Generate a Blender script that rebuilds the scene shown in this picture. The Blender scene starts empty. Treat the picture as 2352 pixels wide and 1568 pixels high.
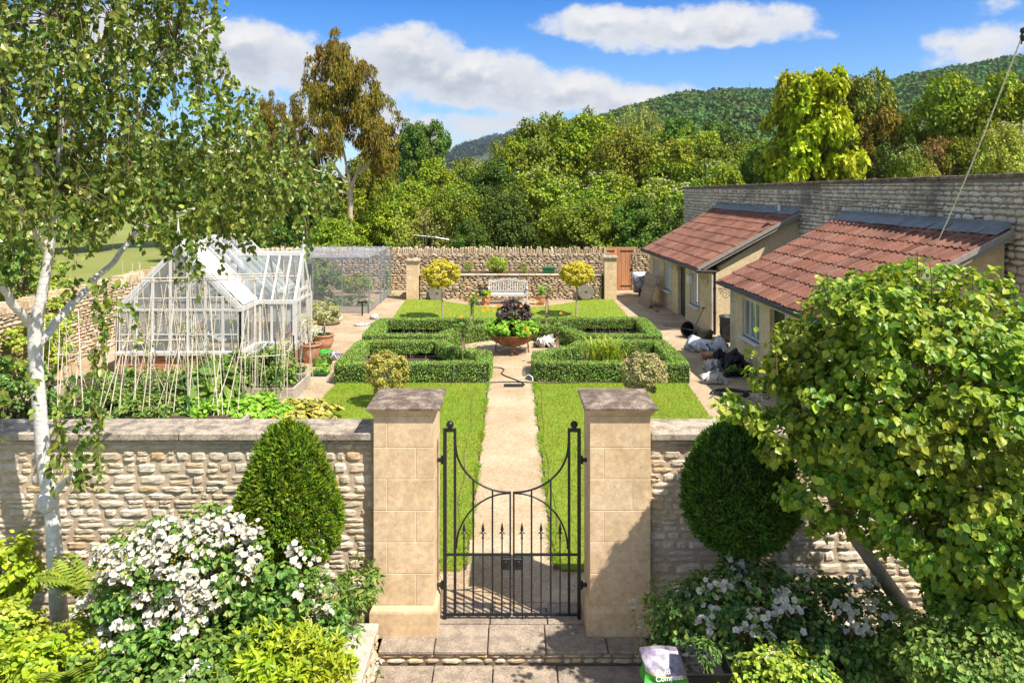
import bpy, math, random
import numpy as np
from mathutils import Vector, Matrix
random.seed(5)
rng = np.random.default_rng(11)
R = math.radians
scn = bpy.context.scene
# ------------------------------------------------------------------ camera
F = 1750.0; HZ = 428.0; ZC = 4.91          # focal length and horizon in 2352-px photo units, eye height
cam_d = bpy.data.cameras.new('camera'); cam = bpy.data.objects.new('camera', cam_d)
scn.collection.objects.link(cam); scn.camera = cam
cam.location = (0, 0, ZC); cam.rotation_euler = (R(90), 0, 0)
cam_d.sensor_width = 36; cam_d.lens = F / 2352 * 36
cam_d.shift_y = -(784 - HZ) / 2352; cam_d.clip_end = 9000; cam_d.clip_start = .05
# ------------------------------------------------------------------ light
SUN = Vector((0.53, -0.43, 1.0)).normalized()
sd = bpy.data.lights.new('sun', 'SUN'); sd.energy = 5.0; sd.angle = R(.5); sd.color = (1, .93, .83)
so = bpy.data.objects.new('sun', sd); scn.collection.objects.link(so)
so.rotation_euler = SUN.to_track_quat('Z', 'Y').to_euler(); so.location = (20, -15, 40)
scn.view_settings.view_transform = 'Standard'; scn.view_settings.look = 'None'
scn.view_settings.exposure = 0.74; scn.view_settings.gamma = 1
world = bpy.data.worlds.new('World'); scn.world = world; world.use_nodes = True

class NG:
    """tiny node-graph helper"""
    def __init__(s, tree):
        s.t = tree; tree.nodes.clear()
    def n(s, typ, ins=None, **attr):
        nd = s.t.nodes.new(typ)
        for k, v in attr.items(): setattr(nd, k, v)
        for k, v in (ins or {}).items(): s.set(nd.inputs[k], v)
        return nd
    def set(s, sock, v):
        if isinstance(v, bpy.types.NodeSocket): s.t.links.new(v, sock)
        elif isinstance(v, bpy.types.Node): s.t.links.new(v.outputs[0], sock)
        else:
            if isinstance(v, (tuple, list)) and len(v) == 3 and sock.type == 'RGBA': v = (*v, 1)
            sock.default_value = v
    def math(s, op, a, b=0.0, c=0.0, clamp=False):
        nd = s.n('ShaderNodeMath', operation=op, use_clamp=clamp)
        s.set(nd.inputs[0], a); s.set(nd.inputs[1], b); s.set(nd.inputs[2], c); return nd.outputs[0]
    def mix(s, f, a, b, bt='MIX'):
        nd = s.n('ShaderNodeMix', data_type='RGBA', blend_type=bt)
        s.set(nd.inputs['Factor'], f); s.set(nd.inputs[6], a); s.set(nd.inputs[7], b); return nd.outputs[2]
    def ramp(s, f, stops, interp='LINEAR'):
        nd = s.n('ShaderNodeValToRGB'); cr = nd.color_ramp; cr.interpolation = interp
        while len(cr.elements) < len(stops): cr.elements.new(.5)
        for e, (p, c) in zip(cr.elements, stops):
            e.position = p; e.color = (*c, 1) if len(c) == 3 else c
        s.set(nd.inputs[0], f); return nd.outputs[0]
    def noise(s, vec, scale, detail=4, rough=.55, out='Fac', dist=0):
        nd = s.n('ShaderNodeTexNoise', {'Scale': scale, 'Detail': detail, 'Roughness': rough, 'Distortion': dist})
        if vec is not None: s.set(nd.inputs['Vector'], vec)
        return nd.outputs[out]
    def rng(s, v, a, b, c, d, smooth=True):
        nd = s.n('ShaderNodeMapRange', {'From Min': a, 'From Max': b, 'To Min': c, 'To Max': d})
        if smooth: nd.interpolation_type = 'SMOOTHSTEP'
        s.set(nd.inputs['Value'], v); return nd.outputs[0]

def build_world():
    g = NG(world.node_tree)
    sky = g.n('ShaderNodeTexSky', sky_type='NISHITA', sun_disc=False)
    sky.sun_elevation = math.asin(SUN.z); sky.sun_rotation = math.atan2(SUN.x, SUN.y)
    sky.air_density = 1.0; sky.dust_density = .5; sky.ozone_density = 2.5; sky.altitude = 100
    tc = g.n('ShaderNodeTexCoord')
    nrm = g.n('ShaderNodeVectorMath', operation='NORMALIZE'); g.set(nrm.inputs[0], tc.outputs['Generated'])
    sp = g.n('ShaderNodeSeparateXYZ'); g.set(sp.inputs[0], nrm.outputs[0])
    az = g.math('ARCTAN2', sp.outputs[0], sp.outputs[1]); el = g.math('ARCSINE', sp.outputs[2])
    # polarised deep blue: grade the clear sky by elevation
    grade = g.ramp(g.rng(el, 0.0, .6, 0, 1, False), [(0, (.74, .87, 1.0)), (.2, (.47, .73, 1.0)), (.40, (.13, .52, 1.0)), (.6, (.5, .75, 1.0)), (1, (1, .96, .88))])
    blue = g.mix(1.0, sky.outputs[0], grade, 'MULTIPLY')
    # cumulus banks laid round the compass: ellipses (azimuth, elevation, radii) broken up by noise
    def deg(px, py): 
        u = (px - 1176) / F; v = (HZ - py) / F
        return math.atan(u), math.atan(v * math.cos(math.atan(u)))
    def field(elv):
        tot = None
        for (px, py, rx, ry, w) in [(560, 128, 240, 80, 1.2), (930, 148, 190, 98, 1.3), (1090, 182, 190, 86, 1.3), (760, 165, 210, 85, 1.1),
                (1260, 215, 230, 68, 1.2), (1440, 232, 210, 52, 1.1), (1620, 240, 190, 38, 1), (300, 90, 330, 90, .9),
                (1360, 52, 160, 46, 1.1), (1520, 68, 180, 62, 1.3), (1690, 58, 210, 54, 1.1), (1060, 285, 240, 36, .85), (960, 310, 190, 40, .8), (760, 270, 240, 70, .8),
                (2340, 90, 190, 60, .8), (2290, 14, 80, 30, .6), (1890, 78, 80, 20, .4)]:
            a, e = deg(px, py)
            da = g.math('MULTIPLY', g.math('SUBTRACT', az, a), F / rx)
            de = g.math('MULTIPLY', g.math('SUBTRACT', elv, e), F / ry)
            d = g.math('ADD', g.math('MULTIPLY', da, da), g.math('MULTIPLY', de, de))
            v = g.math('MULTIPLY', g.math('SUBTRACT', 1.0, d), w)
            tot = v if tot is None else g.math('SMOOTH_MAX', tot, v, .25)
        cv = g.n('ShaderNodeCombineXYZ'); g.set(cv.inputs[0], az); g.set(cv.inputs[1], g.math('MULTIPLY', elv, 1.35))
        n1 = g.noise(cv.outputs[0], 13, 9, .6)
        n2 = g.noise(cv.outputs[0], 42, 6, .6)
        nn = g.math('ADD', g.math('MULTIPLY', g.math('SUBTRACT', n1, .5), 2.3), g.math('MULTIPLY', g.math('SUBTRACT', n2, .5), .9))
        return g.math('ADD', tot, nn)
    d0 = field(el); d1 = field(g.math('ADD', el, .018))
    dens = g.rng(d0, .08, .80, 0, 1)
    # broken cloud over the unseen rest of the sky, added as fill light
    n3 = g.noise(nrm.outputs[0], 3.2, 7, .6)
    away = g.math('MAXIMUM', g.rng(el, .32, .5, 0, 1), g.rng(sp.outputs[1], .5, .1, 0, 1))
    dens = g.math('MAXIMUM', dens, g.math('MULTIPLY', g.rng(n3, .46, .60, 0, .95), away))
    lit = g.rng(g.math('SUBTRACT', d0, d1), -.15, .85, 0, 1)
    thick = g.rng(d0, .5, 1.5, 0, 1)
    core = g.mix(lit, (.56, .62, .74), (1.08, 1.07, 1.05))
    edge = g.mix(thick, (.93, .95, 1.0), core)
    bg1 = g.n('ShaderNodeBackground', {'Color': blue, 'Strength': .108})
    bg2 = g.n('ShaderNodeBackground', {'Color': edge, 'Strength': .53})
    mx = g.n('ShaderNodeMixShader', {0: dens, 1: bg1.outputs[0], 2: bg2.outputs[0]})
    out = g.n('ShaderNodeOutputWorld', {'Surface': mx.outputs[0]})
build_world()

# ------------------------------------------------------------------ places
def P(px, py, Y): return Vector(((px - 1176) / F * Y, Y, ZC - (py - HZ) / F * Y))
def G(px, py, z=0.0):
    Y = (ZC - z) * F / (py - HZ); return Vector(((px - 1176) / F * Y, Y, z))
def W(px, Y): return (px - 1176) / F * Y
def Z(py, Y): return ZC - (py - HZ) / F * Y
def unit(a): return a / np.maximum(np.linalg.norm(a, axis=-1, keepdims=True), 1e-9)

# ------------------------------------------------------------------ mesh building
ORG = {}
class MB:
    def __init__(s): s.v = []; s.n = 0; s.f = []
    def add(s, verts, faces, mat=0):
        verts = np.asarray(verts, dtype=np.float64).reshape(-1, 3)
        if isinstance(faces, np.ndarray):
            s.f.append((faces + s.n, mat))
        else:
            by = {}
            for f in faces: by.setdefault(len(f), []).append(f)
            for k, fs in by.items(): s.f.append((np.array(fs, dtype=np.int64) + s.n, mat))
        s.v.append(verts); s.n += len(verts); return s
    def build(s, name, mats, parent=None, smooth=False, org=None):
        me = bpy.data.meshes.new(name)
        v = np.concatenate(s.v)
        o = ORG[parent.name] if parent is not None else Vector(org if org is not None else (0, 0, 0))
        v = v - np.array(o)[None, :]
        nl = sum(f.size for f, m in s.f); nf = sum(len(f) for f, m in s.f)
        me.vertices.add(len(v)); me.vertices.foreach_set('co', v.astype(np.float32).ravel())
        me.loops.add(nl); me.polygons.add(nf)
        me.loops.foreach_set('vertex_index', np.concatenate([f.ravel() for f, m in s.f]).astype(np.int32))
        sizes = np.concatenate([np.full(len(f), f.shape[1]) for f, m in s.f])
        me.polygons.foreach_set('loop_start', (np.cumsum(sizes) - sizes).astype(np.int32))
        me.polygons.foreach_set('material_index', np.concatenate([np.full(len(f), m) for f, m in s.f]).astype(np.int32))
        me.polygons.foreach_set('use_smooth', np.full(nf, bool(smooth)))
        me.update(calc_edges=True); me.validate()
        for m in (mats if isinstance(mats, (list, tuple)) else [mats]): me.materials.append(m)
        ob = bpy.data.objects.new(name, me); scn.collection.objects.link(ob)
        if parent is not None: ob.parent = parent
        else: ob.location = o
        ORG[ob.name] = Vector(o)
        return ob

def tag(o, label=None, cat=None, group=None, kind=None):
    if label: o['label'] = label
    if cat: o['category'] = cat
    if group: o['group'] = group
    if kind: o['kind'] = kind
    return o
def thing(name, loc, label, cat, group=None):
    o = bpy.data.objects.new(name, None); scn.collection.objects.link(o); o.location = loc
    o.empty_display_size = .2; ORG[o.name] = Vector(loc); return tag(o, label, cat, group)
def copy_thing(src, loc, label, rz=0, sc=(1, 1, 1), group=None, mats=None):
    def rec(o, par):
        c = o.copy(); scn.collection.objects.link(c)
        if par is not None: c.parent = par
        for ch in o.children: rec(ch, c)
        return c
    c = rec(src, None); c.location = loc; c.rotation_euler = (0, 0, rz); c.scale = sc; c['label'] = label
    if group: c['group'] = group
    ORG[c.name] = Vector(loc)
    for k, m in (mats or {}).items():
        for ch in c.children:
            if ch.name.split('.')[0] == k:
                ch.material_slots[0].link = 'OBJECT'; ch.material_slots[0].material = m
    return c

def box(mb, c, s, rz=0.0, mat=0, jit=0):
    x, y, z = s[0] / 2, s[1] / 2, s[2] / 2
    v = np.array([(-x, -y, -z), (x, -y, -z), (x, y, -z), (-x, y, -z), (-x, -y, z), (x, -y, z), (x, y, z), (-x, y, z)])
    if jit: v = v + rng.uniform(-jit, jit, v.shape)
    if rz:
        ca, sa = math.cos(rz), math.sin(rz); v = np.stack([v[:, 0] * ca - v[:, 1] * sa, v[:, 0] * sa + v[:, 1] * ca, v[:, 2]], 1)
    return mb.add(v + np.array(c), [(0, 3, 2, 1), (4, 5, 6, 7), (0, 1, 5, 4), (1, 2, 6, 5), (2, 3, 7, 6), (3, 0, 4, 7)], mat)
def bbox(mb, c, s, b=.01, rz=0.0, mat=0):
    """box with chamfered edges"""
    x, y, z = s[0] / 2, s[1] / 2, s[2] / 2; b = min(b, x * .45, y * .45, z * .45)
    v = []; 
    for sz in (-1, 1):
        for sy in (-1, 1):
            for sx in (-1, 1):
                v += [(sx * (x - b), sy * (y - b), sz * z), (sx * (x - b), sy * y, sz * (z - b)), (sx * x, sy * (y - b), sz * (z - b))]
    def i(sx, sy, sz, k): return ((sz > 0) * 4 + (sy > 0) * 2 + (sx > 0)) * 3 + k
    fs = []
    for sz in (-1, 1):
        q = [i(-1, -1, sz, 0), i(1, -1, sz, 0), i(1, 1, sz, 0), i(-1, 1, sz, 0)]; fs.append(q if sz > 0 else q[::-1])
        for sy in (-1, 1):
            q = [i(-1, sy, sz, 1), i(1, sy, sz, 1), i(1, sy, sz, 0), i(-1, sy, sz, 0)]; fs.append(q if sz * sy < 0 else q[::-1])
        for sx in (-1, 1):
            q = [i(sx, -1, sz, 2), i(sx, 1, sz, 2), i(sx, 1, sz, 0), i(sx, -1, sz, 0)]; fs.append(q if sz * sx > 0 else q[::-1])
    for sy in (-1, 1):
        q = [i(-1, sy, -1, 1), i(1, sy, -1, 1), i(1, sy, 1, 1), i(-1, sy, 1, 1)]; fs.append(q if sy < 0 else q[::-1])
        for sx in (-1, 1):
            q = [i(sx, sy, -1, 1), i(sx, sy, 1, 1), i(sx, sy, 1, 2), i(sx, sy, -1, 2)]; fs.append(q)
    for sx in (-1, 1):
        q = [i(sx, -1, -1, 2), i(sx, 1, -1, 2), i(sx, 1, 1, 2), i(sx, -1, 1, 2)]; fs.append(q if sx > 0 else q[::-1])
    for sz in (-1, 1):
        for sy in (-1, 1):
            for sx in (-1, 1): fs.append([i(sx, sy, sz, 0), i(sx, sy, sz, 1), i(sx, sy, sz, 2)])
    v = np.array(v, dtype=float)
    if rz:
        ca, sa = math.cos(rz), math.sin(rz); v = np.stack([v[:, 0] * ca - v[:, 1] * sa, v[:, 0] * sa + v[:, 1] * ca, v[:, 2]], 1)
    return mb.add(v + np.array(c), fs, mat)
def bar(mb, p, q, w, h=None, up=(0, 0, 1), mat=0):
    """rectangular bar from p to q, w across, h along 'up'"""
    p = Vector(p); q = Vector(q); h = h or w; d = (q - p).normalized(); up = Vector(up)
    if abs(d.dot(up)) > .98: up = Vector((0, 1, 0))
    x = d.cross(up).normalized() * (w / 2); y = x.cross(d).normalized() * (h / 2)
    v = [p - x - y, p + x - y, p + x + y, p - x + y, q - x - y, q + x - y, q + x + y, q - x + y]
    return mb.add([tuple(a) for a in v], [(0, 1, 2, 3), (7, 6, 5, 4), (0, 4, 5, 1), (1, 5, 6, 2), (2, 6, 7, 3), (3, 7, 4, 0)], mat)
def tube(mb, pts, rad, seg=6, mat=0, cap=True):
    pts = np.array([tuple(p) for p in pts], dtype=float); n = len(pts)
    rad = np.full(n, rad) if np.isscalar(rad) else np.array(rad, dtype=float)
    t = np.gradient(pts, axis=0); t = unit(t)
    ref = np.array([0, 0, 1.0]) if abs(t[0][2]) < .9 else np.array([1.0, 0, 0])
    u = np.cross(t[0], ref); u /= np.linalg.norm(u); us = []
    for i in range(n):
        u = u - t[i] * np.dot(u, t[i]); u /= max(np.linalg.norm(u), 1e-9); us.append(u)
    us = np.array(us); ws = np.cross(t, us)
    a = np.arange(seg) / seg * 2 * math.pi
    v = pts[:, None, :] + rad[:, None, None] * (np.cos(a)[None, :, None] * us[:, None, :] + np.sin(a)[None, :, None] * ws[:, None, :])
    i = np.arange(n - 1)[:, None] * seg; j = np.arange(seg)[None, :]; k = (j + 1) % seg
    f = np.stack([i + j, i + k, i + seg + k, i + seg + j], -1).reshape(-1, 4)
    mb.add(v.reshape(-1, 3), f, mat)
    if cap:
        b = mb.n - n * seg
        mb.f.append((np.array([[b + x for x in range(seg)][::-1]]), mat)); mb.f.append((np.array([[b + (n - 1) * seg + x for x in range(seg)]]), mat))
    return mb
def lathe(mb, c, prof, seg=24, mat=0, wob=0):
    """prof: list of (radius, z) from bottom outside up and over"""
    a = np.arange(seg) / seg * 2 * math.pi; v = []
    for r, z in prof:
        rr = r * (1 + wob * np.sin(a * 3 + z * 9)); v.append(np.stack([c[0] + rr * np.cos(a), c[1] + rr * np.sin(a), np.full(seg, c[2] + z)], 1))
    n = len(prof); i = np.arange(n - 1)[:, None] * seg; j = np.arange(seg)[None, :]; k = (j + 1) % seg
    return mb.add(np.concatenate(v), np.stack([i + j, i + k, i + seg + k, i + seg + j], -1).reshape(-1, 4), mat)
def ball(mb, c, r, seg=16, rings=10, mat=0):
    r = (r, r, r) if np.isscalar(r) else r
    th = np.linspace(0, math.pi, rings + 1)
    return lathe_xyz(mb, c, r, th, seg, mat)
def lathe_xyz(mb, c, r, th, seg, mat):
    a = np.arange(seg) / seg * 2 * math.pi
    v = np.stack([np.sin(th)[:, None] * np.cos(a) * r[0] + c[0], np.sin(th)[:, None] * np.sin(a) * r[1] + c[1], -np.cos(th)[:, None] * np.ones(seg) * r[2] + c[2]], -1)
    n = len(th); i = np.arange(n - 1)[:, None] * seg; j = np.arange(seg)[None, :]; k = (j + 1) % seg
    return mb.add(v.reshape(-1, 3), np.stack([i + j, i + k, i + seg + k, i + seg + j], -1).reshape(-1, 4), mat)
def sheet(mb, poly, z, mat=0):
    return mb.add([(p[0], p[1], z) for p in poly], [tuple(range(len(poly)))], mat)
def slab(mb, poly, z0, z1, mat=0):
    n = len(poly); v = [(p[0], p[1], z0) for p in poly] + [(p[0], p[1], z1) for p in poly]
    return mb.add(v, [tuple(range(n, 2 * n))] + [(i, (i + 1) % n, n + (i + 1) % n, n + i) for i in range(n)], mat)
def grid(mb, fn, nu, nv, mat=0):
    u, v = np.meshgrid(np.linspace(0, 1, nu), np.linspace(0, 1, nv), indexing='ij')
    p = fn(u, v).reshape(-1, 3); i = np.arange(nu - 1)[:, None] * nv; j = np.arange(nv - 1)[None, :]
    return mb.add(p, np.stack([i + j, i + nv + j, i + nv + j + 1, i + j + 1], -1).reshape(-1, 4), mat)
def bez(p0, p1, p2, n=8):
    t = np.linspace(0, 1, n)[:, None]; p0, p1, p2 = (np.array(tuple(p)) for p in (p0, p1, p2))
    return (1 - t) ** 2 * p0 + 2 * t * (1 - t) * p1 + t * t * p2

# ------------------------------------------------------------------ leaves
OVATE = (np.array([(0, 0, 0), (0, .45, -.06), (0, 1, -.04), (-.33, .30, .05), (-.28, .62, .04), (.33, .30, .05), (.28, .62, .04)]),
         [np.array([(0, 1, 4, 3), (1, 0, 5, 6)]), np.array([(1, 2, 4), (2, 1, 6)])])
ROUND = (np.array([(0, 0, 0), (0, .5, -.07), (0, 1, -.02), (-.42, .22, .05), (-.44, .66, .05), (.42, .22, .05), (.44, .66, .05)]), OVATE[1])
LANCE = (np.array([(0, 0, 0), (0, .5, -.04), (0, 1, -.10), (-.15, .32, .03), (-.13, .66, .0), (.15, .32, .03), (.13, .66, .0)]), OVATE[1])
RHOMB = (np.array([(0, 0, 0), (.36, .45, .07), (0, 1, 0), (-.36, .45, .07)]), [np.array([(0, 1, 2, 3)])])
NARROW = (np.array([(0, 0, 0), (.16, .45, .03), (0, 1, -.08), (-.16, .45, .03)]), [np.array([(0, 1, 2, 3)])])
BLADE = (np.array([(-.04, 0, 0), (.04, 0, 0), (.0, 1, 0.25)]), [np.array([(0, 1, 2)])])
def leaves(mb, pos, d, nrm, size, tmpl=RHOMB, mat=0):
    tv, tf = tmpl; n = len(pos)
    if n == 0: return mb
    y = unit(np.asarray(d, float)); z = nrm - (nrm * y).sum(1, keepdims=True) * y; z = unit(z + 1e-6); x = np.cross(y, z)
    size = np.broadcast_to(np.asarray(size, float), (n,))
    v = (x[:, None, :] * tv[None, :, 0:1] + y[:, None, :] * tv[None, :, 1:2] + z[:, None, :] * tv[None, :, 2:3]) * size[:, None, None] + np.asarray(pos)[:, None, :]
    base = mb.n; mb.v.append(v.reshape(-1, 3)); mb.n += n * len(tv)
    off = (np.arange(n) * len(tv) + base)[:, None, None]
    for f in tf: mb.f.append(((f[None] + off).reshape(-1, f.shape[1]), mat))
    return mb
def rdir(n): return unit(rng.normal(size=(n, 3)))
def shell(n, c, r, lo=.75, hi=1.0, cut=None):
    d = rdir(n)
    if cut is not None:
        d[:, 2] = np.where(d[:, 2] < cut, -d[:, 2] * rng.uniform(0, 1, n), d[:, 2]); d = unit(d)
    rad = rng.uniform(lo ** 3, hi ** 3, n) ** (1 / 3)
    r = np.array(r if not np.isscalar(r) else (r, r, r), float)
    return np.array(tuple(c)) + d * rad[:, None] * r, unit(d / r)
def clumps(nc, per, c, r, cr, lo=.55, hi=.95, cut=None, lump=.6):
    """leaf places gathered in clumps round an ellipsoid: returns positions and outward directions"""
    cc, cn = shell(nc, c, r, lo, hi, cut)
    n = nc * per; ci = np.repeat(np.arange(nc), per)
    crs = cr * rng.uniform(.65, 1.35, nc)
    d = rdir(n); d = unit(d + cn[ci] * .5)
    p = cc[ci] + d * (crs[ci] * rng.uniform(.35, 1.0, n) ** .6)[:, None] * np.array([1, 1, .75])
    return p, unit(d * lump + cn[ci] * (1 - lump) + 1e-6)
def leaf_frame(out, up=.7, rnd=.55, droop=.35):
    n = len(out); nrm = unit(out * .6 + np.array([0, 0, up]) + rng.normal(size=(n, 3)) * rnd)
    d = rng.normal(size=(n, 3)) + out * .8; d = d - (d * nrm).sum(1, keepdims=True) * nrm
    return unit(unit(d) + np.array([0, 0, -droop])), nrm
# ------------------------------------------------------------------ materials
MATS = {}
def newmat(name):
    m = bpy.data.materials.new(name); m.use_nodes = True; MATS[name] = m; return m, NG(m.node_tree)
def finish(g, shader): g.n('ShaderNodeOutputMaterial', {'Surface': shader})
def obj_co(g): return g.n('ShaderNodeTexCoord').outputs['Object']
def pos_co(g): return g.n('ShaderNodeNewGeometry').outputs['Position']
def island(g): return g.n('ShaderNodeNewGeometry').outputs['Random Per Island']
def stops(cols):
    cols = list(cols) * 2 if len(cols) == 1 else cols
    return [(i / max(len(cols) - 1, 1), c) for i, c in enumerate(cols)]
def bump(g, h, s, d=.02): 
    b = g.n('ShaderNodeBump', {'Strength': s, 'Distance': d, 'Height': h}); return b.outputs[0]
def leaf_mat(name, cols, trans=.3, rough=.45, spec=.35, tint=1.25, var=0.0, vscale=1.5, gain=1.45):
    m, g = newmat(name); cols = [tuple(min(.85, x * gain) for x in c) for c in cols]
    col = g.ramp(island(g), stops(cols))
    if var:
        nz = g.noise(pos_co(g), vscale, 3)
        hs = g.n('ShaderNodeHueSaturation', {'Hue': g.rng(nz, .3, .7, .5 - var * .04, .5 + var * .025), 'Value': g.rng(nz, .25, .75, 1 - var * .35, 1 + var * .35), 'Color': col})
        col = hs.outputs[0]
    p = g.n('ShaderNodeBsdfPrincipled', {'Base Color': col, 'Roughness': rough, 'Specular IOR Level': spec})
    t = g.n('ShaderNodeBsdfTranslucent', {'Color': g.mix(1.0, col, (tint, tint, tint * .5), 'MULTIPLY')})
    finish(g, g.n('ShaderNodeMixShader', {0: trans, 1: p.outputs[0], 2: t.outputs[0]}).outputs[0]); return m
def plain(name, col, rough=.5, metal=0.0, var=.12, scale=9, bmp=.0, spec=.5, coat=0, alt=None):
    m, g = newmat(name); co = obj_co(g)
    nz = g.noise(co, scale, 5)
    c = g.mix(g.rng(nz, .3, .7, 0, 1), tuple(x * (1 - var) for x in col), alt or tuple(min(1, x * (1 + var)) for x in col))
    ins = {'Base Color': c, 'Roughness': g.rng(nz, .2, .8, rough * .85, min(1, rough * 1.15)), 'Metallic': metal, 'Specular IOR Level': spec}
    if bmp: ins['Normal'] = bump(g, g.noise(co, scale * 6, 5), bmp, .01)
    finish(g, g.n('ShaderNodeBsdfPrincipled', ins).outputs[0]); return m
def stone_mat(name, cols, rough=.9, fine=28, bmp=.5, stain=None, stain_scale=1.2, stain_amt=.5, speck=None, bd=.012, streak=1.0):
    m, g = newmat(name); co = pos_co(g)
    c = g.ramp(island(g), stops(cols))
    n1 = g.noise(co, fine, 8, .65); n2 = g.noise(co, fine * .22, 5, .6)
    c = g.mix(1.0, c, g.ramp(n1, [(.25, (.72, .70, .68)), (.75, (1.16, 1.16, 1.15))]), 'MULTIPLY')
    c = g.mix(1.0, c, g.ramp(n2, [(.3, (.84, .80, .74)), (.7, (1.1, 1.1, 1.1))]), 'MULTIPLY')
    if stain:
        ns = g.noise(g.n('ShaderNodeMapping', {'Vector': co, 'Scale': (1, 1, streak)}).outputs[0], stain_scale, 6, .65)
        c = g.mix(g.math('MULTIPLY', g.rng(ns, .5, .68, 0, 1), stain_amt), c, stain)
    if speck:
        v = g.noise(co, fine * 2.1, 4, .7)
        c = g.mix(g.math('MULTIPLY', g.rng(v, .63, .70, 0, 1), .7), c, speck)
    nb = g.math('ADD', g.math('MULTIPLY', n1, .6), g.math('MULTIPLY', n2, .8))
    finish(g, g.n('ShaderNodeBsdfPrincipled', {'Base Color': c, 'Roughness': rough, 'Specular IOR Level': .2, 'Normal': bump(g, nb, bmp, bd)}).outputs[0]); return m
def lichen_mat(name, base, dark, pale, thr=.48):
    m, g = newmat(name); co = pos_co(g)
    n1 = g.noise(co, 6, 8, .7); n2 = g.noise(co, 55, 6, .7); n3 = g.noise(co, 21, 5, .6)
    geo = g.n('ShaderNodeNewGeometry'); 
    c = g.mix(g.rng(n1, thr - .12, thr + .12, .25, 1), base, dark)
    c = g.mix(1.0, c, g.ramp(n2, [(.3, (.55, .53, .52)), (.7, (1.45, 1.42, 1.4))]), 'MULTIPLY')
    c = g.mix(g.math('MULTIPLY', g.rng(n3, .62, .70, 0, 1), .55), c, pale)
    c = g.mix(1.0, c, g.ramp(island(g), [(0, (.9, .9, .9)), (1, (1.1, 1.08, 1.05))]), 'MULTIPLY')
    finish(g, g.n('ShaderNodeBsdfPrincipled', {'Base Color': c, 'Roughness': .92, 'Specular IOR Level': .15, 'Normal': bump(g, g.math('ADD', n2, n3), .7, .012)}).outputs[0]); return m
def gravel_mat(name, a, b, c3, scale=55, bmp=.8):
    m, g = newmat(name); co = pos_co(g)
    v = g.n('ShaderNodeTexVoronoi', {'Vector': co, 'Scale': scale})
    col = g.ramp(g.n('ShaderNodeSeparateColor', {0: v.outputs['Color']}).outputs[0], [(0, a), (.55, b), (1, c3)])
    n = g.noise(co, .9, 5, .6); n2 = g.noise(co, 6, 5, .65)
    col = g.mix(1.0, col, g.ramp(n, [(.3, (.76, .68, .58)), (.62, (1.06, 1.05, 1.04))]), 'MULTIPLY')
    col = g.mix(g.math('MULTIPLY', g.rng(n2, .56, .72, 0, 1), .5), col, (.46, .30, .15))
    h = g.math('ADD', g.math('MULTIPLY', v.outputs['Distance'], -1.0), g.math('MULTIPLY', n2, .6))
    finish(g, g.n('ShaderNodeBsdfPrincipled', {'Base Color': col, 'Roughness': .9, 'Specular IOR Level': .2, 'Normal': bump(g, h, bmp, .02)}).outputs[0]); return m
def grass_mat(name, cols, big=.5, bmp=.9):
    m, g = newmat(name); co = pos_co(g)
    n1 = g.noise(co, 90, 6, .7); n2 = g.noise(co, big, 5, .6); n3 = g.noise(co, 7, 5, .65)
    col = g.ramp(n1, [(.3, cols[0]), (.5, cols[1]), (.72, cols[2])])
    col = g.mix(g.rng(n2, .4, .65, 0, .55), col, cols[3])
    col = g.mix(g.math('MULTIPLY', g.rng(n3, .5, .72, 0, 1), .6), col, cols[4])
    finish(g, g.n('ShaderNodeBsdfPrincipled', {'Base Color': col, 'Roughness': .75, 'Specular IOR Level': .2, 'Normal': bump(g, g.math('ADD', n1, n3), bmp, .03)}).outputs[0]); return m
def bark_mat(name, a, b, dark, ring=False, sc=5):
    m, g = newmat(name); co = pos_co(g)
    mp = g.n('ShaderNodeMapping', {'Vector': co, 'Scale': (sc, sc, sc * (5 if ring else .6))})
    n1 = g.noise(mp.outputs[0], 1.6, 6, .65); n2 = g.noise(co, sc * 7, 5, .6)
    c = g.mix(g.rng(n1, .35, .65, 0, 1), a, b)
    c = g.mix(g.rng(n1, .63 if ring else .58, .72, 0, .85), c, dark)
    c = g.mix(1.0, c, g.ramp(n2, [(.3, (.8, .8, .8)), (.7, (1.1, 1.1, 1.1))]), 'MULTIPLY')
    finish(g, g.n('ShaderNodeBsdfPrincipled', {'Base Color': c, 'Roughness': .75, 'Specular IOR Level': .2, 'Normal': bump(g, g.math('ADD', n1, n2), .6, .015)}).outputs[0]); return m
def glass_mat(name, tint=(.86, .9, .9), refl=1.0):
    m, g = newmat(name)
    fr = g.n('ShaderNodeFresnel', {'IOR': 1.5})
    nz = g.noise(obj_co(g), .8, 3)
    gl = g.n('ShaderNodeBsdfGlossy', {'Roughness': .03, 'Color': (1, 1, 1)})
    df = g.n('ShaderNodeBsdfDiffuse', {'Color': (.6, .63, .62)})
    tr = g.n('ShaderNodeBsdfTransparent', {'Color': tint})
    m1 = g.n('ShaderNodeMixShader', {0: g.rng(nz, .30, .75, .12, .45), 1: tr.outputs[0], 2: df.outputs[0]})
    finish(g, g.n('ShaderNodeMixShader', {0: g.math('MULTIPLY', fr.outputs[0], refl, clamp=True), 1: m1.outputs[0], 2: gl.outputs[0]}).outputs[0]); return m
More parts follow.
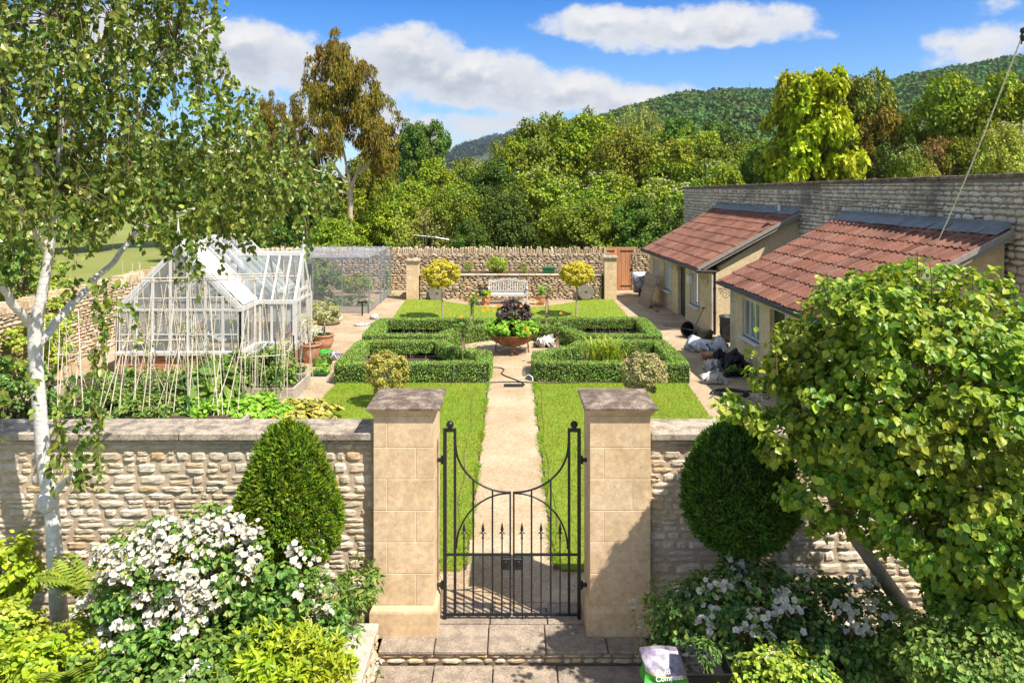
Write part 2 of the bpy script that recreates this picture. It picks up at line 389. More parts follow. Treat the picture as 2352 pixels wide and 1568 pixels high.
def brick_mat(name, a, b, mort):
    m, g = newmat(name); co = pos_co(g)
    sp = g.n('ShaderNodeSeparateXYZ', {0: co}); cb = g.n('ShaderNodeCombineXYZ', {0: g.math('ADD', sp.outputs[0], sp.outputs[1]), 1: sp.outputs[2]})
    br = g.n('ShaderNodeTexBrick', {'Vector': cb.outputs[0], 'Color1': (*a, 1), 'Color2': (*b, 1), 'Mortar': (*mort, 1), 'Scale': 1.0, 'Brick Width': .225, 'Row Height': .075, 'Mortar Size': .008})
    n = g.noise(co, 22, 6, .65)
    c = g.mix(1.0, br.outputs[0], g.ramp(n, [(.3, (.75, .73, .72)), (.7, (1.2, 1.18, 1.15))]), 'MULTIPLY')
    h = g.math('SUBTRACT', n, br.outputs['Fac'])
    finish(g, g.n('ShaderNodeBsdfPrincipled', {'Base Color': c, 'Roughness': .88, 'Normal': bump(g, h, .6, .01)}).outputs[0]); return m
def wood_mat(name, a, b, axis=2, sc=14, rough=.7):
    m, g = newmat(name); co = pos_co(g)
    s = [sc, sc, sc]; s[axis] = sc * .09
    mp = g.n('ShaderNodeMapping', {'Vector': co, 'Scale': tuple(s)})
    n = g.noise(mp.outputs[0], 1.5, 6, .6, dist=.4)
    c = g.mix(g.rng(n, .3, .7, 0, 1), a, b); c = g.mix(1.0, c, g.ramp(island(g), [(0, (.82, .82, .82)), (1, (1.14, 1.12, 1.1))]), 'MULTIPLY')
    finish(g, g.n('ShaderNodeBsdfPrincipled', {'Base Color': c, 'Roughness': rough, 'Specular IOR Level': .3, 'Normal': bump(g, n, .35, .01)}).outputs[0]); return m
def island_mat(name, cols, rough=.6, noise=.25, scale=20, bmp=.2, spec=.4, coat=0):
    m, g = newmat(name); co = pos_co(g)
    c = g.ramp(island(g), stops(cols)); n = g.noise(co, scale, 6, .65)
    c = g.mix(1.0, c, g.ramp(n, [(.3, (1 - noise,) * 3), (.7, (1 + noise,) * 3)]), 'MULTIPLY')
    finish(g, g.n('ShaderNodeBsdfPrincipled', {'Base Color': c, 'Roughness': rough, 'Specular IOR Level': spec, 'Normal': bump(g, n, bmp, .01)}).outputs[0]); return m
def net_mat(name, cell, wire, col):
    """fine garden netting: open square mesh"""
    m, g = newmat(name); co = pos_co(g); sp = g.n('ShaderNodeSeparateXYZ', {0: co})
    nm = g.n('ShaderNodeSeparateXYZ', {0: g.n('ShaderNodeNewGeometry').outputs['Normal']})
    fac = None
    for i in range(3):
        w = g.math('GREATER_THAN', g.math('FRACT', g.math('DIVIDE', sp.outputs[i], cell)), 1 - wire)
        w = g.math('MULTIPLY', w, g.math('LESS_THAN', g.math('ABSOLUTE', nm.outputs[i]), .7))
        fac = w if fac is None else g.math('MAXIMUM', fac, w)
    n = g.noise(co, 1.1, 5, .6); 
    d = g.n('ShaderNodeBsdfDiffuse', {'Color': col}); t = g.n('ShaderNodeBsdfTransparent')
    f = g.math('MULTIPLY', fac, g.rng(n, .3, .7, .6, 1.0))
    finish(g, g.n('ShaderNodeMixShader', {0: f, 1: t.outputs[0], 2: d.outputs[0]}).outputs[0]); return m

M = {}
# leaves
M['birch'] = leaf_mat('birch_leaf', [(.035, .075, .010), (.065, .115, .014), (.10, .15, .020), (.20, .23, .035), (.06, .10, .016), (.27, .30, .06)], .34, .36, .5, var=.45, gain=1.6)
M['dogwood'] = leaf_mat('dogwood_leaf', [(.045, .11, .010), (.08, .16, .014), (.14, .22, .018), (.25, .31, .024), (.11, .19, .014), (.31, .35, .035)], .28, .42, .4, var=.7, vscale=1.3, gain=1.5)
M['yew_gold'] = leaf_mat('yew_tip', [(.025, .06, .005), (.055, .105, .006), (.10, .16, .008), (.18, .22, .012)], .2, .55, .25, var=.45, vscale=6, gain=1.75)
M['yew_dark'] = leaf_mat('yew_leaf', [(.018, .05, .006), (.036, .085, .008), (.07, .135, .012)], .2, .55, .25, var=.45, vscale=6, gain=1.7)
M['box'] = leaf_mat('box_leaf', [(.05, .10, .020), (.09, .16, .028), (.15, .23, .04), (.22, .29, .06)], .22, .45, .35, var=.5, vscale=3, gain=2.0)
M['rose'] = leaf_mat('rose_leaf', [(.035, .085, .016), (.06, .13, .022), (.10, .18, .03), (.19, .26, .05)], .3, .42, .4, var=.5, vscale=2, gain=1.75)
M['rose_dark'] = leaf_mat('rose_leaf_dark', [(.02, .05, .012), (.035, .08, .018), (.06, .12, .025), (.15, .20, .04)], .34, .4, .4, var=.4, gain=2.2)
M['golden'] = leaf_mat('golden_leaf', [(.14, .22, .010), (.24, .31, .014), (.34, .39, .022), (.18, .26, .014)], .3, .4, .4, var=.4)
M['limey'] = leaf_mat('lime_leaf', [(.11, .18, .02), (.18, .26, .03), (.28, .34, .04), (.36, .40, .05)], .32, .45, .35, var=.5)
M['fern'] = leaf_mat('fern_leaf', [(.10, .17, .02), (.19, .25, .03), (.27, .30, .04)], .3, .5, .3)
M['herb'] = leaf_mat('herb_leaf', [(.05, .11, .02), (.09, .17, .03), (.15, .24, .045), (.24, .30, .06)], .3, .5, .35, var=.5)
M['varieg'] = leaf_mat('variegated_leaf', [(.14, .16, .02), (.40, .34, .03), (.46, .40, .05), (.34, .30, .03), (.44, .36, .04)], .25, .4, .4, gain=1.75)
M['varieg_pale'] = leaf_mat('variegated_pale_leaf', [(.07, .10, .03), (.40, .36, .16), (.13, .16, .05), (.50, .42, .22), (.24, .16, .10)], .2, .4, .4)
M['varieg_gold'] = leaf_mat('variegated_gold_leaf', [(.10, .13, .02), (.44, .36, .05), (.12, .15, .03), (.48, .40, .12), (.24, .24, .05)], .2, .4, .4)
M['purple'] = leaf_mat('purple_leaf', [(.018, .012, .014), (.035, .022, .024), (.06, .038, .038), (.10, .07, .065)], .15, .35, .5)
M['nasturtium'] = leaf_mat('nasturtium_leaf', [(.12, .26, .02), (.20, .36, .03), (.28, .44, .05), (.14, .30, .03)], .3, .45, .3)
M['silver'] = leaf_mat('silver_leaf', [(.22, .24, .10), (.34, .36, .16), (.44, .42, .20), (.28, .30, .12)], .25, .5, .3)
TREECOL = {
 'hawthorn': [(.045, .075, .010), (.075, .115, .013), (.12, .16, .018), (.19, .21, .024)],
 'elder': [(.06, .11, .013), (.11, .17, .018), (.17, .23, .024), (.27, .31, .035)],
 'dark': [(.022, .045, .009), (.035, .07, .012), (.06, .10, .017), (.09, .13, .022)],
 'oak': [(.025, .065, .012), (.042, .095, .016), (.07, .13, .02), (.11, .17, .028)],
 'willow': [(.10, .13, .05), (.15, .18, .075), (.21, .23, .10), (.13, .15, .05)],
 'olive': [(.055, .08, .009), (.095, .115, .011), (.15, .16, .015), (.21, .20, .02)],
 'rust': [(.09, .08, .012), (.16, .12, .014), (.23, .16, .018), (.12, .11, .016)],
 'gold': [(.19, .26, .012), (.30, .37, .016), (.42, .48, .026), (.52, .56, .04), (.24, .33, .03)],
 'mixed': [(.06, .105, .009), (.105, .155, .012), (.175, .215, .015), (.25, .27, .02)],
 'pale': [(.15, .18, .035), (.22, .24, .05), (.28, .28, .07), (.18, .19, .05)],
 'brown': [(.12, .085, .03), (.19, .13, .05), (.26, .18, .08)],
 'gum': [(.06, .075, .014), (.13, .11, .018), (.21, .14, .02), (.10, .11, .02), (.28, .19, .03), (.07, .085, .015)],
 'tan': [(.17, .165, .06), (.23, .21, .085), (.28, .26, .12), (.14, .16, .04)],
}
for k, c in TREECOL.items(): M['t_' + k] = leaf_mat('tree_leaf_' + k, [(x[0], x[1], x[2] * .6) for x in c], .22, .55, .22, var=.6, vscale=.35, gain=1.05 if k == 'gold' else 1.3 if k in ('gum', 'rust') else 1.6)
# hard things
M['rubble'] = stone_mat('rubble_stone', [(.58, .49, .36), (.66, .57, .44), (.50, .41, .30), (.71, .64, .52), (.56, .41, .24), (.62, .54, .41), (.74, .67, .56), (.52, .45, .35)], fine=24, bmp=.7)
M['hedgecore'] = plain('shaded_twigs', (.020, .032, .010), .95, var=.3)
M['mortar'] = stone_mat('lime_mortar', [(.56, .45, .33)], fine=45, bmp=.6)
M['dry'] = stone_mat('dry_stone', [(.56, .44, .29), (.64, .54, .39), (.46, .36, .24), (.68, .59, .46), (.60, .44, .25), (.42, .34, .25)], fine=18, bmp=.6)
M['drygap'] = plain('wall_core', (.22, .165, .11), .95)
M['whitestone'] = stone_mat('weathered_stone', [(.66, .60, .50), (.73, .67, .58), (.56, .50, .41), (.76, .71, .62), (.60, .53, .42)], fine=14, bmp=.6, stain=(.10, .085, .07), stain_scale=.55, stain_amt=.62)
M['whitemortar'] = stone_mat('weathered_mortar', [(.30, .26, .21)], fine=20, stain=(.09, .08, .07), stain_scale=.55)
M['ashlar'] = stone_mat('ashlar_stone', [(.69, .52, .33), (.71, .54, .35), (.68, .51, .32), (.72, .555, .37)], fine=16, bmp=.22, speck=(.20, .13, .07), bd=.008, stain=(.33, .24, .15), stain_scale=4.5, stain_amt=.18, streak=.22)
M['joint'] = plain('pale_joint', (.70, .57, .41), .9)
M['lichen'] = lichen_mat('lichened_coping', (.40, .34, .27), (.13, .10, .085), (.44, .40, .32), .46)
M['coping'] = lichen_mat('weathered_coping', (.52, .46, .37), (.21, .18, .15), (.52, .48, .40), .52)
M['paving'] = lichen_mat('paving_stone', (.40, .34, .27), (.24, .20, .165), (.56, .52, .44), .50)
M['palecoping'] = lichen_mat('pale_coping', (.66, .60, .51), (.44, .38, .32), (.7, .66, .58), .58)
M['gravel'] = gravel_mat('pea_gravel', (.37, .285, .185), (.49, .385, .26), (.62, .52, .39))
M['pathgravel'] = gravel_mat('path_gravel', (.42, .32, .20), (.55, .43, .29), (.68, .57, .42), 60)
M['soil'] = plain('soil', (.075, .05, .032), .95, var=.4, scale=14, bmp=.8)
M['lawn'] = grass_mat('lawn_grass', [(.14, .21, .016), (.23, .31, .028), (.33, .41, .045), (.33, .36, .05), (.18, .25, .02)])
M['field'] = grass_mat('field_grass', [(.12, .17, .03), (.19, .23, .045), (.26, .29, .07), (.30, .28, .10), (.12, .17, .03)], .06)
M['blade'] = leaf_mat('grass_blade', [(.11, .20, .014), (.18, .29, .018), (.28, .38, .04)], .3, .5, .3, var=.5, vscale=1.2, gain=1.25)
M['iron'] = plain('black_iron', (.012, .012, .013), .42, .0, .2, 30, .1, .5)
M['blackplastic'] = plain('black_plastic', (.014, .014, .015), .45)
M['white'] = plain('white_paint', (.60, .59, .56), .45, var=.05, scale=4)
M['glass'] = glass_mat('greenhouse_glass')
M['winglass'] = glass_mat('window_glass', (.45, .5, .5), 1.3)
M['brick'] = brick_mat('red_brick', (.42, .17, .085), (.34, .13, .07), (.45, .36, .27))
M['terracotta'] = plain('terracotta', (.50, .22, .11), .8, var=.2, scale=6, bmp=.2, alt=(.56, .31, .19))
M['tile'] = stone_mat('clay_tile', [(.20, .092, .066), (.25, .112, .080), (.28, .135, .098), (.215, .098, .072), (.27, .155, .12), (.155, .068, .052)], fine=9, bmp=.4, stain=(.075, .035, .03), stain_scale=.9, stain_amt=.55, speck=(.46, .40, .35))
M['lead'] = plain('lead_flashing', (.17, .19, .215), .55, .3, .2, 3)
M['render'] = stone_mat('lime_render', [(.72, .58, .36)], fine=40, bmp=.25, stain=(.44, .34, .20), stain_scale=1.3, stain_amt=.55)
M['quoin'] = stone_mat('quoin_stone', [(.60, .52, .38), (.66, .58, .45), (.55, .46, .33)], fine=20, bmp=.3)
M['barge'] = wood_mat('grey_timber', (.24, .22, .20), (.34, .31, .28), 1, 10)
M['oakdoor'] = wood_mat('cedar_boards', (.46, .20, .09), (.58, .29, .14), 2, 10)
M['oldwood'] = wood_mat('weathered_boards', (.22, .16, .12), (.32, .24, .18), 2, 8)
M['board'] = wood_mat('bed_board', (.36, .31, .25), (.48, .43, .36), 0, 9)
M['greydoor'] = plain('dark_green_paint', (.012, .022, .02), .5)
M['teak'] = wood_mat('silvered_teak', (.46, .44, .42), (.58, .56, .53), 0, 12)
M['cane'] = island_mat('bamboo', [(.55, .42, .26), (.62, .52, .38), (.50, .34, .16), (.66, .58, .48), (.46, .36, .26), (.58, .40, .18)], .6, .2, 30, .1)
M['stake'] = wood_mat('tree_stake', (.56, .38, .20), (.70, .50, .29), 2, 20)
M['rust'] = plain('rusty_iron', (.20, .075, .03), .75, .2, .45, 5, .5, alt=(.32, .15, .06))
M['petal'] = leaf_mat('white_petal', [(.62, .61, .57), (.68, .67, .62), (.62, .56, .47)], .25, .5, .2, 1.0, gain=1)
M['stamen'] = plain('yellow_stamen', (.62, .40, .05), .7)
M['orange'] = leaf_mat('orange_petal', [(.75, .20, .01), (.82, .30, .01), (.80, .38, .03)], .25, .5, .2, 1.0, gain=1)
M['mauve'] = leaf_mat('mauve_petal', [(.25, .16, .45), (.40, .25, .5), (.5, .4, .6)], .25, .5, .2, 1.0, gain=1)
M['birchbark'] = bark_mat('birch_bark', (.66, .62, .57), (.74, .71, .67), (.20, .14, .11), True, 3)
M['bark'] = bark_mat('brown_bark', (.13, .09, .06), (.20, .15, .10), (.06, .04, .03))
M['palebark'] = bark_mat('pale_bark', (.36, .28, .21), (.46, .38, .30), (.18, .12, .08))
M['gumbark'] = bark_mat('peeling_bark', (.50, .36, .26), (.62, .50, .40), (.36, .16, .07))
M['twig'] = plain('brown_twig', (.16, .10, .06), .8)
M['boxstem'] = plain('box_stem', (.40, .32, .22), .85)
M['net'] = net_mat('fine_net', .03, .16, (.25, .28, .32))
M['roofnet'] = net_mat('roof_net', .03, .30, (.30, .33, .38))
M['galv'] = plain('galvanised_tube', (.30, .34, .38), .45, .5)
M['membrane'] = plain('black_membrane', (.02, .02, .025), .6)
M['sack'] = plain('woven_white_sack', (.80, .80, .82), .6, var=.15, scale=5, bmp=.2)
M['feedbag'] = island_mat('printed_bag', [(.62, .58, .53), (.66, .62, .58)], .5, .3, 4, .2)
M['hessian'] = plain('sandbag_cloth', (.52, .46, .38), .9, var=.2, bmp=.3)
M['greenplastic'] = plain('green_plastic', (.03, .14, .055), .4)
M['limebag'] = plain('green_bag', (.07, .36, .045), .35, var=.25, scale=3)
M['bagpurple'] = plain('mauve_print', (.42, .32, .52), .4, var=.5, scale=9, alt=(.7, .66, .72))
M['bagyellow'] = plain('pale_yellow_print', (.60, .52, .24), .4)
M['print'] = plain('white_print', (.8, .8, .8), .5, var=.02)
M['bluebottle'] = plain('blue_plastic', (.02, .12, .42), .3)
M['pink'] = plain('pink_plastic', (.75, .06, .25), .4)
M['yellow'] = plain('yellow_sign', (.60, .42, .04), .5)
M['barrowgrey'] = plain('galvanised_tray', (.52, .54, .57), .4, .2, .12, 3)
M['rope'] = plain('white_rope', (.75, .74, .70), .8)
M['millstone'] = stone_mat('millstone_grit', [(.19, .17, .14)], fine=14, bmp=.6, stain=(.25, .22, .18), stain_scale=3)
M['kneebrown'] = plain('brown_cardboard', (.36, .22, .11), .8)
# ------------------------------------------------------------------ setting: ground
def struct(name, mb, mats): return tag(mb.build(name, mats), kind='structure')
mb = MB(); sheet(mb, [(-700, -60), (700, -60), (700, 900), (-700, 900)], -.40); struct('field', mb, M['field'])
mb = MB(); slab(mb, [(-12.6, 8.9), (10.2, 8.9), (10.2, 37.6), (-12.6, 37.6)], -.35, 0); struct('garden_gravel', mb, M['gravel'])
mb = MB(); slab(mb, [(-6, -4), (6, -4), (6, 8.085), (-6, 8.085)], -.36, -.19); struct('terrace_bed', mb, M['paving'])
# paving slabs of the lower terrace
mb = MB(); xs = [-1.32, -.78, -.02, .62, 1.38]
for r, (y0, y1) in enumerate([(7.42, 8.05), (6.7, 7.40), (5.9, 6.68), (5.0, 5.88), (4.1, 4.98)]):
    off = [0, .22, -.15, .1, 0][r]
    x = [-1.40] + [a + off for a in (-.82, -.2, .47)] + [1.44]
    for a, b in zip(x[:-1], x[1:]): bbox(mb, ((a + b) / 2, (y0 + y1) / 2, -.165 + rng.uniform(-.003, .003)), (b - a - .014, y1 - y0 - .014, .05), .006)
struct('paving', mb, M['paving'])
mb = MB(); slab(mb, [(-9, 5.2), (-1.62, 5.2), (-1.62, 8.46), (-9, 8.46)], -.3, .12); slab(mb, [(1.5, 5.2), (9, 5.2), (9, 8.46), (1.5, 8.46)], -.3, .02)
struct('border_soil', mb, M['soil'])
# path of paler gravel
mb = MB()
def wob(x, y0, y1, n, a=.018): return [(x + rng.normal() * a, y) for y in np.linspace(y0, y1, n)]
for f, z in ((0, .004),):
    L = wob(-.575, 9.3, 20.6, 60); Rr = wob(.53, 9.3, 20.6, 60)
    sheet(mb, [(-1.35, 9.0)] + L + Rr[::-1] + [(1.35, 9.0)], z)
a = np.linspace(0, 2 * math.pi, 48, endpoint=False); sheet(mb, [(1.95 * math.cos(t), 22.4 + 1.95 * math.sin(t)) for t in a], .007)
struct('path', mb, M['pathgravel'])
def lens(n=15): 
    xs = np.linspace(3.2, -3.2, n); return [(x, 32.9 - 2.2 * (1 - (x / 3.2) ** 2)) for x in xs]
LAWNS = [[(-4.45, 15.4)] + [(-4.40, 17), (-4.35, 18.9)] + [(-.60, 18.9)] + wob(-.60, 18.5, 9.9, 50)[0:] + [(-.66, 9.72), (-3.9, 9.72)],
         [(.56, 18.9), (4.35, 18.9), (4.22, 16.6), (3.95, 9.72), (.64, 9.72)] + wob(.56, 9.9, 18.5, 50),
         [(-4.38, 26.0), (4.40, 26.0), (4.36, 29.0), (4.36, 32.9)] + lens() + [(-4.58, 32.8), (-4.42, 28)]]
mb = MB(); 
for p in LAWNS: slab(mb, p, -.02, .035)
struct('lawn', mb, [M['lawn']])
def inpoly(x, y, poly):
    ins = np.zeros(len(x), bool); j = len(poly) - 1
    for i in range(len(poly)):
        xi, yi = poly[i][:2]; xj, yj = poly[j][:2]
        c = ((yi > y) != (yj > y)) & (x < (xj - xi) * (y - yi) / (yj - yi + 1e-12) + xi); ins ^= c; j = i
    return ins
mb = MB()
for p, n in zip(LAWNS, (60000, 60000, 16000)):
    pa = np.array([q[:2] for q in p]); lo = pa.min(0) - .02; hi = pa.max(0) + .02
    x = rng.uniform(lo[0], hi[0], n); y = rng.uniform(lo[1], hi[1], n); k = inpoly(x, y, p); x, y = x[k], y[k]
    pos = np.stack([x, y, np.full(len(x), .034)], 1); d = unit(rng.normal(size=(len(x), 3)) * [.5, .5, .1] + [0, 0, .8])
    leaves(mb, pos, d, rdir(len(x)), rng.uniform(.03, .06, len(x)) * (1 if y.mean() < 22 else 1.3), (BLADE[0] * [2.4, 1, 1], BLADE[1]))
for x in (-.585, .545):      # untrimmed tufts hanging over the path edge
    n = 2600; y = rng.uniform(9.75, 18.9, n); y = y[np.sin(y * 3.1 + x) + np.sin(y * 7.7) + rng.normal(size=n) * .6 > .1]; n = len(y)
    pos = np.stack([x + rng.normal(size=n) * .022, y, np.full(n, .03)], 1); leaves(mb, pos, unit(rng.normal(size=(n, 3)) * [.7, .6, .15] + [0, 0, .6]), rdir(n), rng.uniform(.05, .11, n), (BLADE[0] * [2.0, 1, 1], BLADE[1]))
tag(mb.build('grass', M['blade']), 'short mown grass blades of the lawns', kind='stuff')
# ragged soil edge along the path
mb = MB()
for x in (-.60, .56):
    ys = np.linspace(9.75, 18.9, 160); v = []
    for y in ys: v += [(x - .022 + rng.normal() * .008, y, .02), (x + .022 + rng.normal() * .008, y, .024)]
    mb.add(v, np.array([(2 * i, 2 * i + 1, 2 * i + 3, 2 * i + 2) for i in range(159)]))
struct('soil_edge', mb, M['soil'])

# ------------------------------------------------------------------ stone walls
def stones(mb, p0, u, nr, L, z0, z1, hr, lr, depth=.03, nu=5, nv=4, gap=.010, jit=.012, top=None, mat=0, mask=None):
    """coursed rubble face: every stone a rounded, uneven patch of the wall's mesh"""
    u = np.array(u); nr = np.array(nr); z = z0
    gu, gv = np.meshgrid(np.linspace(0, 1, nu), np.linspace(0, 1, nv), indexing='ij')
    fall = np.maximum(np.abs(gu * 2 - 1) ** 5, np.abs(gv * 2 - 1) ** 5)
    ii = np.arange(nu - 1)[:, None] * nv; jj = np.arange(nv - 1)[None, :]
    fc = np.stack([ii + jj, ii + nv + jj, ii + nv + jj + 1, ii + jj + 1], -1).reshape(-1, 4)
    while z < z1 - .02:
        h = min(rng.uniform(*hr), z1 - z); 
        if z1 - z - h < hr[0] * .5: h = z1 - z
        s = -rng.uniform(0, lr[0])
        while s < L:
            l = rng.uniform(*lr) * (1.0 if rng.random() > .2 else .55)
            subs = [(z, h)] if (h < hr[0] * 1.5 or rng.random() > .28) else [(z, h * .5), (z + h * .5, h * .5)]
            for (zz, hh) in subs:
                a, b = max(s, 0), min(s + l, L)
                if b - a < .03: continue
                if mask is not None and not mask((a + b) / 2, zz + hh / 2): continue
                g = gap * rng.uniform(.6, 1.5)
                S = a + g + gu * (b - a - 2 * g); V = zz + g + gv * (hh - 2 * g)
                S = S + rng.uniform(-jit, jit, S.shape); V = V + rng.uniform(-jit, jit, V.shape) * .8 + rng.uniform(-.35, .35) * jit * (gu - .5) * 2
                # pull the corners in for rounded outlines
                cr = (np.abs(gu * 2 - 1) > .99) & (np.abs(gv * 2 - 1) > .99)
                S = np.where(cr, S - np.sign(gu - .5) * g * 1.6, S); V = np.where(cr, V - np.sign(gv - .5) * g * 1.6, V)
                D = depth * .35 + depth * rng.uniform(.35, 1.0) * (1 - fall) + rng.uniform(-.16, .16, S.shape) * depth * (1 - fall) + (gu - .5) * rng.uniform(-.3, .3) * depth - fall * depth * .45
                v = np.stack([p0[0] + u[0] * S + nr[0] * D, p0[1] + u[1] * S + nr[1] * D, V], -1).reshape(-1, 3)
                mb.add(v, fc, mat)
            s += l
        z += h
    return mb
def cockhen(mb, p0, u, L, z, th, h=(.18, .30), w=(.05, .11), gap=.01):
    """upright slabs set on edge along a wall top"""
    s = 0; ang = math.atan2(u[1], u[0])
    while s < L:
        a = rng.uniform(*w); hh = rng.uniform(*h); t = th * rng.uniform(.75, 1.0)
        c = np.array([p0[0] + u[0] * (s + a / 2), p0[1] + u[1] * (s + a / 2), z + hh / 2])
        b = MB(); bbox(b, (0, 0, 0), (a, t, hh), .018, 0); v = b.v[0]; v = v + rng.uniform(-.012, .012, v.shape)
        v[:, 0] += (v[:, 2] + hh / 2) * rng.normal() * .12; v[:, 0] *= np.where(v[:, 2] > 0, rng.uniform(.55, 1), 1)
        ca, sa = math.cos(ang), math.sin(ang); v = np.stack([v[:, 0] * ca - v[:, 1] * sa, v[:, 0] * sa + v[:, 1] * ca, v[:, 2]], 1) + c
        base = mb.n; mb.v.append(v); mb.n += len(v)
        for f, m in b.f: mb.f.append((f + base, 0))
        s += a + gap * rng.uniform(.3, 2)
    return mb
# front boundary walls with flat copings
def front_wall(name, x0, x1, label):
    t = thing(name, ((x0 + x1) / 2, 8.68, 0), label, 'wall')
    mb = MB(); box(mb, ((x0 + x1) / 2, 8.68, .9), (x1 - x0, .42, 2.42)); mb.build('wall_core', M['mortar'], t)
    mb = MB(); stones(mb, (x0, 8.475), (1, 0), (0, -1), x1 - x0, -.25, 2.10, (.055, .145), (.12, .36), .024, 6, 5, .006, .009)
    mb.build('stone_face', M['rubble'], t)
    mb = MB(); stones(mb, (x0, 8.90), (1, 0), (0, 1), x1 - x0, 0, 2.10, (.09, .17), (.2, .4), .02, 4, 3); mb.build('rear_face', M['rubble'], t)
    mb = MB(); s = x0
    while s < x1 - .01:
        l = rng.uniform(.8, 1.15); 
        if x1 - s - l < .5: l = x1 - s
        bbox(mb, (s + l / 2, 8.66, 2.150), (l - .006, .54, .085), .012); s += l
    mb.build('coping', M['coping'], t)
    return t
front_wall('stone_wall', -7.6, -1.527, 'cream rubble stone wall with weathered flat coping behind the birch and white roses')
front_wall('stone_wall', 1.527, 7.6, 'cream rubble stone wall with flat coping behind the dark yew and big shrub')

# gate piers
def sq_ring(mb, cx, cy, prof, mat=0):
    v = []
    for w, d, z in prof: v += [(cx - w, cy - d, z), (cx + w, cy - d, z), (cx + w, cy + d, z), (cx - w, cy + d, z)]
    f = []
    for i in range(len(prof) - 1):
        for j in range(4): f.append((i * 4 + j, i * 4 + (j + 1) % 4, i * 4 + 4 + (j + 1) % 4, i * 4 + 4 + j))
    n = (len(prof) - 1) * 4; f.append((n, n + 1, n + 2, n + 3)); return mb.add(v, f, mat)
def pier(cx, label, flip):
    t = thing('gate_pier', (cx, 8.69, 0), label, 'gate pier', 'ashlar piers either side of the gate')
    w = .336; cy = 8.69
    mb = MB(); zs = [.322 + .3455 * i for i in range(7)]
    sq_ring(mb, cx, cy, [(w - .0055, w - .0045, .30), (w - .0055, w - .0045, 2.40)], 1)
    for i in range(6):
        z0, z1 = zs[i], zs[i + 1]; k = .23 if (i + flip) % 2 else .70
        sx = cx - w + 2 * w * k
        for a, b in ((cx - w, sx), (sx, cx + w)):
            bbox(mb, ((a + b) / 2, cy, (z0 + z1) / 2), (b - a - .006, 2 * w, z1 - z0 - .006), .004, 0, 0)
    mb.build('shaft', [M['ashlar'], M['joint']], t)
    mb = MB(); sq_ring(mb, cx, cy, [(w + .035, w + .035, -.02), (w + .035, w + .035, .245), (w + .03, w + .03, .268), (w + .002, w + .002, .319)])
    mb.build('plinth', M['ashlar'], t)
    mb = MB(); sq_ring(mb, cx, cy, [(w + .001, w + .001, 2.393), (w + .012, w + .012, 2.405), (w + .016, w + .016, 2.420), (w + .036, w + .036, 2.440), (w + .042, w + .042, 2.455), (w + .045, w + .045, 2.463)])
    mb.build('cornice', M['ashlar'], t)
    mb = MB(); sq_ring(mb, cx, cy, [(w + .050, w + .050, 2.465), (w + .066, w + .066, 2.468), (w + .069, w + .069, 2.492), (w + .056, w + .056, 2.505), (w - .10, w - .10, 2.530)])
    mb.build('cap', M['lichen'], t)
    return t
pier(-1.187, 'tall cut stone gate pier with dark weathered cap, on the birch side', 0)
pier(1.187, 'tall cut stone gate pier dappled by shade from the big green shrub', 1)

# threshold steps
t = thing('stone_step', (0, 8.3, -.1), 'broad stone step with worn slabs over a low rubble riser below the gate', 'step')
mb = MB()
for y0, y1, cuts in ((8.05, 8.56, [-1.42, -.83, -.26, .36, 1.02, 1.46]), (8.57, 9.08, [-.90, -.25, .40, .90])):
    for a, b in zip(cuts[:-1], cuts[1:]): bbox(mb, ((a + b) / 2, (y0 + y1) / 2, -.019 + rng.uniform(-.003, .003)), (b - a - .012, y1 - y0 - .010, .038), .008)
mb.build('slab', M['paving'], t)
mb = MB(); stones(mb, (-1.42, 8.085), (1, 0), (0, -1), 2.88, -.150, -.040, (.045, .065), (.10, .24), .018, 5, 4, .005, .006); mb.build('riser', M['dry'], t)
mb = MB(); box(mb, (0, 8.5, -.195), (2.86, .83, .31)); mb.build('step_core', M['drygap'], t)
t = thing('low_wall', (-1.53, 7.2, -.2), 'low pale stone retaining wall beside the steps on the birch side', 'wall')
mb = MB(); s = 4.2
for l in (1.05, .98, .92, .98):
    bbox(mb, (-1.60, s + l / 2, .225), (.36, l - .008, .07), .01); s += l
mb.build('coping', M['palecoping'], t)
mb = MB(); stones(mb, (-1.44, 8.10), (0, -1), (1, 0), 3.9, -.19, .185, (.07, .12), (.15, .3), .025); box(mb, (-1.6, 6.2, .0), (.30, 3.9, .37)); mb.build('stone_face', M['dry'], t)
for px, lab in ((915, 'round recessed ground light in the paving by the birch side pier'), (1440, 'round recessed ground light in the paving near the green compost bag')):
    c = P(px, 1552, 7.28); t = thing('ground_light', (c.x, 7.27, -.14), lab, 'ground light', 'recessed lights in the paving')
    mb = MB(); lathe(mb, (c.x, 7.27, -.14), [(.072, 0), (.072, .006), (.055, .009), (.052, .004)], 24); mb.build('rim', M['galv'], t)
    mb = MB(); lathe(mb, (c.x, 7.27, -.137), [(.052, .0), (.03, .004), (.001, .005)], 24); mb.build('lens', M['iron'], t, True)

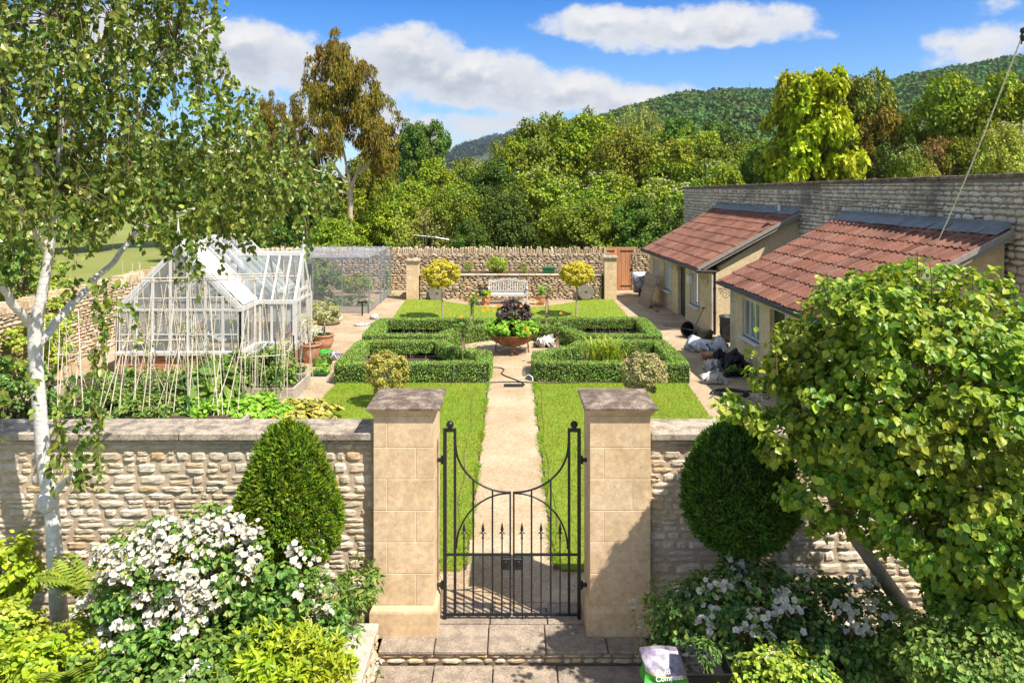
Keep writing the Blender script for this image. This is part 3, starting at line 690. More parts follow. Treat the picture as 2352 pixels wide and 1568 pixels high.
# ------------------------------------------------------------------ the gate
def gate_leaf(sg, label):
    Y = 8.66; X = lambda x: sg * x
    t = thing('iron_gate', (sg * .765, Y, 0), label, 'gate', 'pair of iron garden gates')
    mb = MB(); b = lambda p, q, w, h=None: bar(mb, p, q, w, h, (0, 1, 0))
    b((X(.762), Y, -.0), (X(.762), Y, 2.13), .040); b((X(.648), Y, .05), (X(.648), Y, 2.13), .030)
    b((X(.782), Y, 2.142), (X(.633), Y, 2.142), .040, .024); b((X(.020), Y, .05), (X(.020), Y, 1.44), .020)
    b((X(.74), Y, .73), (X(.010), Y, .73), .022, .026); b((X(.74), Y, .05), (X(.010), Y, .05), .026, .026)
    b((X(.118), Y, -.10 + .1), (X(.118), Y, .70), .016)
    mb.build('frame', M['iron'], t)
    up = [(.640, 1.98)] + [(.640 - .62 * (1 - math.cos(a)), 1.98 - .545 * math.sin(a)) for a in np.linspace(.05, math.pi / 2, 22)]
    lo = [(.632 - .61 * (1 - math.cos(a)), .80 + .625 * math.sin(a)) for a in np.linspace(0, math.pi / 2, 22)]
    up = [(.640 - .62 * (1 - math.cos(a)) , 1.98 - .545 * math.sin(a)) for a in np.linspace(0, math.pi / 2, 24)]
    mb = MB(); tube(mb, [(X(x), Y, z) for x, z in up], .012, 8); mb.build('top_curve', M['iron'], t, True)
    mb = MB(); tube(mb, [(X(x), Y, z) for x, z in lo], .010, 8); mb.build('arch', M['iron'], t, True)
    def zup(x): return np.interp(x, [p[0] for p in up][::-1], [p[1] for p in up][::-1])
    for x in (.44, .222):
        mb = MB(); bar(mb, (X(x), Y, .05), (X(x), Y, zup(x)), .020, .020, (0, 1, 0)); mb.build('bar', M['iron'], t)
    for x in (.546, .330, .113):
        mb = MB(); tube(mb, [(X(x), Y, .05), (X(x), Y, .90)], .0085, 6)
        lathe(mb, (X(x), Y, 0), [(.009, .905), (.017, .915), (.009, .93), (.010, .965), (.024, .98), (.010, .992), (.019, 1.01), (.012, 1.05), (.001, 1.10)], 8)
        for dx in (-1, 1): tube(mb, bez((X(x), Y, .965), (X(x) + dx * .028, Y, .985), (X(x) + dx * .038, Y, .960), 5), [.007, .006, .005, .004, .003], 5)
        mb.build('spear_bar', M['iron'], t)
    mb = MB(); tube(mb, [(X(.705), Y, 2.15), (X(.705), Y, 2.17)], .014, 8); ball(mb, (X(.705), Y, 2.205), .043, 18, 12); mb.build('ball_finial', M['iron'], t, True)
    mb = MB(); bbox(mb, (X(.064), Y - .012, .635), (.105, .055, .135), .01); ball(mb, (X(.075), Y - .05, .655), (.022, .012, .026), 10, 8); mb.build('lock_box', M['iron'], t)
    for z in (1.80, .38):
        mb = MB(); bbox(mb, (X(.815), Y + .01, z), (.075, .03, .045), .008); tube(mb, [(X(.793), Y, z - .04), (X(.793), Y, z + .05)], .016, 8); mb.build('hinge', M['iron'], t)
gate_leaf(-1, 'black wrought iron gate leaf hung on the pier nearer the birch')
gate_leaf(1, 'black wrought iron gate leaf hung on the shade dappled pier')

# ------------------------------------------------------------------ rear and side walls
t = thing('dry_stone_wall', (-1, 36.2, 0), 'tall dry stone rear wall topped with upright cock and hen stones', 'wall')
mb = MB(); box(mb, (-3.87, 36.33, .70), (16.85, .5, 2.1)); box(mb, (6.2, 36.33, .70), (1.1, .5, 2.1)); mb.build('wall_core', M['drygap'], t)
mb = MB(); stones(mb, (-12.3, 36.07), (1, 0), (0, -1), 16.85, -.05, 1.72, (.05, .12), (.12, .42), .04, 5, 4, .007, .01)
stones(mb, (5.66, 36.07), (1, 0), (0, -1), 1.2, -.05, 1.72, (.05, .12), (.12, .42), .04, 5, 4, .007, .01)
mb.build('stone_face', M['dry'], t)
mb = MB(); cockhen(mb, (-12.3, 36.3), (1, 0), 16.85, 1.72, .46, (.17, .34)); cockhen(mb, (5.66, 36.3), (1, 0), 1.0, 1.72, .46, (.17, .32)); mb.build('coping_stones', M['dry'], t)
t = thing('dry_stone_wall', (-12.2, 22, 0), 'long dry stone side wall with rough coping behind the greenhouse', 'wall')
mb = MB(); box(mb, (-12.45, 22.4, .75), (.5, 27.4, 2.1)); mb.build('wall_core', M['drygap'], t)
mb = MB(); stones(mb, (-12.19, 36.0), (0, -1), (1, 0), 27, -.05, 1.80, (.06, .13), (.16, .46), .035, 4, 4, .007, .01); mb.build('stone_face', M['dry'], t)
mb = MB(); cockhen(mb, (-12.44, 9.0), (0, 1), 27, 1.80, .46, (.15, .30), (.05, .12)); mb.build('coping_stones', M['dry'], t)
# low bench wall and its two pillars
t = thing('low_stone_wall', (-.2, 33.0, 0), 'low coursed stone wall behind the white bench', 'wall')
mb = MB(); box(mb, (-.2, 34.0, .5), (8.6, 1.9, 1.06)); mb.build('wall_core', M['soil'], t)
mb = MB(); stones(mb, (-4.0, 33.03), (1, 0), (0, -1), 7.9, -.02, 1.04, (.05, .11), (.12, .4), .035, 5, 4, .007, .01); mb.build('stone_face', M['dry'], t)
mb = MB(); s = -4.0
while s < 3.9:
    l = rng.uniform(.3, .7); l = min(l, 3.9 - s); bbox(mb, (s + l / 2, 33.15, 1.068), (l - .008, .36, .05), .015, 0, 0); s += l
mb.build('coping', M['dry'], t)
for x, z1, lab in ((-4.30, 1.66, 'square cut stone pillar ending the bench wall near the netted cage'), (4.25, 1.80, 'square cut stone pillar ending the bench wall near the brown wooden door')):
    t = thing('stone_pillar', (x, 33.1, 0), lab, 'pillar', 'pillars ending the bench wall')
    mb = MB(); n = 4
    for i in range(n): bbox(mb, (x, 33.12, z1 * (i + .5) / n), (.52, .52, z1 / n - .004), .004)
    mb.build('shaft', M['ashlar'], t)
    mb = MB(); sq_ring(mb, x, 33.12, [(.262, .262, z1), (.33, .33, z1 + .015), (.33, .33, z1 + .07), (.24, .24, z1 + .10)]); mb.build('cap', M['coping'], t)
# high right-hand wall
def tall_wall():
    pts = [(8.72, 38.6, 4.80), (9.75, 24.0, 5.00), (9.85, 10.5, 5.14)]
    t = thing('high_stone_wall', (9.75, 24, 0), 'high weathered pale stone wall with flat coping behind the tiled sheds', 'wall')
    fm = MB(); cm = MB(); kp = MB()
    for (x0, y0, h0), (x1, y1, h1) in zip(pts[:-1], pts[1:]):
        L = math.hypot(x1 - x0, y1 - y0); u = ((x1 - x0) / L, (y1 - y0) / L); nr = (u[1], -u[0])   # facing the garden (-x)
        hm = min(h0, h1)
        stones(fm, (x0 - .0, y0), u, nr, L, 0, hm, (.09, .19), (.16, .46), .045, 4, 4, .010, .014)
        for k in range(int(L / 1.1) + 1):
            a, b = k * 1.1, min(k * 1.1 + 1.1, L)
            if b - a < .05: continue
            cz = h0 + (h1 - h0) * ((a + b) / 2 / L)
            cxm = x0 + u[0] * (a + b) / 2 - nr[0] * .22; cym = y0 + u[1] * (a + b) / 2 - nr[1] * .22
            bbox(kp, (cxm, cym, cz + .03), (b - a - .01, .58, .09), .015, math.atan2(u[1], u[0]))
            box(cm, (cxm, cym, cz / 2 - .02), (b - a + .002, .42, cz + .03), math.atan2(u[1], u[0]))
    # end face towards the woods
    cm.build('wall_core', M['whitemortar'], t); fm.build('stone_face', M['whitestone'], t); kp.build('coping', M['lichen'], t)
tall_wall()

# ------------------------------------------------------------------ box parterre
def hedge_bed(name, path, label, w=.38, h=.47, stem_side=1):
    """closed hedge following the centre path; path counter-clockwise, inside of the bed on its left"""
    p = np.array(path); n = len(p)
    t = thing(name, (p[:, 0].mean(), p[:, 1].mean(), 0), label, 'hedge', 'clipped box hedges of the parterre')
    seg = np.roll(p, -1, 0) - p; L = np.linalg.norm(seg, axis=1); d = unit(seg)
    mb = MB(); st = MB(); lf = MB()
    # dark body
    dn = unit(d + np.roll(d, 1, 0)); nn = np.stack([-dn[:, 1], dn[:, 0]], 1)
    cosb = np.clip((nn * np.stack([-d[:, 1], d[:, 0]], 1)).sum(1), .6, 1)[:, None]
    o = p - nn * (w / 2 - .05) / cosb; i_ = p + nn * (w / 2 - .05) / cosb
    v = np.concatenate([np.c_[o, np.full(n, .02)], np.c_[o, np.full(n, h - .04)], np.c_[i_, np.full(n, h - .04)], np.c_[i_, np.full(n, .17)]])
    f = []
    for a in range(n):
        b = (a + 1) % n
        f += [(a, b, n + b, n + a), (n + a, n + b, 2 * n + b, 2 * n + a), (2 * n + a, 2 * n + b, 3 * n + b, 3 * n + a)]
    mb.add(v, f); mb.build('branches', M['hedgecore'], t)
    tot = L.sum(); cum = np.cumsum(L)
    def along(m):
        s = rng.uniform(0, tot, m); k = np.searchsorted(cum, s); k = np.minimum(k, n - 1); a = (L[k] - (cum[k] - s)) / L[k]
        q = p[k] + seg[k] * a[:, None]; tt = unit(dn[k] * (1 - a)[:, None] + dn[(k + 1) % n] * a[:, None]); return q, np.stack([-tt[:, 1], tt[:, 0]], 1)
    for which, dens in (('top', 2100 * w), ('out', 2000 * h), ('in', 1800 * h)):
        m = int(tot * dens); q, nr = along(m)
        if which == 'top':
            off = rng.uniform(-.5, .5, m) * w; z = np.full(m, h) + rng.normal(size=m) * .007 + .008 * np.sin(q[:, 0] * 5 + q[:, 1] * 4); out = np.c_[nr * (off / w)[:, None] * .6, np.ones(m)]
        else:
            sgn = -1 if which == 'out' else 1; off = sgn * (w / 2 + rng.normal(size=m) * .008); z = rng.uniform(.0 if sgn < 0 else .16, h, m); out = np.c_[nr * sgn, np.full(m, .25)]
            # lumpy clipped faces
            off = off + sgn * .012 * np.sin(q[:, 0] * 9 + z * 11) * np.sin(q[:, 1] * 8 - z * 7)
        pos = np.c_[q + nr * off[:, None], z]; out = unit(out)
        nrm = unit(out + rng.normal(size=(m, 3)) * .55); dd = rng.normal(size=(m, 3)) + out * .7 + [0, 0, .3]
        leaves(lf, pos, dd, nrm, rng.uniform(.026, .046, m), RHOMB)
    lf.build('foliage', M['box'], t)
    m = int(tot * 16); q, nr = along(m); q = q + nr * (w / 2 - .06 + rng.uniform(-.03, .04, m))[:, None]
    for a in range(m):
        x, y = q[a]; j = rng.normal(size=2) * .025
        tube(st, [(x, y, 0), (x + j[0] * .4, y + j[1] * .4, .12), (x + j[0], y + j[1], .26)], [.008, .007, .004], 4, cap=False)
    tag(st.build('stems', M['boxstem'], t), kind='stuff')
    return t
def arc(cx, cy, r, a0, a1, n): return [(cx + r * math.cos(R(a)), cy + r * math.sin(R(a))) for a in np.linspace(a0, a1, n)]
rc = 2.12; CY = 22.4
def sub(a, b, k): return [(a[0] + (b[0] - a[0]) * i / k, a[1] + (b[1] - a[1]) * i / k) for i in range(k)]
def close(pts, k=4):
    o = []
    for a, b in zip(pts, pts[1:] + pts[:1]):
        k = max(1, int(math.dist(a, b) / .45)); o += sub(a, b, k)
    return o
iy = CY - math.sqrt(rc ** 2 - .72 ** 2); ang_in = math.degrees(math.atan2(iy - CY, -.72)); yb = 21.86
xb = -math.sqrt(rc ** 2 - (yb - CY) ** 2); ang_b = math.degrees(math.atan2(yb - CY, xb))
fl = [(-.72, 19.25)] + arc(0, CY, rc, ang_in, ang_b, 9) + [(-4.24, 21.86), (-4.26, 19.05)]
fr = [(-x, y + .03) for x, y in fl][::-1]
hedge_bed('box_hedge', close(fl)[::1], 'clipped box hedge bed at the front of the parterre beside the potted olives')
hedge_bed('box_hedge', close(fr), 'clipped box hedge bed at the front of the parterre with strappy lilies inside')
yb2 = 22.78; xb2 = -math.sqrt(rc ** 2 - (yb2 - CY) ** 2); a2 = math.degrees(math.atan2(yb2 - CY, xb2))
iy2 = CY + math.sqrt(rc ** 2 - .72 ** 2); a3 = math.degrees(math.atan2(iy2 - CY, -.72))
rl = arc(0, CY, rc, a3, a2, 9) + [(-4.30, 22.78), (-4.32, 25.5), (-.72, 25.5)]
rl = rl[::-1]
rr = [(-x * 1.005, y + (.15 if y > 25 else 0)) for x, y in rl][::-1]
def ccw(p):
    a = sum(p[i - 1][0] * p[i][1] - p[i][0] * p[i - 1][1] for i in range(len(p))); return p if a > 0 else p[::-1]
hedge_bed('box_hedge', ccw(close(rl)), 'clipped box hedge bed at the rear of the parterre nearest the netted cage')
hedge_bed('box_hedge', ccw(close(rr)), 'clipped box hedge bed at the rear of the parterre nearest the tiled sheds')
# soil and membrane in the beds
mb = MB()
for p in (fl, fr, rl, rr): sheet(mb, ccw(p), .012)
struct('bed_soil', mb, M['soil'])
mb = MB()
for (x0, x1, y0, y1) in ((-3.9, -1.6, 19.5, 20.6), (2.2, 3.9, 19.5, 20.4), (-3.9, -1.9, 23.3, 24.6), (2.0, 3.9, 23.3, 25.0)):
    grid(mb, lambda u, v: np.stack([x0 + (x1 - x0) * u, y0 + (y1 - y0) * v, .05 + .05 * np.sin(u * 9 + x0) * np.sin(v * 7) + rng.uniform(-.012, .012, u.shape)], -1), 14, 10)
struct('weed_membrane', mb, M['membrane'])
# ------------------------------------------------------------------ tiled lean-to sheds
def tile_roof(mb, ea, eb, ra, rb, courses, cols):
    """ea,eb eave near/far; ra,rb ridge near/far. Every double-roll tile is an island of the roof mesh."""
    ea, eb, ra, rb = (np.array(x, float) for x in (ea, eb, ra, rb))
    nrm = np.cross(ra - ea, eb - ea); nrm = nrm / np.linalg.norm(nrm); nrm = nrm * np.sign(nrm[2])
    def pt(u, v): return ea + (eb - ea) * u + (ra - ea) * v + (rb - ra - eb + ea) * u * v
    prof = [(0, 0), (.10, .030), (.24, .042), (.38, .030), (.48, .004), (.60, .0), (.74, .010), (.88, .0), (1.02, .002)]
    for i in range(courses):
        v0 = i / courses; v1 = (i + 1.06) / courses; v1 = min(v1, 1.0)
        for j in range(cols):
            dz = rng.normal() * .004; dv = rng.normal() * .0025; V = []
            for k, (a, h) in enumerate(prof):
                u = (j + a) / cols; V.append(pt(u, v0 + dv) + nrm * (h + .034 + dz))
            for k, (a, h) in enumerate(prof):
                u = (j + a) / cols; V.append(pt(u, v1) + nrm * (h + .006 + dz))
            for k, (a, h) in enumerate(prof):
                u = (j + a) / cols; V.append(pt(u, v0 + dv) + nrm * (h + .010 + dz))
            n = len(prof)
            f = [(k, k + 1, n + k + 1, n + k) for k in range(n - 1)] + [(2 * n + k, 2 * n + k + 1, k + 1, k) for k in range(n - 1)]
            mb.add(V, np.array(f))
    # underside boarding
    q = [pt(0, 0), pt(1, 0), pt(1, 1), pt(0, 1)]; mb.add([tuple(x - nrm * .02) for x in q], [(0, 1, 2, 3)], 1)
    return pt, nrm
def scroll(mb, c, u, s=.28):
    """wrought scroll bracket under a gutter; u = direction out from the wall"""
    c = np.array(c); u = np.array(u); z = np.array([0, 0, 1.0])
    tube(mb, [c, c + u * s], .010, 5); tube(mb, [c, c - z * s], .010, 5)
    a = np.linspace(0, 4.4 * math.pi / 2 * 1.6, 26); r = np.linspace(.36, .06, 26) * s
    o = c + u * s * .45 - z * s * .42
    tube(mb, [o + u * rr * math.cos(t) + z * rr * math.sin(t) for t, rr in zip(a, r)], .008, 5)
    o2 = c + u * s * .82 - z * s * .16; a = np.linspace(0, 9, 18); r = np.linspace(.16, .03, 18) * s
    tube(mb, [o2 + u * rr * math.cos(t) + z * rr * math.sin(t) for t, rr in zip(a, r)], .006, 5)
def wall_open(mb, p0, u, nr, L, H, th, opens, mat=0):
    """straight wall with rectangular openings (s0,s1,z0,z1), built of butted piers"""
    cuts = sorted({0, L, *[a for o in opens for a in o[:2]]})
    for a, b in zip(cuts[:-1], cuts[1:]):
        zs = [(-.05, H)]
        for o in opens:
            if o[0] <= a and o[1] >= b: zs = [(-.05, o[2]), (o[3], H)]
        for z0, z1 in zs:
            if z1 - z0 < .01: continue
            m = (a + b) / 2; box(mb, (p0[0] + u[0] * m - nr[0] * th / 2, p0[1] + u[1] * m - nr[1] * th / 2, (z0 + z1) / 2), (b - a, th, z1 - z0), math.atan2(u[1], u[0]), mat)
def window(t, p0, u, nr, o, bars, sill=True, h=0):
    s0, s1, z0, z1 = o; fr = MB()
    def pt(s, z, d): return (p0[0] + u[0] * s + nr[0] * d, p0[1] + u[1] * s + nr[1] * d, z)
    up = (nr[0], nr[1], 0)
    for a, b in (((s0 + .03, z0, ), (s0 + .03, z1)), ((s1 - .03, z0), (s1 - .03, z1))): bar(fr, pt(a[0], a[1], -.09), pt(b[0], b[1], -.09), .06, .07, up)
    for z in (z0 + .03, z1 - .03): bar(fr, pt(s0 + .06, z, -.09), pt(s1 - .06, z, -.09), .06, .07, up)
    for k in range(1, bars): 
        s = s0 + (s1 - s0) * k / bars; bar(fr, pt(s, z0 + .06, -.09), pt(s, z1 - .06, -.09), .055, .06, up)
    f = fr.build('window', M['white'], t)
    g = MB(); g.add([pt(s0 + .03, z0 + .03, -.10), pt(s1 - .03, z0 + .03, -.10), pt(s1 - .03, z1 - .03, -.10), pt(s0 + .03, z1 - .03, -.10)], [(0, 1, 2, 3)]); g.build('pane', M['winglass'], f)
    ORG[f.name] = ORG[t.name]
    if sill:
        m = MB(); c = pt((s0 + s1) / 2, z0 - .03, .02); bbox(m, c, (s1 - s0 + .12, .20, .06), .008, math.atan2(u[1], u[0])); m.build('sill', M['white'], f)
def shed(label, corner, dirn, L, eave, ridge, opens, doors, roofq, courses, cols, quoinflip=1):
    (cx, cy) = corner; u = np.array(dirn) / np.linalg.norm(dirn); nr = np.array([-u[1], u[0]]) if (-u[1]) < 0 else np.array([u[1], -u[0]])
    t = thing('garden_shed', (cx, cy, 0), label, 'shed')
    ea, eb, ra, rb = roofq
    mb = MB(); pt, nrm = tile_roof(mb, ea, eb, ra, rb, courses, cols); mb.build('roof', [M['tile'], M['barge']], t)
    H = eave - .12
    mb = MB(); wall_open(mb, corner, u, nr, L, H, .26, opens + doors)
    # gable ends follow the roof slope
    D = ridge[0]; 
    for s, back in ((.0, 0), (L - .26, 1)):
        a = np.array(corner) + u * s; b = a + u * .26; wx = -nr
        e = .26
        A = [(a + wx * e), (a + wx * D), (b + wx * D), (b + wx * e)]
        zt = [H + (ridge[1] - .16 - H) * (x / D) for x in (e, D, D, e)]
        v = [(p[0], p[1], -.05) for p in A] + [(p[0], p[1], z) for p, z in zip(A, zt)]
        mb.add(v, [(0, 1, 5, 4), (1, 2, 6, 5), (2, 3, 7, 6), (3, 0, 4, 7), (4, 5, 6, 7)])
    mb.build('wall', M['render'], t)
    mb = MB()
    q = np.array(corner); 
    for k in range(6):
        hh = H / 6; l = .34 if k % 2 else .22
        c = q + u * (l / 2) + nr * .003 * 0; bbox(mb, (c[0] + nr[0] * -.09, c[1] + nr[1] * -.09, hh * (k + .5)), (l + .012, .20, hh - .006), .006, math.atan2(u[1], u[0]))
    mb.build('quoin', M['quoin'], t)
    for o, b in zip(opens, [2] * 9): window(t, corner, u, nr, o, 3 if o[1] - o[0] > 1.0 else 2)
    for o in doors:
        m = MB(); c = q + u * (o[0] + o[1]) / 2 - nr * .14; n = 5; w = (o[1] - o[0]) / n
        for i in range(n):
            cc = q + u * (o[0] + w * (i + .5)) - nr * .14; box(m, (cc[0], cc[1], (o[2] + o[3]) / 2), (w - .008, .05, o[3] - o[2]), math.atan2(u[1], u[0]))
        m.build('door', M['greydoor'], t)
    # gutter, flashing, barge boards
    mb = MB(); e0 = np.array(ea) ; e1 = np.array(eb); o = np.array([nr[0], nr[1], 0]) * .03 - np.array([0, 0, .055])
    tube(mb, [e0 + o, e1 + o], .058, 8); mb.build('gutter', M['iron'], t)
    mb = MB(); r0, r1 = np.array(ra), np.array(rb); dn = (np.array(ea) - r0); dn /= np.linalg.norm(dn)
    nn = 12
    for k in range(nn):
        a = r0 + (r1 - r0) * k / nn; b = r0 + (r1 - r0) * (k + 1) / nn - (r1 - r0) / np.linalg.norm(r1 - r0) * .006; z = np.array([0, 0, 1.0])
        j = rng.uniform(-.012, .012, 4)
        v = [a + z * (.16 + j[0]), b + z * (.16 + j[1]), b + z * (.085 + j[2] * .3), a + z * (.085 + j[3] * .3), b + dn * .34 + z * (.075 + j[2]), a + dn * .34 + z * (.075 + j[3])]
        mb.add(v, [(0, 1, 2, 3), (3, 2, 4, 5)])
    mb.build('flashing', M['lead'], t)
    mb = MB(); g = (np.array(eb) - np.array(ea)); g = g / np.linalg.norm(g) * .03
    bar(mb, np.array(ea) - g - [0, 0, .07], np.array(ra) - g - [0, 0, .07], .035, .17); bar(mb, np.array(ea) - g * 2.2 - [0, 0, .01], np.array(ra) - g * 2.2 + [0, 0, -.005], .05, .09)
    mb.build('barge_board', M['barge'], t)
    return t, q, u, nr
S1, q1, u1, n1 = shed('farther tiled lean to shed with a dark door between small windows', (6.66, 25.4), (-.0757, 1.0), 8.1, 2.19, (3.02, 4.05),
     [(1.25, 2.40, .66, 1.86), (4.75, 5.85, .72, 1.86), (6.65, 7.55, .80, 1.86)], [(2.92, 3.85, -.02, 1.95)],
     ((6.13, 25.18, 2.19), (5.70, 33.4, 2.17), (9.62, 25.4, 4.05), (9.02, 33.5, 4.05)), 8, 30)
mb = MB(); tube(mb, [(6.05, 25.12, 2.12), (6.76, 25.18, 2.09)], .05, 8); tube(mb, [(6.70, 25.2, 2.09), (6.70, 25.2, .02)], .045, 8)
for z in (1.5, .7): tube(mb, [(6.70, 25.2, z), (6.70, 25.2, z + .06)], .056, 8)
mb.build('downpipe', M['iron'], S1)
for s in (.35, 3.95): 
    mb = MB(); c = q1 + u1 * s + n1 * .01; scroll(mb, (c[0], c[1], 2.05), (n1[0], n1[1], 0), .40); mb.build('scroll_bracket', M['iron'], S1)
mb = MB(); c = P(1585, 640, 26.2); lathe(mb, (c.x, c.y, c.z - .16), [(.001, 0), (.11, .01), (.125, .25), (.13, .30), (.115, .30), (.10, .03)], 16); tube(mb, [(c.x, c.y, c.z + .14), (c.x, c.y, c.z + .30)], .008, 5); mb.build('hanging_lamp', M['white'], S1, False)
S2, q2, u2, n2 = shed('nearer tiled lean to shed half hidden by the big green shrub', (6.15, 21.45), (.045, -1.0), 6.6, 2.20, (3.25, 4.05),
     [(.95, 2.20, .92, 1.94)], [(2.90, 3.80, -.02, 1.95)],
     ((6.16, 14.7, 2.22), (5.90, 21.75, 2.22), (9.66, 14.72, 4.05), (9.42, 21.85, 4.05)), 9, 26)
mb = MB(); c = q2 + u2 * .15 + n2 * .01; scroll(mb, (c[0], c[1], 2.06), (n2[0], n2[1], 0), .40); mb.build('scroll_bracket', M['iron'], S2)
mb = MB(); bar(mb, (8.95, 25.62, 4.08), (8.95, 25.62, 4.32), .10, .14); mb.build('vent', M['lead'], S1)
# rendered building end at the right edge with cable pipe and warning sign
t = thing('rendered_building', (10.2, 12.5, 0), 'cream rendered building corner with a grey green pipe beyond the high wall end', 'building')
mb = MB(); box(mb, (11.3, 11.55, 1.9), (2.4, 3.0, 4.0)); mb.build('wall', M['render'], t)
mb = MB(); tube(mb, [(9.60, 14.2, 0), (9.60, 14.2, 4.2)], .035, 8); mb.build('pipe', M['lead'], t)
mb = MB(); box(mb, (9.62, 14.05, 2.72), (.28, .02, .30)); f = mb.build('warning_sign', M['yellow'], t)
mb = MB(); y = 14.035
for a, b in (((-.08, -.05), (0, .09)), ((0, .09), (.08, -.05)), ((.08, -.05), (-.08, -.05))): bar(mb, (9.62 + a[0], y, 2.74 + a[1]), (9.62 + b[0], y, 2.74 + b[1]), .016, .01, (0, 1, 0))
bar(mb, (9.62, y, 2.77), (9.62, y, 2.72), .014, .01, (0, 1, 0)); mb.build('symbol', M['iron'], f)

# ------------------------------------------------------------------ greenhouse
GX0, GX1, GY0, GY1 = -10.22, -7.04, 19.7, 24.5; GE, GR, GS = 1.73, 3.34, .60; GC = (GX0 + GX1) / 2
WY0, WY1, WX1, WR = 21.0, 22.55, -5.98, 2.96; WM = (WY0 + WY1) / 2
t = thing('greenhouse', (GC, GY0, 0), 'white framed greenhouse with glazed side porch on a red brick base', 'greenhouse'); GH = t
mb = MB()
for c, s in (((GC, GY0 + .11, .26), (GX1 - GX0, .22, .62)), ((GX0 + .11, (GY0 + GY1) / 2, .26), (.22, GY1 - GY0 - .44, .62)), ((GC, GY1 - .11, .26), (GX1 - GX0, .22, .62)),
             ((GX1 - .11, (GY0 + WY0) / 2 + .11, .26), (.22, WY0 - GY0 - .2, .62)), ((GX1 - .11, (WY1 + GY1) / 2, .26), (.22, GY1 - WY1 - .24, .62)), (((GX1 + WX1) / 2, WY0 + .11, .26), (WX1 - GX1 - .0, .22, .62)), (((GX1 + WX1) / 2, WY1 - .11, .26), (WX1 - GX1, .22, .62))): box(mb, c, s)
mb.build('brick_base', M['brick'], t)
mb = MB(); V = Vector
def wb(p, q, w=.05, h=.05, up=(0, 0, 1)): bar(mb, p, q, w * 1.25, h * 1.15, up)
# sills
for p, q in (((GX0 - .06, GY0 + .08, GS), (GX1 + .06, GY0 + .08, GS)), ((GX0 + .08, GY0 + .26, GS), (GX0 + .08, GY1, GS)), ((GX1 - .06, GY0 + .26, GS), (GX1 - .06, WY0 - .05, GS)), ((GX1 + .04, WY0 + .08, GS), (WX1 + .04, WY0 + .08, GS))): wb(p, q, .28, .075)
mb.build('sill', M['white'], t)
mb = MB()
def gable(y, x0, x1, ze, zr, nb, w=.055):
    xm = (x0 + x1) / 2
    wb((x0, y, ze), (xm, y, zr), .06, .13, (0, 0, 1)); wb((x1, y, ze), (xm, y, zr), .06, .13, (0, 0, 1))
    for k in range(nb + 1):
        x = x0 + (x1 - x0) * k / nb; z = ze + (zr - ze) * (1 - abs(x - xm) / (xm - x0)); wb((x, y, GS + .03), (x, y, z - .03), w if 0 < k < nb else .09, .05, (0, 1, 0))
    wb((x0, y, ze - .02), (x1, y, ze - .02), .05, .05, (0, 0, 1))
    wb((x0, y, ze * .62), (x1, y, ze * .62), .03, .03, (0, 0, 1))
gable(GY0 + .06, GX0, GX1, GE, GR, 7); gable(GY1 - .06, GX0, GX1, GE, GR, 7)
for x in (GX0, GX1):
    for k in range(10):
        y = GY0 + .06 + (GY1 - GY0 - .12) * k / 9
        wb((x, y, GS + .03), (x, y, GE), .05, .05); wb((x, y, GE), (GC, y, GR), .04, .07)
    wb((x, GY0, GE), (x, GY1, GE), .10, .10)
wb((GC, GY0 - .05, GR + .03), (GC, GY1 + .05, GR + .03), .10, .12)
# porch wing, ridge running sideways
for y in (WY0, WY1):
    for k in range(4):
        x = GX1 + .1 + (WX1 - GX1 - .1) * k / 3
        wb((x, y, GS if y == WY0 else .0), (x, y, GE), .05, .05); wb((x, y, GE), (x, WM, WR), .04, .06)
    wb((GX1, y, GE), (WX1 + .05, y, GE), .09, .09)
wb((GX1 - .9, WM, WR + .03), (WX1 + .08, WM, WR + .03), .09, .10)
for y in (WY0, WY1): wb((WX1, y, GE), (WX1, WM, WR), .06, .12); wb((WX1, y, 0), (WX1, y, GE), .09, .09)
wb((WX1, WY0, GE), (WX1, WY1, GE), .06, .06); wb((WX1, WM - .42, GE), (WX1, WM - .42, 2.35), .05, .05); wb((WX1, WM + .42, GE), (WX1, WM + .42, 2.35), .05, .05); wb((WX1, WM, GE), (WX1, WM, WR), .05, .05)
# inner ties
for y in (20.9, 22.3, 23.6): wb((GX0, y, GE), (GX1, y, GE), .03, .05); wb((GC, y, GE), (GC, y, GR), .03, .03); wb((GX0 + .2, y, GE), (GC, y, 2.5), .03, .03); wb((GX1 - .2, y, GE), (GC, y, 2.5), .03, .03)
mb.build('frame', M['white'], t)
mb = MB()
def quad(a, b, c, d): mb.add([a, b, c, d], [(0, 1, 2, 3)])
for y in (GY0 + .06, GY1 - .06):
    quad((GX0, y, GS), (GX1, y, GS), (GX1, y, GE), (GX0, y, GE)); mb.add([(GX0, y, GE), (GX1, y, GE), (GC, y, GR)], [(0, 1, 2)])
quad((GX0, GY0, GS), (GX0, GY1, GS), (GX0, GY1, GE), (GX0, GY0, GE)); quad((GX1, WY1, GS), (GX1, GY1, GS), (GX1, GY1, GE), (GX1, WY1, GE)); quad((GX1, GY0, GS), (GX1, WY0, GS), (GX1, WY0, GE), (GX1, GY0, GE))
quad((GX0, GY0, GE), (GX0, GY1, GE), (GC, GY1, GR), (GC, GY0, GR)); quad((GX1, GY0, GE), (GX1, GY1, GE), (GC, GY1, GR), (GC, GY0, GR))
for y in (WY0, WY1): quad((GX1, y, GS), (WX1, y, GS), (WX1, y, GE), (GX1, y, GE)); quad((GX1 - .7, y, GE), (WX1, y, GE), (WX1, WM, WR), (GX1 - .7, WM, WR))
mb.build('glazing', M['glass'], t)
mb = MB()
for k in range(60):
    y = GY0 + (GY1 - GY0) * (k + .5) / 60; box(mb, (GC, y, GR + .135), (.02, .035, .09)); 
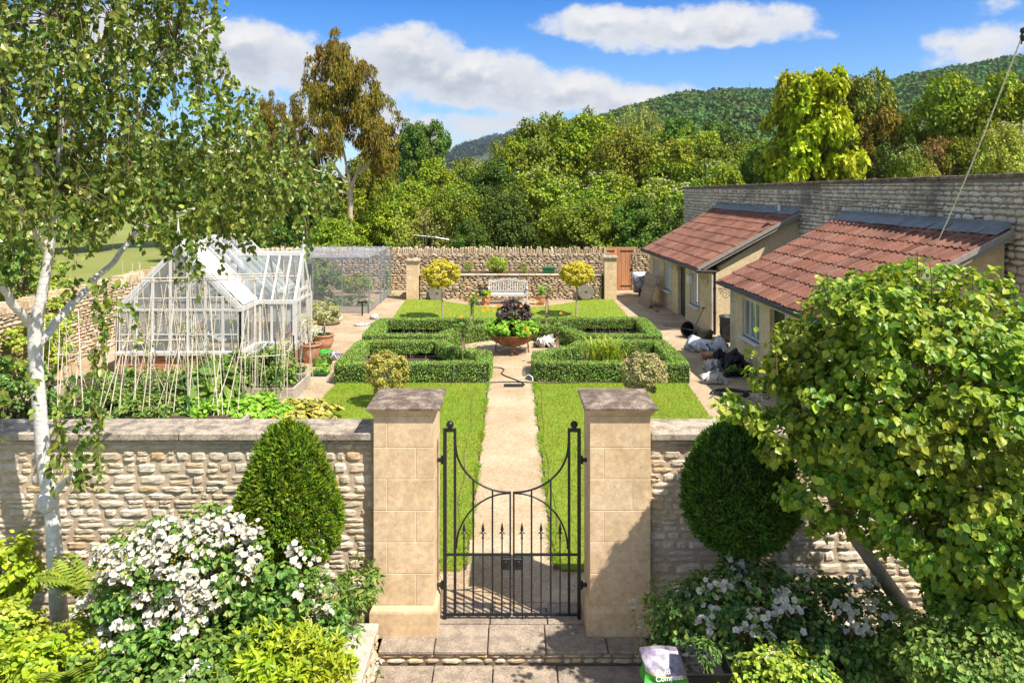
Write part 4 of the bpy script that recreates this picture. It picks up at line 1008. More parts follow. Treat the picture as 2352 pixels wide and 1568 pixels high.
box(mb, (GC, (GY0 + GY1) / 2, GR + .1), (.03, GY1 - GY0, .03))
mb.build('ridge_cresting', M['white'], t); mb = MB(); box(mb, ((GX1 - .8 + WX1) / 2, WM, WR + .085), (WX1 - GX1 + .8, .05, .03))
for k in range(14):
    x = GX1 - .8 + (WX1 - GX1 + .8) * (k + .5) / 14; lathe(mb, (x, WM, WR + .08), [(.03, 0), (.012, .04), (.032, .07), (.001, .11)], 6)
mb.build('ridge_cresting', M['white'], t)
for (x, y, z) in ((WX1 + .03, WM, WR + .05), (GC, GY0, GR + .08)):
    mb = MB(); lathe(mb, (x, y, z), [(.06, 0), (.06, .10), (.03, .13), (.075, .20), (.03, .26), (.055, .30), (.03, .38), (.001, .72)], 12); mb.build('finial', M['white'], t, True)
mb = MB(); e = .05   # roller blinds drawn over part of the right slope and hung inside the left
a = np.array([GX1 + .03, GY0 + .16, GE + .09]); b = np.array([GC + .10, GY0 + .16, GR - .02]); dy = np.array([0, 1.15, 0])
grid(mb, lambda u, v: (a + (b - a) * u[..., None] + dy * v[..., None]) + np.stack([0 * u, 0 * u, .012 * np.sin(u * 40)], -1), 40, 3)
tube(mb, [b + [0, -.05, .04], b + dy + [0, .05, .04]], .06, 8); mb.build('roof_blind', M['white'], t)
mb = MB()
grid(mb, lambda u, v: np.stack([GX0 + .08 + (GC - GX0 - .1) * u, GY0 + .22 + 2.6 * v, GE - .02 + (GR - GE) * u - .05 + .01 * np.sin(v * 60)], -1), 6, 60); mb.build('inner_blind', M['silver_cloth'] if 'silver_cloth' in M else M['sack'], t)
dr = MB()
for y in (WM - .40, WM + .40): bar(dr, (WX1 + .02, y, .05), (WX1 + .02, y, 2.02), .09, .05, (1, 0, 0))
for z in (.10, 1.0, 1.99): bar(dr, (WX1 + .02, WM - .36, z), (WX1 + .02, WM + .36, z), .09, .05, (1, 0, 0))
box(dr, (WX1 + .02, WM, .55), (.03, .7, .8)); dr.build('door', M['white'], t)
# cold frame against the porch
t = thing('cold_frame', (-6.5, 20.2, 0), 'brick cold frame with white framed lids in front of the glazed porch', 'cold frame')
mb = MB()
for c, s in (((-6.5, 19.62, .19), (1.25, .15, .40)), ((-5.95, 20.3, .21), (.15, 1.2, .44)), ((-6.94, 20.3, .21), (.15, 1.2, .44))): box(mb, c, s)
mb.build('brick_base', M['brick'], t)
for x in (-6.72, -6.2):
    mb = MB(); 
    def L(u, v): return (x - .24 + .48 * u, 19.62 + 1.3 * v, .42 + .20 * v)
    for a, b in ((L(0, 0), L(0, 1)), (L(1, 0), L(1, 1)), (L(0, 0), L(1, 0)), (L(0, .5), L(1, .5)), (L(0, 1), L(1, 1)), (L(.5, 0), L(.5, 1))): bar(mb, a, b, .06, .04)
    l = mb.build('lid', M['white'], t); mb = MB(); mb.add([L(0, 0), L(1, 0), L(1, 1), L(0, 1)], [(0, 1, 2, 3)]); mb.build('pane', M['glass'], l)
# staging and things inside
t = thing('staging_bench', (-8.6, 20.6, 0), 'dark slatted staging bench inside the greenhouse', 'bench')
mb = MB()
for k in range(6): box(mb, (-8.6, 20.25 + k * .12, .78), (2.7, .09, .03))
mb.build('slats', M['oldwood'], t)
for x in (-9.8, -8.6, -7.4):
    for y in (20.25, 20.85): mb = MB(); box(mb, (x, y, .38), (.05, .05, .76)); mb.build('leg', M['oldwood'], t)
mb = MB(); grid(mb, lambda u, v: np.stack([-8.25 + 1.05 * u, 20.3 + .3 * v + .0 * u, .80 + .52 * v ** .6 * (1 - .25 * np.abs(u - .5)) + .03 * np.sin(u * 11 + v * 7)], -1), 14, 8); grid(mb, lambda u, v: np.stack([-8.25 + 1.05 * u, 20.62 + .2 * v, 1.30 - .5 * v + 0 * u], -1), 4, 3)
tag(mb.build('plastic_bag', M['sack'], org=(-7.7, 20.4, .8)), 'pale translucent plastic bag slumped on the staging in the greenhouse', 'bag')
c = P(629, 768, 21.25); mb = MB(); lathe(mb, (c.x, 21.12, .64), [(.07, 0), (.075, .2), (.06, .27), (.028, .33), (.028, .38), (.001, .385)], 14); tag(mb.build('bottle', M['bluebottle'], org=(c.x, 21.12, .64), smooth=True), 'blue plastic bottle on the porch windowsill of the greenhouse', 'bottle')
c = P(351, 759, 20.4); mb = MB(); lathe(mb, (c.x, 20.4, .795), [(.05, 0), (.06, .14), (.05, .2), (.001, .2)], 10); tag(mb.build('plant_feed_tub', M['pink'], org=(c.x, 20.4, .795)), 'small bright pink tub on the greenhouse staging', 'tub')
c = P(413, 770, 20.5); mb = MB(); bbox(mb, (c.x, 20.5, 1.02), (.26, .2, .44), .01); tag(mb.build('cardboard_box', M['kneebrown'], org=(c.x, 20.5, .8)), 'tall brown cardboard box on the greenhouse staging', 'box')

# ------------------------------------------------------------------ fruit cages
def cage(label, x0, x1, y0, y1, h, posts):
    t = thing('fruit_cage', (x1, y0, 0), label, 'fruit cage')
    mb = MB()
    for x in (x0, x1):
        for y in (y0, y1): tube(mb, [(x, y, 0), (x, y, h)], .024, 6)
    for x, y in posts: tube(mb, [(x, y, 0), (x, y, h)], .028, 6)
    for a, b in (((x0, y0), (x1, y0)), ((x1, y0), (x1, y1)), ((x0, y1), (x1, y1)), ((x0, y0), (x0, y1))): tube(mb, [(*a, h), (*b, h)], .02, 6)
    for k in (1, 2): tube(mb, [(x0 + (x1 - x0) * k / 3, y0, h), (x0 + (x1 - x0) * k / 3, y1, h)], .014, 5)
    tube(mb, [(x0, (y0 + y1) / 2, h), (x1, (y0 + y1) / 2, h)], .014, 5)
    mb.build('frame', M['galv'], t)
    mb = MB(); e = .015
    sag = lambda u, v: h + .02 - .10 * np.abs(np.sin(u * 3 * math.pi)) * np.abs(np.sin(v * 2 * math.pi))
    grid(mb, lambda u, v: np.stack([x0 + (x1 - x0) * u, y0 + (y1 - y0) * v, sag(u, v)], -1), 25, 17); mb.build('roof_net', M['roofnet'], t)
    mb = MB()
    for p, q in (((x0, y0 - e), (x1, y0 - e)), ((x1 + e, y0), (x1 + e, y1)), ((x0 - e, y0), (x0 - e, y1)), ((x0, y1 + e), (x1, y1 + e))):
        P0, Q0 = np.array(p), np.array(q); nn_ = np.array([-(Q0 - P0)[1], (Q0 - P0)[0]]); nn_ = nn_ / np.linalg.norm(nn_)
        grid(mb, lambda u, v: np.concatenate([(P0 + (Q0 - P0) * u[..., None]) + nn_ * (.03 * np.sin(u * 23) * np.sin(v * 3 + u * 5))[..., None], (v * h)[..., None]], -1), 33, 6)
    mb.build('side_net', M['net'], t)
    mb = MB()
    for a, b in (((x0, y0 + .05, .13), (x1, y0 + .05, .13)), ((x1 - .05, y0 + .05, .16), (x1 - .05, y1, .16))): bar(mb, a, b, .04, .24)
    mb.build('base_board', M['board'], t)
    return t
cage('grey netted fruit cage on thin metal posts standing between greenhouse and rear wall', -9.4, -5.53, 29.5, 34.75, 2.15, [(-7.75, 29.6), (-6.7, 34.6), (-5.53, 33.0), (-5.53, 32.1), (-6.6, 29.6)])
cage('grey netted cage roof glimpsed behind the greenhouse gable beside the field wall', -12.0, -9.9, 26.8, 30.5, 2.25, [(-11.0, 26.8)])
# ------------------------------------------------------------------ foreground plants
def ray_ell(px, py, c, r, default=None):
    """point where the sight line meets the near side of an ellipsoid (for spreading blossoms over a bush)"""
    o = np.array([0, 0, ZC]); d = np.array([(px - 1176) / F, 1.0, -(py - HZ) / F]); c = np.array(tuple(c)); r = np.array(r)
    oo = (o - c) / r; dd = d / r; A = dd @ dd; B = 2 * oo @ dd; C = oo @ oo - 1; D = B * B - 4 * A * C
    k = (-B - math.sqrt(D)) / (2 * A) if D > 0 else -B / (2 * A)
    return o + d * k
def limb(mb, pts, r0, r1, seg=7, wob=.0):
    p = np.array([tuple(q) for q in pts], float); n = max(8, len(p) * 4)
    t = np.linspace(0, len(p) - 1, n); k = np.arange(len(p))
    q = np.stack([np.interp(t, k, p[:, i]) for i in range(3)], 1)
    for _ in range(2): q[1:-1] = (q[:-2] + q[1:-1] * 2 + q[2:]) / 4
    if wob: q[1:-1] += rng.normal(size=q[1:-1].shape) * wob
    tube(mb, q, np.linspace(r0, r1, n), seg, cap=True); return q
# --- birch
def birch():
    t = thing('birch_tree', P(142, 1460, 8.02), 'white barked birch with drooping leafy branches leaning in front of the wall', 'tree')
    tr = MB(); px = [(142, 1475, 8.02, 26), (128, 1320, 8.0, 24), (121, 1180, 8.0, 21), (100, 1060, 7.98, 21), (93, 960, 7.95, 20), (84, 860, 7.92, 20), (78, 760, 7.9, 20), (96, 680, 7.9, 17), (110, 600, 7.9, 14), (121, 520, 7.9, 13), (130, 450, 7.9, 10), (138, 340, 7.85, 8), (142, 200, 7.8, 7), (152, 40, 7.8, 5), (160, -150, 7.8, 3), (170, -260, 7.8, 1.5)]
    pts = [P(a, b, c) for a, b, c, r in px]; n = 90; k = np.arange(len(px)); tt = np.linspace(0, len(px) - 1, n)
    q = np.stack([np.interp(tt, k, [p[i] for p in pts]) for i in range(3)], 1); rad = np.interp(tt, k, [r / F * c * .74 for a, b, c, r in px])
    for _ in range(3): q[1:-1] = (q[:-2] + 2 * q[1:-1] + q[2:]) / 4
    rad = rad * (1 + rng.normal(size=n) * .02); tube(tr, q, rad, 14)
    ball(tr, P(110, 1150, 7.97), (.108, .10, .13), 14, 10)     # swollen union
    limb(tr, [P(112, 1150, 7.97), P(140, 1115, 7.9), P(168, 1090, 7.85)], .05, .026)
    tr.build('trunk', M['birchbark'], t, True)
    def trunk_at(py): 
        ys = [b for a, b, c, r in px][::-1]; f = lambda i: np.interp(py, ys, [p[i] for p in px][::-1]); return P(f(0), py, f(2))
    br = MB()
    for L_, r0, r1 in (([P(74, 748, 7.9), P(30, 700, 7.6), P(0, 655, 7.4), P(-80, 560, 7.1)], .05, .02), ([P(106, 575, 7.9), P(60, 505, 7.7), P(0, 425, 7.5), P(-90, 330, 7.3)], .045, .02),
                 ([P(128, 465, 7.9), P(95, 420, 7.8), P(78, 372, 7.7), P(20, 240, 7.5), P(-30, 60, 7.3)], .045, .012), ([P(125, 460, 7.9), P(160, 330, 7.9), P(196, 230, 8.0), P(265, 50, 8.1), P(300, -80, 8.1)], .04, .012),
                 ([P(84, 800, 7.92), P(150, 715, 8.3), P(215, 645, 8.9), P(298, 560, 9.4), P(326, 490, 9.6), P(400, 400, 9.8), P(520, 340, 9.9), P(660, 372, 10.0), P(760, 400, 10.1)], .046, .006),
                 ([P(300, 550, 9.4), P(360, 505, 9.6), P(440, 480, 9.8), P(560, 470, 9.9), P(640, 480, 9.9)], .028, .006),
                 ([P(140, 300, 7.85), P(260, 190, 8.2), P(400, 110, 8.6), P(520, 40, 9.0)], .035, .008)):
        limb(br, L_, r0, r1, 8, .008)
    br.build('branch', M['birchbark'], t, True)
    # crown
    poly = [(-160, -230), (470, -230), (500, -20), (500, 40), (520, 110), (535, 190), (590, 240), (640, 285), (735, 325), (780, 380), (775, 440), (745, 500), (700, 540), (640, 500), (570, 500), (545, 540), (490, 530), (440, 560), (390, 530), (320, 540), (280, 500), (220, 540), (160, 540), (90, 520), (-10, 560), (-160, 560)]
    lp, ln, ls = [], [], []; tw = MB()
    def strand(x, y, Y, length, n):
        a = P(x, y, Y); d = rng.normal() * .25; e = rng.normal() * .2; m = 6; s = np.linspace(0, 1, m)
        pts = np.stack([a.x + d * length * np.sqrt(s) * .8, a.y + e * length * s, a.z - length * (s ** 1.25) + .06 * np.sin(s * 3)], 1)
        tube(tw, pts, np.linspace(.0045, .0015, m), 3, cap=False)
        f = rng.uniform(.02, 1, n); p = np.stack([np.interp(f, s, pts[:, i]) for i in range(3)], 1) + rng.normal(size=(n, 3)) * .022
        lp.append(p); return pts
    pa = np.array(poly); cnt = 0; tops = []
    while cnt < 1300:
        x = rng.uniform(-160, 790); y = rng.uniform(-230, 545)
        if not inpoly(np.array([x]), np.array([y]), poly)[0]: continue
        Y = 7.1 + max(x, 0) / 800 * 2.3 + rng.uniform(-.35, 1.25)
        if Y > 8.1 and y > 480 and x < 250: Y = 7.6
        l = rng.uniform(.25, .62) * (1 if y < 400 else .7)
        strand(x, y - 20, Y, l, int(rng.uniform(12, 24))); tops.append((x, y - 20, Y)); cnt += 1
    for x, y0, y1, Y, n in [(430, 540, 690, 8.6, 34), (410, 530, 650, 8.7, 26), (448, 520, 660, 8.4, 26), (520, 500, 630, 8.9, 24), (545, 520, 600, 9.0, 16), (400, 520, 600, 8.9, 20), (505, 520, 590, 8.8, 16), (560, 510, 560, 9, 12),
              (205, 640, 800, 7.6, 20), (235, 690, 860, 7.5, 26), (215, 800, 1000, 7.55, 34), (200, 880, 1090, 7.5, 40), (225, 930, 1120, 7.5, 40), (185, 960, 1110, 7.55, 26), (165, 860, 1010, 7.7, 16), (250, 640, 760, 7.8, 16), (300, 700, 800, 7.9, 14),
              (205, 1000, 1130, 7.5, 30), (130, 980, 1120, 7.6, 14), (150, 1040, 1140, 7.6, 16), (175, 640, 700, 7.8, 10), (275, 640, 740, 7.9, 9), (60, 560, 640, 7.5, 10), (15, 560, 660, 7.4, 12), (30, 820, 960, 7.4, 14), (10, 900, 1010, 7.4, 12), (195, 420, 640, 7.8, 30), (160, 480, 620, 7.7, 26), (690, 500, 580, 9.9, 18), (735, 470, 540, 9.9, 16), (640, 470, 530, 9.8, 14), (330, 500, 600, 9.0, 20), (590, 480, 540, 9.7, 16)]:
        strand(x, y0, Y, (y1 - y0) / F * Y, int(n * 1.7)); tops.append((x, y0, Y))
    for x, y, Y, l in [(555, 225, 9.3, .18), (590, 210, 9.4, .2), (500, 5, 9.0, .3), (520, 0, 9, .2), (470, 30, 8.9, .3), (530, 250, 9.2, .2), (655, 262, 9.6, .2), (590, 250, 9.4, .3)]: strand(x, y, Y, l, 7); tops.append((x, y, Y))
    pos = np.concatenate(lp); n = len(pos)
    # twigs from strand tops back towards the nearest limb point
    anchors = np.array([tuple(trunk_at(y)) for y in (60, 150, 250, 350, 430)] + [tuple(P(*a)) for a in [(196, 230, 8), (265, 50, 8.1), (78, 372, 7.7), (20, 240, 7.5), (400, 400, 9.8), (520, 340, 9.9), (660, 372, 10), (440, 480, 9.8), (560, 470, 9.9), (260, 190, 8.2), (400, 110, 8.6), (0, 425, 7.5), (326, 490, 9.6)]])
    for (x, y, Y) in tops[::2]:
        a = np.array(tuple(P(x, y, Y))); k = ((anchors - a) ** 2).sum(1).argmin(); b = anchors[k]
        if np.linalg.norm(a - b) > .8: continue
        m = (a + b) / 2 + [0, 0, .12]; tube(tw, bez(b, m, a, 6), np.linspace(.006, .003, 6), 4, cap=False)
    mb = tw; tw.f = [(f, 1) for f, m in tw.f]; d = unit(rng.normal(size=(n, 3)) * [.55, .55, .35] + [0, 0, -.75])
    nrm = unit(rng.normal(size=(n, 3)) * [.9, .9, .5] + np.array([.15, -.35, .45]))
    leaves(mb, pos, d, nrm, rng.uniform(.05, .098, n), OVATE); mb.build('foliage', [M['birch'], M['twig']], t)
birch()
# --- big golden-green shrub on the right
DOG = (OVATE[0] * [1.25, 1, 1.3], OVATE[1])
def dogwood():
    t = thing('dogwood_shrub', P(2090, 1440, 7.7), 'big spreading shrub with yellow green leaves filling the right foreground', 'shrub')
    tr = MB()
    limb(tr, [P(2098, 1450, 7.7), P(2062, 1370, 7.65), P(2010, 1300, 7.55), P(1960, 1225, 7.4), P(1905, 1130, 7.2), P(1870, 1040, 7.0), P(1840, 900, 6.8)], .085, .03, 10, .006)
    for L_, a, b in (([P(1985, 1260, 7.5), P(2060, 1180, 7.2), P(2092, 1080, 6.9), P(2100, 900, 6.7), P(2090, 700, 6.5)], .05, .015), ([P(2080, 1160, 7.2), P(2180, 1040, 6.8), P(2260, 880, 6.5)], .04, .015), ([P(1960, 1225, 7.4), P(1930, 1050, 7.1), P(1900, 880, 6.8)], .035, .012), ([P(2090, 1100, 6.9), P(2200, 1150, 6.5), P(2320, 1150, 6.2)], .035, .012)):
        limb(tr, L_, a, b, 7, .006)
    tr.build('trunk', M['palebark'], t, True)
    lp, lo = [], []
    def E(px, py, Y, rx, ry, rz, nc, per, cr, lo_=.52, cut=None):
        nc = int(nc * 1.55)
        p, o = clumps(nc, per, P(px, py, Y), (rx, ry, rz), cr, lo_, 1.0, cut, .5); lp.append(p); lo.append(o)
    E(2110, 850, 6.8, 1.22, .95, .95, 210, 30, .15); E(1945, 920, 6.9, .58, .65, .62, 80, 28, .14); E(2300, 960, 6.5, .9, .85, 1.0, 130, 28, .15); E(2000, 720, 6.7, .5, .5, .33, 40, 26, .13)
    E(1970, 1030, 6.9, .5, .55, .42, 50, 26, .14); E(2200, 1150, 6.6, .75, .6, .6, 90, 26, .15); E(1790, 1000, 6.85, .22, .3, .2, 14, 22, .11); E(2230, 1240, 6.8, .45, .45, .28, 36, 24, .14); E(1830, 790, 6.9, .2, .25, .24, 12, 22, .12); E(1755, 860, 6.85, .10, .15, .12, 4, 18, .08)
    E(2075, 1190, 6.95, .42, .4, .30, 26, 24, .13); E(1690, 935, 6.85, .14, .2, .08, 6, 16, .08); E(1840, 1130, 6.9, .16, .25, .12, 8, 18, .10); E(1900, 1180, 7.0, .18, .2, .14, 8, 18, .1)
    # upright leading shoots above the crown
    tw = MB()
    for px, y0, y1 in [(2108, 700, 575), (2135, 690, 600), (2070, 690, 605), (1900, 760, 625), (1912, 745, 655), (2235, 740, 620), (2220, 740, 660), (2180, 720, 640), (2015, 720, 650), (1840, 800, 690), (1775, 860, 740), (2160, 700, 612), (1990, 720, 640), (2300, 760, 660), (2330, 780, 690), (1665, 930, 905), (1735, 880, 800), (1650, 950, 930)]:
        Y = 6.6 + rng.uniform(-.2, .3); a, b = P(px + rng.uniform(-10, 10), y0, Y), P(px, y1, Y)
        tube(tw, [a, (a + b) / 2 + Vector((.01, 0, 0)), b], [.007, .005, .003], 4, cap=False)
        m = 14; f = rng.uniform(.3, 1.0, m); p = np.array(tuple(a)) + (np.array(tuple(b)) - np.array(tuple(a))) * f[:, None] + rng.normal(size=(m, 3)) * .045; lp.append(p); lo.append(unit(rng.normal(size=(m, 3)) * .6 + [0, 0, .5]))
    pos = np.concatenate(lp); out = np.concatenate(lo); 
    # inner twigs
    k = rng.choice(len(pos), 500, replace=False); base = np.array(tuple(P(2050, 1050, 6.9)))
    for i in k[:260]:
        a = pos[i]; b = a + (base - a) * rng.uniform(.2, .45); tube(tw, [b, (a + b) / 2 + [0, 0, .04], a], [.007, .005, .003], 3, cap=False)
    mb = tw; tw.f = [(f, 1) for f, m in tw.f]; d, nrm = leaf_frame(out, .75, .42, .55); leaves(mb, pos, d, nrm, rng.uniform(.048, .09, len(pos)), DOG); mb.build('foliage', [M['dogwood'], M['twig']], t)
dogwood()
# --- yews
def yew(label, cx, cy, prof, m_, seed, n=24000):
    zs = [p[0] for p in prof]; t = thing('yew_topiary', (cx, cy, .1), label, 'topiary yew')
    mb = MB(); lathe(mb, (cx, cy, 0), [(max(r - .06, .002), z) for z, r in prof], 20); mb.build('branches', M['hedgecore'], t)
    mb = MB(); tube(mb, [(cx, cy, .05), (cx + .01, cy, zs[0] + .1)], .05, 8); mb.build('trunk', M['bark'], t)
    # area weighted heights
    zz = np.linspace(zs[0], zs[-1], 400); rr = np.interp(zz, zs, [p[1] for p in prof]); ds = np.sqrt(np.gradient(zz) ** 2 + np.gradient(rr) ** 2); w = rr * ds + 1e-4; c = np.cumsum(w) / w.sum()
    u = rng.uniform(0, 1, n); z = np.interp(u, c, zz); r = np.interp(z, zz, rr); sl = np.interp(z, zz, np.gradient(rr) / np.gradient(zz)); th = rng.uniform(0, 2 * math.pi, n)
    lump = .03 * np.sin(th * 5 + z * 6) * np.sin(z * 11 + th * 3) + .022 * np.sin(th * 13 + z * 17) + .02 * np.sin(th * 21 - z * 9) * np.sin(z * 31); r = r + lump + rng.normal(size=n) * .016 - .02
    out = unit(np.stack([np.cos(th), np.sin(th), -sl], 1)); pos = np.stack([cx + r * np.cos(th), cy + r * np.sin(th), z], 1)
    mb = MB(); d = unit(out * .8 + [0, 0, .45] + rng.normal(size=(n, 3)) * .45); nrm = unit(out + rng.normal(size=(n, 3)) * .5 + [0, 0, .5])
    leaves(mb, pos, d, nrm, rng.uniform(.04, .075, n), NARROW); mb.build('foliage', m_, t)
yew('clipped golden green yew cone between the white roses and the gate', W(662, 7.82), 7.82, [(1.00, .02), (1.06, .24), (1.2, .44), (1.42, .515), (1.6, .51), (1.85, .44), (2.1, .35), (2.28, .26), (2.41, .16), (2.49, .01)], M['yew_gold'], 1)
yew('clipped dark green rounded yew beside the shade dappled gate pier', W(1700, 7.82), 7.82, [(1.18, .02), (1.22, .22), (1.36, .42), (1.6, .55), (1.8, .57), (2.0, .52), (2.2, .41), (2.35, .29), (2.45, .15), (2.49, .01)], M['yew_dark'], 2)
# --- flowers
def blossom(mb, c, size, nrm, np_=5, matp=0, matc=1):
    nrm = np.array(nrm) / np.linalg.norm(nrm); ref = np.array([.3, .5, .81]); u = np.cross(nrm, ref); u /= np.linalg.norm(u); v = np.cross(nrm, u); a0 = rng.uniform(0, 6.3)
    a = a0 + np.arange(np_) / np_ * 2 * math.pi; rad = np.cos(a)[:, None] * u + np.sin(a)[:, None] * v
    d = unit(rad + nrm * rng.uniform(.05, .45)); leaves(mb, np.array(c) + rad * size * .04, d, np.tile(nrm, (np_, 1)), size * .52, ROUND, matp)
    b = np.arange(6) / 6 * 6.283; q = np.array(c) + nrm * size * .07 + (np.cos(b)[:, None] * u + np.sin(b)[:, None] * v) * size * .11
    mb.add(q, [(0, 1, 2, 3, 4, 5)], matc)
def rose_bush(label, loc, ells, lmat, flist, fr, size, nper, n_leaf, leafs):
    t = thing('rose_bush', loc, label, 'rose bush'); lp, lo = [], []
    for (px, py, Y, rx, ry, rz, nc, per) in ells:
        p, o = clumps(nc, per, P(px, py, Y), (rx, ry, rz), .11, .55, 1.0, None, .45); lp.append(p); lo.append(o)
    pos = np.concatenate(lp); out = np.concatenate(lo); k = pos[:, 2] > .02; pos, out = pos[k], out[k]
    mb = MB(); d, nrm = leaf_frame(out, .8, .45, .3); leaves(mb, pos, d, nrm, rng.uniform(*leafs, len(pos)), OVATE); st = mb; k0 = len(mb.f)
    for i in range(90):
        j = rng.integers(len(pos)); a = pos[j]; b = np.array([loc[0] + (a[0] - loc[0]) * .35, loc[1] + (a[1] - loc[1]) * .3, .0]); tube(st, bez(b, (a + b) / 2 + [0, 0, .25], a, 6), np.linspace(.010, .004, 6), 4, cap=False)
    for (px, py) in flist:
        e = min(ells, key=lambda q: ((px - q[0]) / q[3]) ** 2 + ((py - q[1]) / q[5]) ** 2)
        c = ray_ell(px, py, P(*e[:3]), np.array(e[3:6]) * 1.04); m = max(3, int(nper * rng.uniform(.6, 1.4))); b = MB(); q = c + rdir(m) * np.array([fr, fr * .8, fr * .8]) * rng.uniform(.3, 1, m)[:, None]
        for w in q:
            dirn = unit((w - c) * 3 + np.array([0, -.35, .55]) + rng.normal(size=3) * .35); blossom(b, w, size * rng.uniform(.75, 1.15), dirn)
            tube(st, [tuple(w - dirn * .005), tuple(c - np.array([0, -.05, .14]))], .0025, 3, cap=False)
        for _ in range(3):
            w = c + rdir(1)[0] * fr * 1.1; ball(b, w, size * .12, 6, 4, 1)
        b.build('blossom', [M['petal'], M['stamen']], t)
    mb.f[k0:] = [(f, 1) for f, m in mb.f[k0:]]; mb.build('foliage', [lmat, M['twig']], t); return t
z7 = lambda L_: [(x * .4214, 907.5 + .4214 * y) for x, y in L_]
fl1 = z7([(600, 850), (650, 970), (540, 870), (760, 760), (790, 830), (900, 700), (880, 880), (1000, 760), (1100, 680), (1130, 760), (1200, 720), (1300, 700), (1380, 730), (1390, 870), (1330, 850), (1340, 980), (1660, 750), (1700, 790), (1600, 850), (1620, 910), (1730, 880), (1780, 960), (1640, 1060), (1770, 1170), (960, 980), (1010, 1060), (1080, 1090), (970, 1150), (850, 1230), (820, 1120), (760, 1090), (650, 1230), (570, 1290), (710, 1250), (640, 940), (930, 1010), (1130, 1030), (1180, 1130), (1080, 1250), (1000, 1300), (530, 1350), (610, 1360), (460, 1120), (700, 920), (820, 960), (1030, 950), (1080, 1490), (1020, 1540), (680, 860), (610, 920), (560, 980), (700, 1000), (1060, 720), (860, 780), (940, 820), (1050, 840), (1160, 700), (1010, 1110), (880, 1180), (930, 1090), (1100, 1150), (1120, 840), (1240, 780), (620, 1000), (1350, 780), (1380, 930), (600, 890), (1250, 660), (800, 900), (900, 940), (1030, 1180), (860, 700), (1010, 690), (720, 830), (820, 1190), (1060, 1020)])
rose_bush('sprawling rose bush smothered in white single flowers below the golden yew', (W(470, 7.4), 7.4, .1),
   [(470, 1330, 7.35, 1.05, .55, .60, 230, 30), (325, 1330, 7.3, .45, .5, .5, 70, 28), (640, 1400, 7.4, .62, .45, .45, 110, 30), (480, 1500, 6.9, .95, .45, .35, 130, 30), (720, 1480, 7.2, .35, .4, .35, 50, 28)], M['rose'], fl1, .115, .062, 12, 0, (.045, .075))
zR = lambda L_: [(1452 + .398 * x, 943.8 + .398 * y) for x, y in L_]
fl2 = zR([(555, 760), (560, 810), (620, 900), (600, 950), (290, 1030), (400, 1010), (520, 1020), (680, 1020), (870, 1030), (870, 1070), (470, 1120), (410, 1200), (700, 1170), (750, 1170), (830, 1150), (900, 1140), (960, 1130), (1000, 960), (1220, 1110), (1260, 1130), (1300, 980), (1340, 960), (1370, 1120), (1480, 1180), (1260, 1250), (1330, 1250), (1000, 1270), (680, 1260), (770, 1280), (430, 1250), (630, 1260), (1200, 1130), (930, 930), (1390, 1010), (800, 1420), (1530, 1400), (1580, 1430), (640, 920), (540, 1040), (860, 1050)])
rose_bush('darker leaved rose bush with scattered white flowers under the big shrub', (W(1760, 7.5), 7.5, .0),
   [(1760, 1410, 7.4, .95, .5, .42, 170, 28), (1960, 1440, 7.3, .55, .5, .42, 90, 28), (1690, 1310, 7.65, .12, .12, .42, 14, 24), (1620, 1430, 7.4, .45, .4, .35, 70, 28), (1850, 1520, 6.9, .8, .45, .3, 110, 28)], M['rose_dark'], fl2, .095, .060, 9, 0, (.045, .075))
def bush(name, label, cat, px, py, Y, rx, ry, rz, nc, per, m_, size, tmpl=OVATE, cr=.12, lo=.5, up=.75, rnd=.45, droop=.35, stems=True, group=None, minz=.0, loc=None):
    c = P(px, py, Y); base = loc or (c.x, c.y, max(c.z - rz, 0)); t = thing(name, base, label, cat, group)
    p, o = clumps(nc, per, c, (rx, ry, rz), cr, lo, 1.0, None, .45); k = p[:, 2] > minz; p, o = p[k], o[k]
    mb = MB(); d, nrm = leaf_frame(o, up, rnd, droop); leaves(mb, p, d, nrm, rng.uniform(size * .6, size * 1.3, len(p)), tmpl)
    if stems:
        st = mb; k0 = len(mb.f)
        for i in range(22):
            a = p[rng.integers(len(p))]; b = np.array([c.x + rng.normal() * rx * .12, c.y + rng.normal() * ry * .12, base[2]]); tube(st, bez(b, (a + b) / 2 + [0, 0, rz * .25], a, 5), np.linspace(max(.004, rx * .018), .003, 5), 4, cap=False)
        mb.f[k0:] = [(f, 1) for f, m in mb.f[k0:]]
    mb.build('foliage', [m_, M['twig']], t)
    return t
bush('choisya_shrub', 'bright yellow strappy leaved shrub at the bottom edge beside the low pale wall', 'shrub', 640, 1550, 6.75, .62, .42, .36, 210, 22, M['golden'], .085, LANCE, .10, .6, .8, .4, -.5)
bush('golden_shrub', 'yellow green shrub at the far left edge below the wall', 'shrub', 15, 1310, 8.0, .34, .3, .34, 60, 24, M['golden'], .075, OVATE, .10, .4)
bush('lime_shrub', 'lime green leafy mound at the left edge around the birch foot', 'shrub', -15, 1490, 7.2, .50, .45, .36, 120, 28, M['limey'], .07, OVATE, .12)
bush('lime_shrub', 'yellow lime foliage in the bottom left corner', 'shrub', 70, 1560, 6.7, .75, .4, .36, 130, 28, M['golden'], .06, OVATE, .11)
bush('leafy_perennial', 'tall green leafy perennial leaning on the pier beside the golden yew', 'plant', 822, 1350, 7.95, .20, .2, .30, 34, 22, M['herb'], .085, LANCE, .08, .3, .6)
bush('leafy_perennial', 'mixed green perennials crowding the bottom right corner', 'plant', 2270, 1500, 6.35, .80, .5, .46, 270, 28, M['herb'], .05, OVATE, .13)
bush('climbing_vine', 'pale green broad leaved climber on the right edge under the big shrub', 'climber', 2300, 1330, 6.6, .6, .6, .55, 130, 24, M['dogwood'], .085, ROUND, .13)
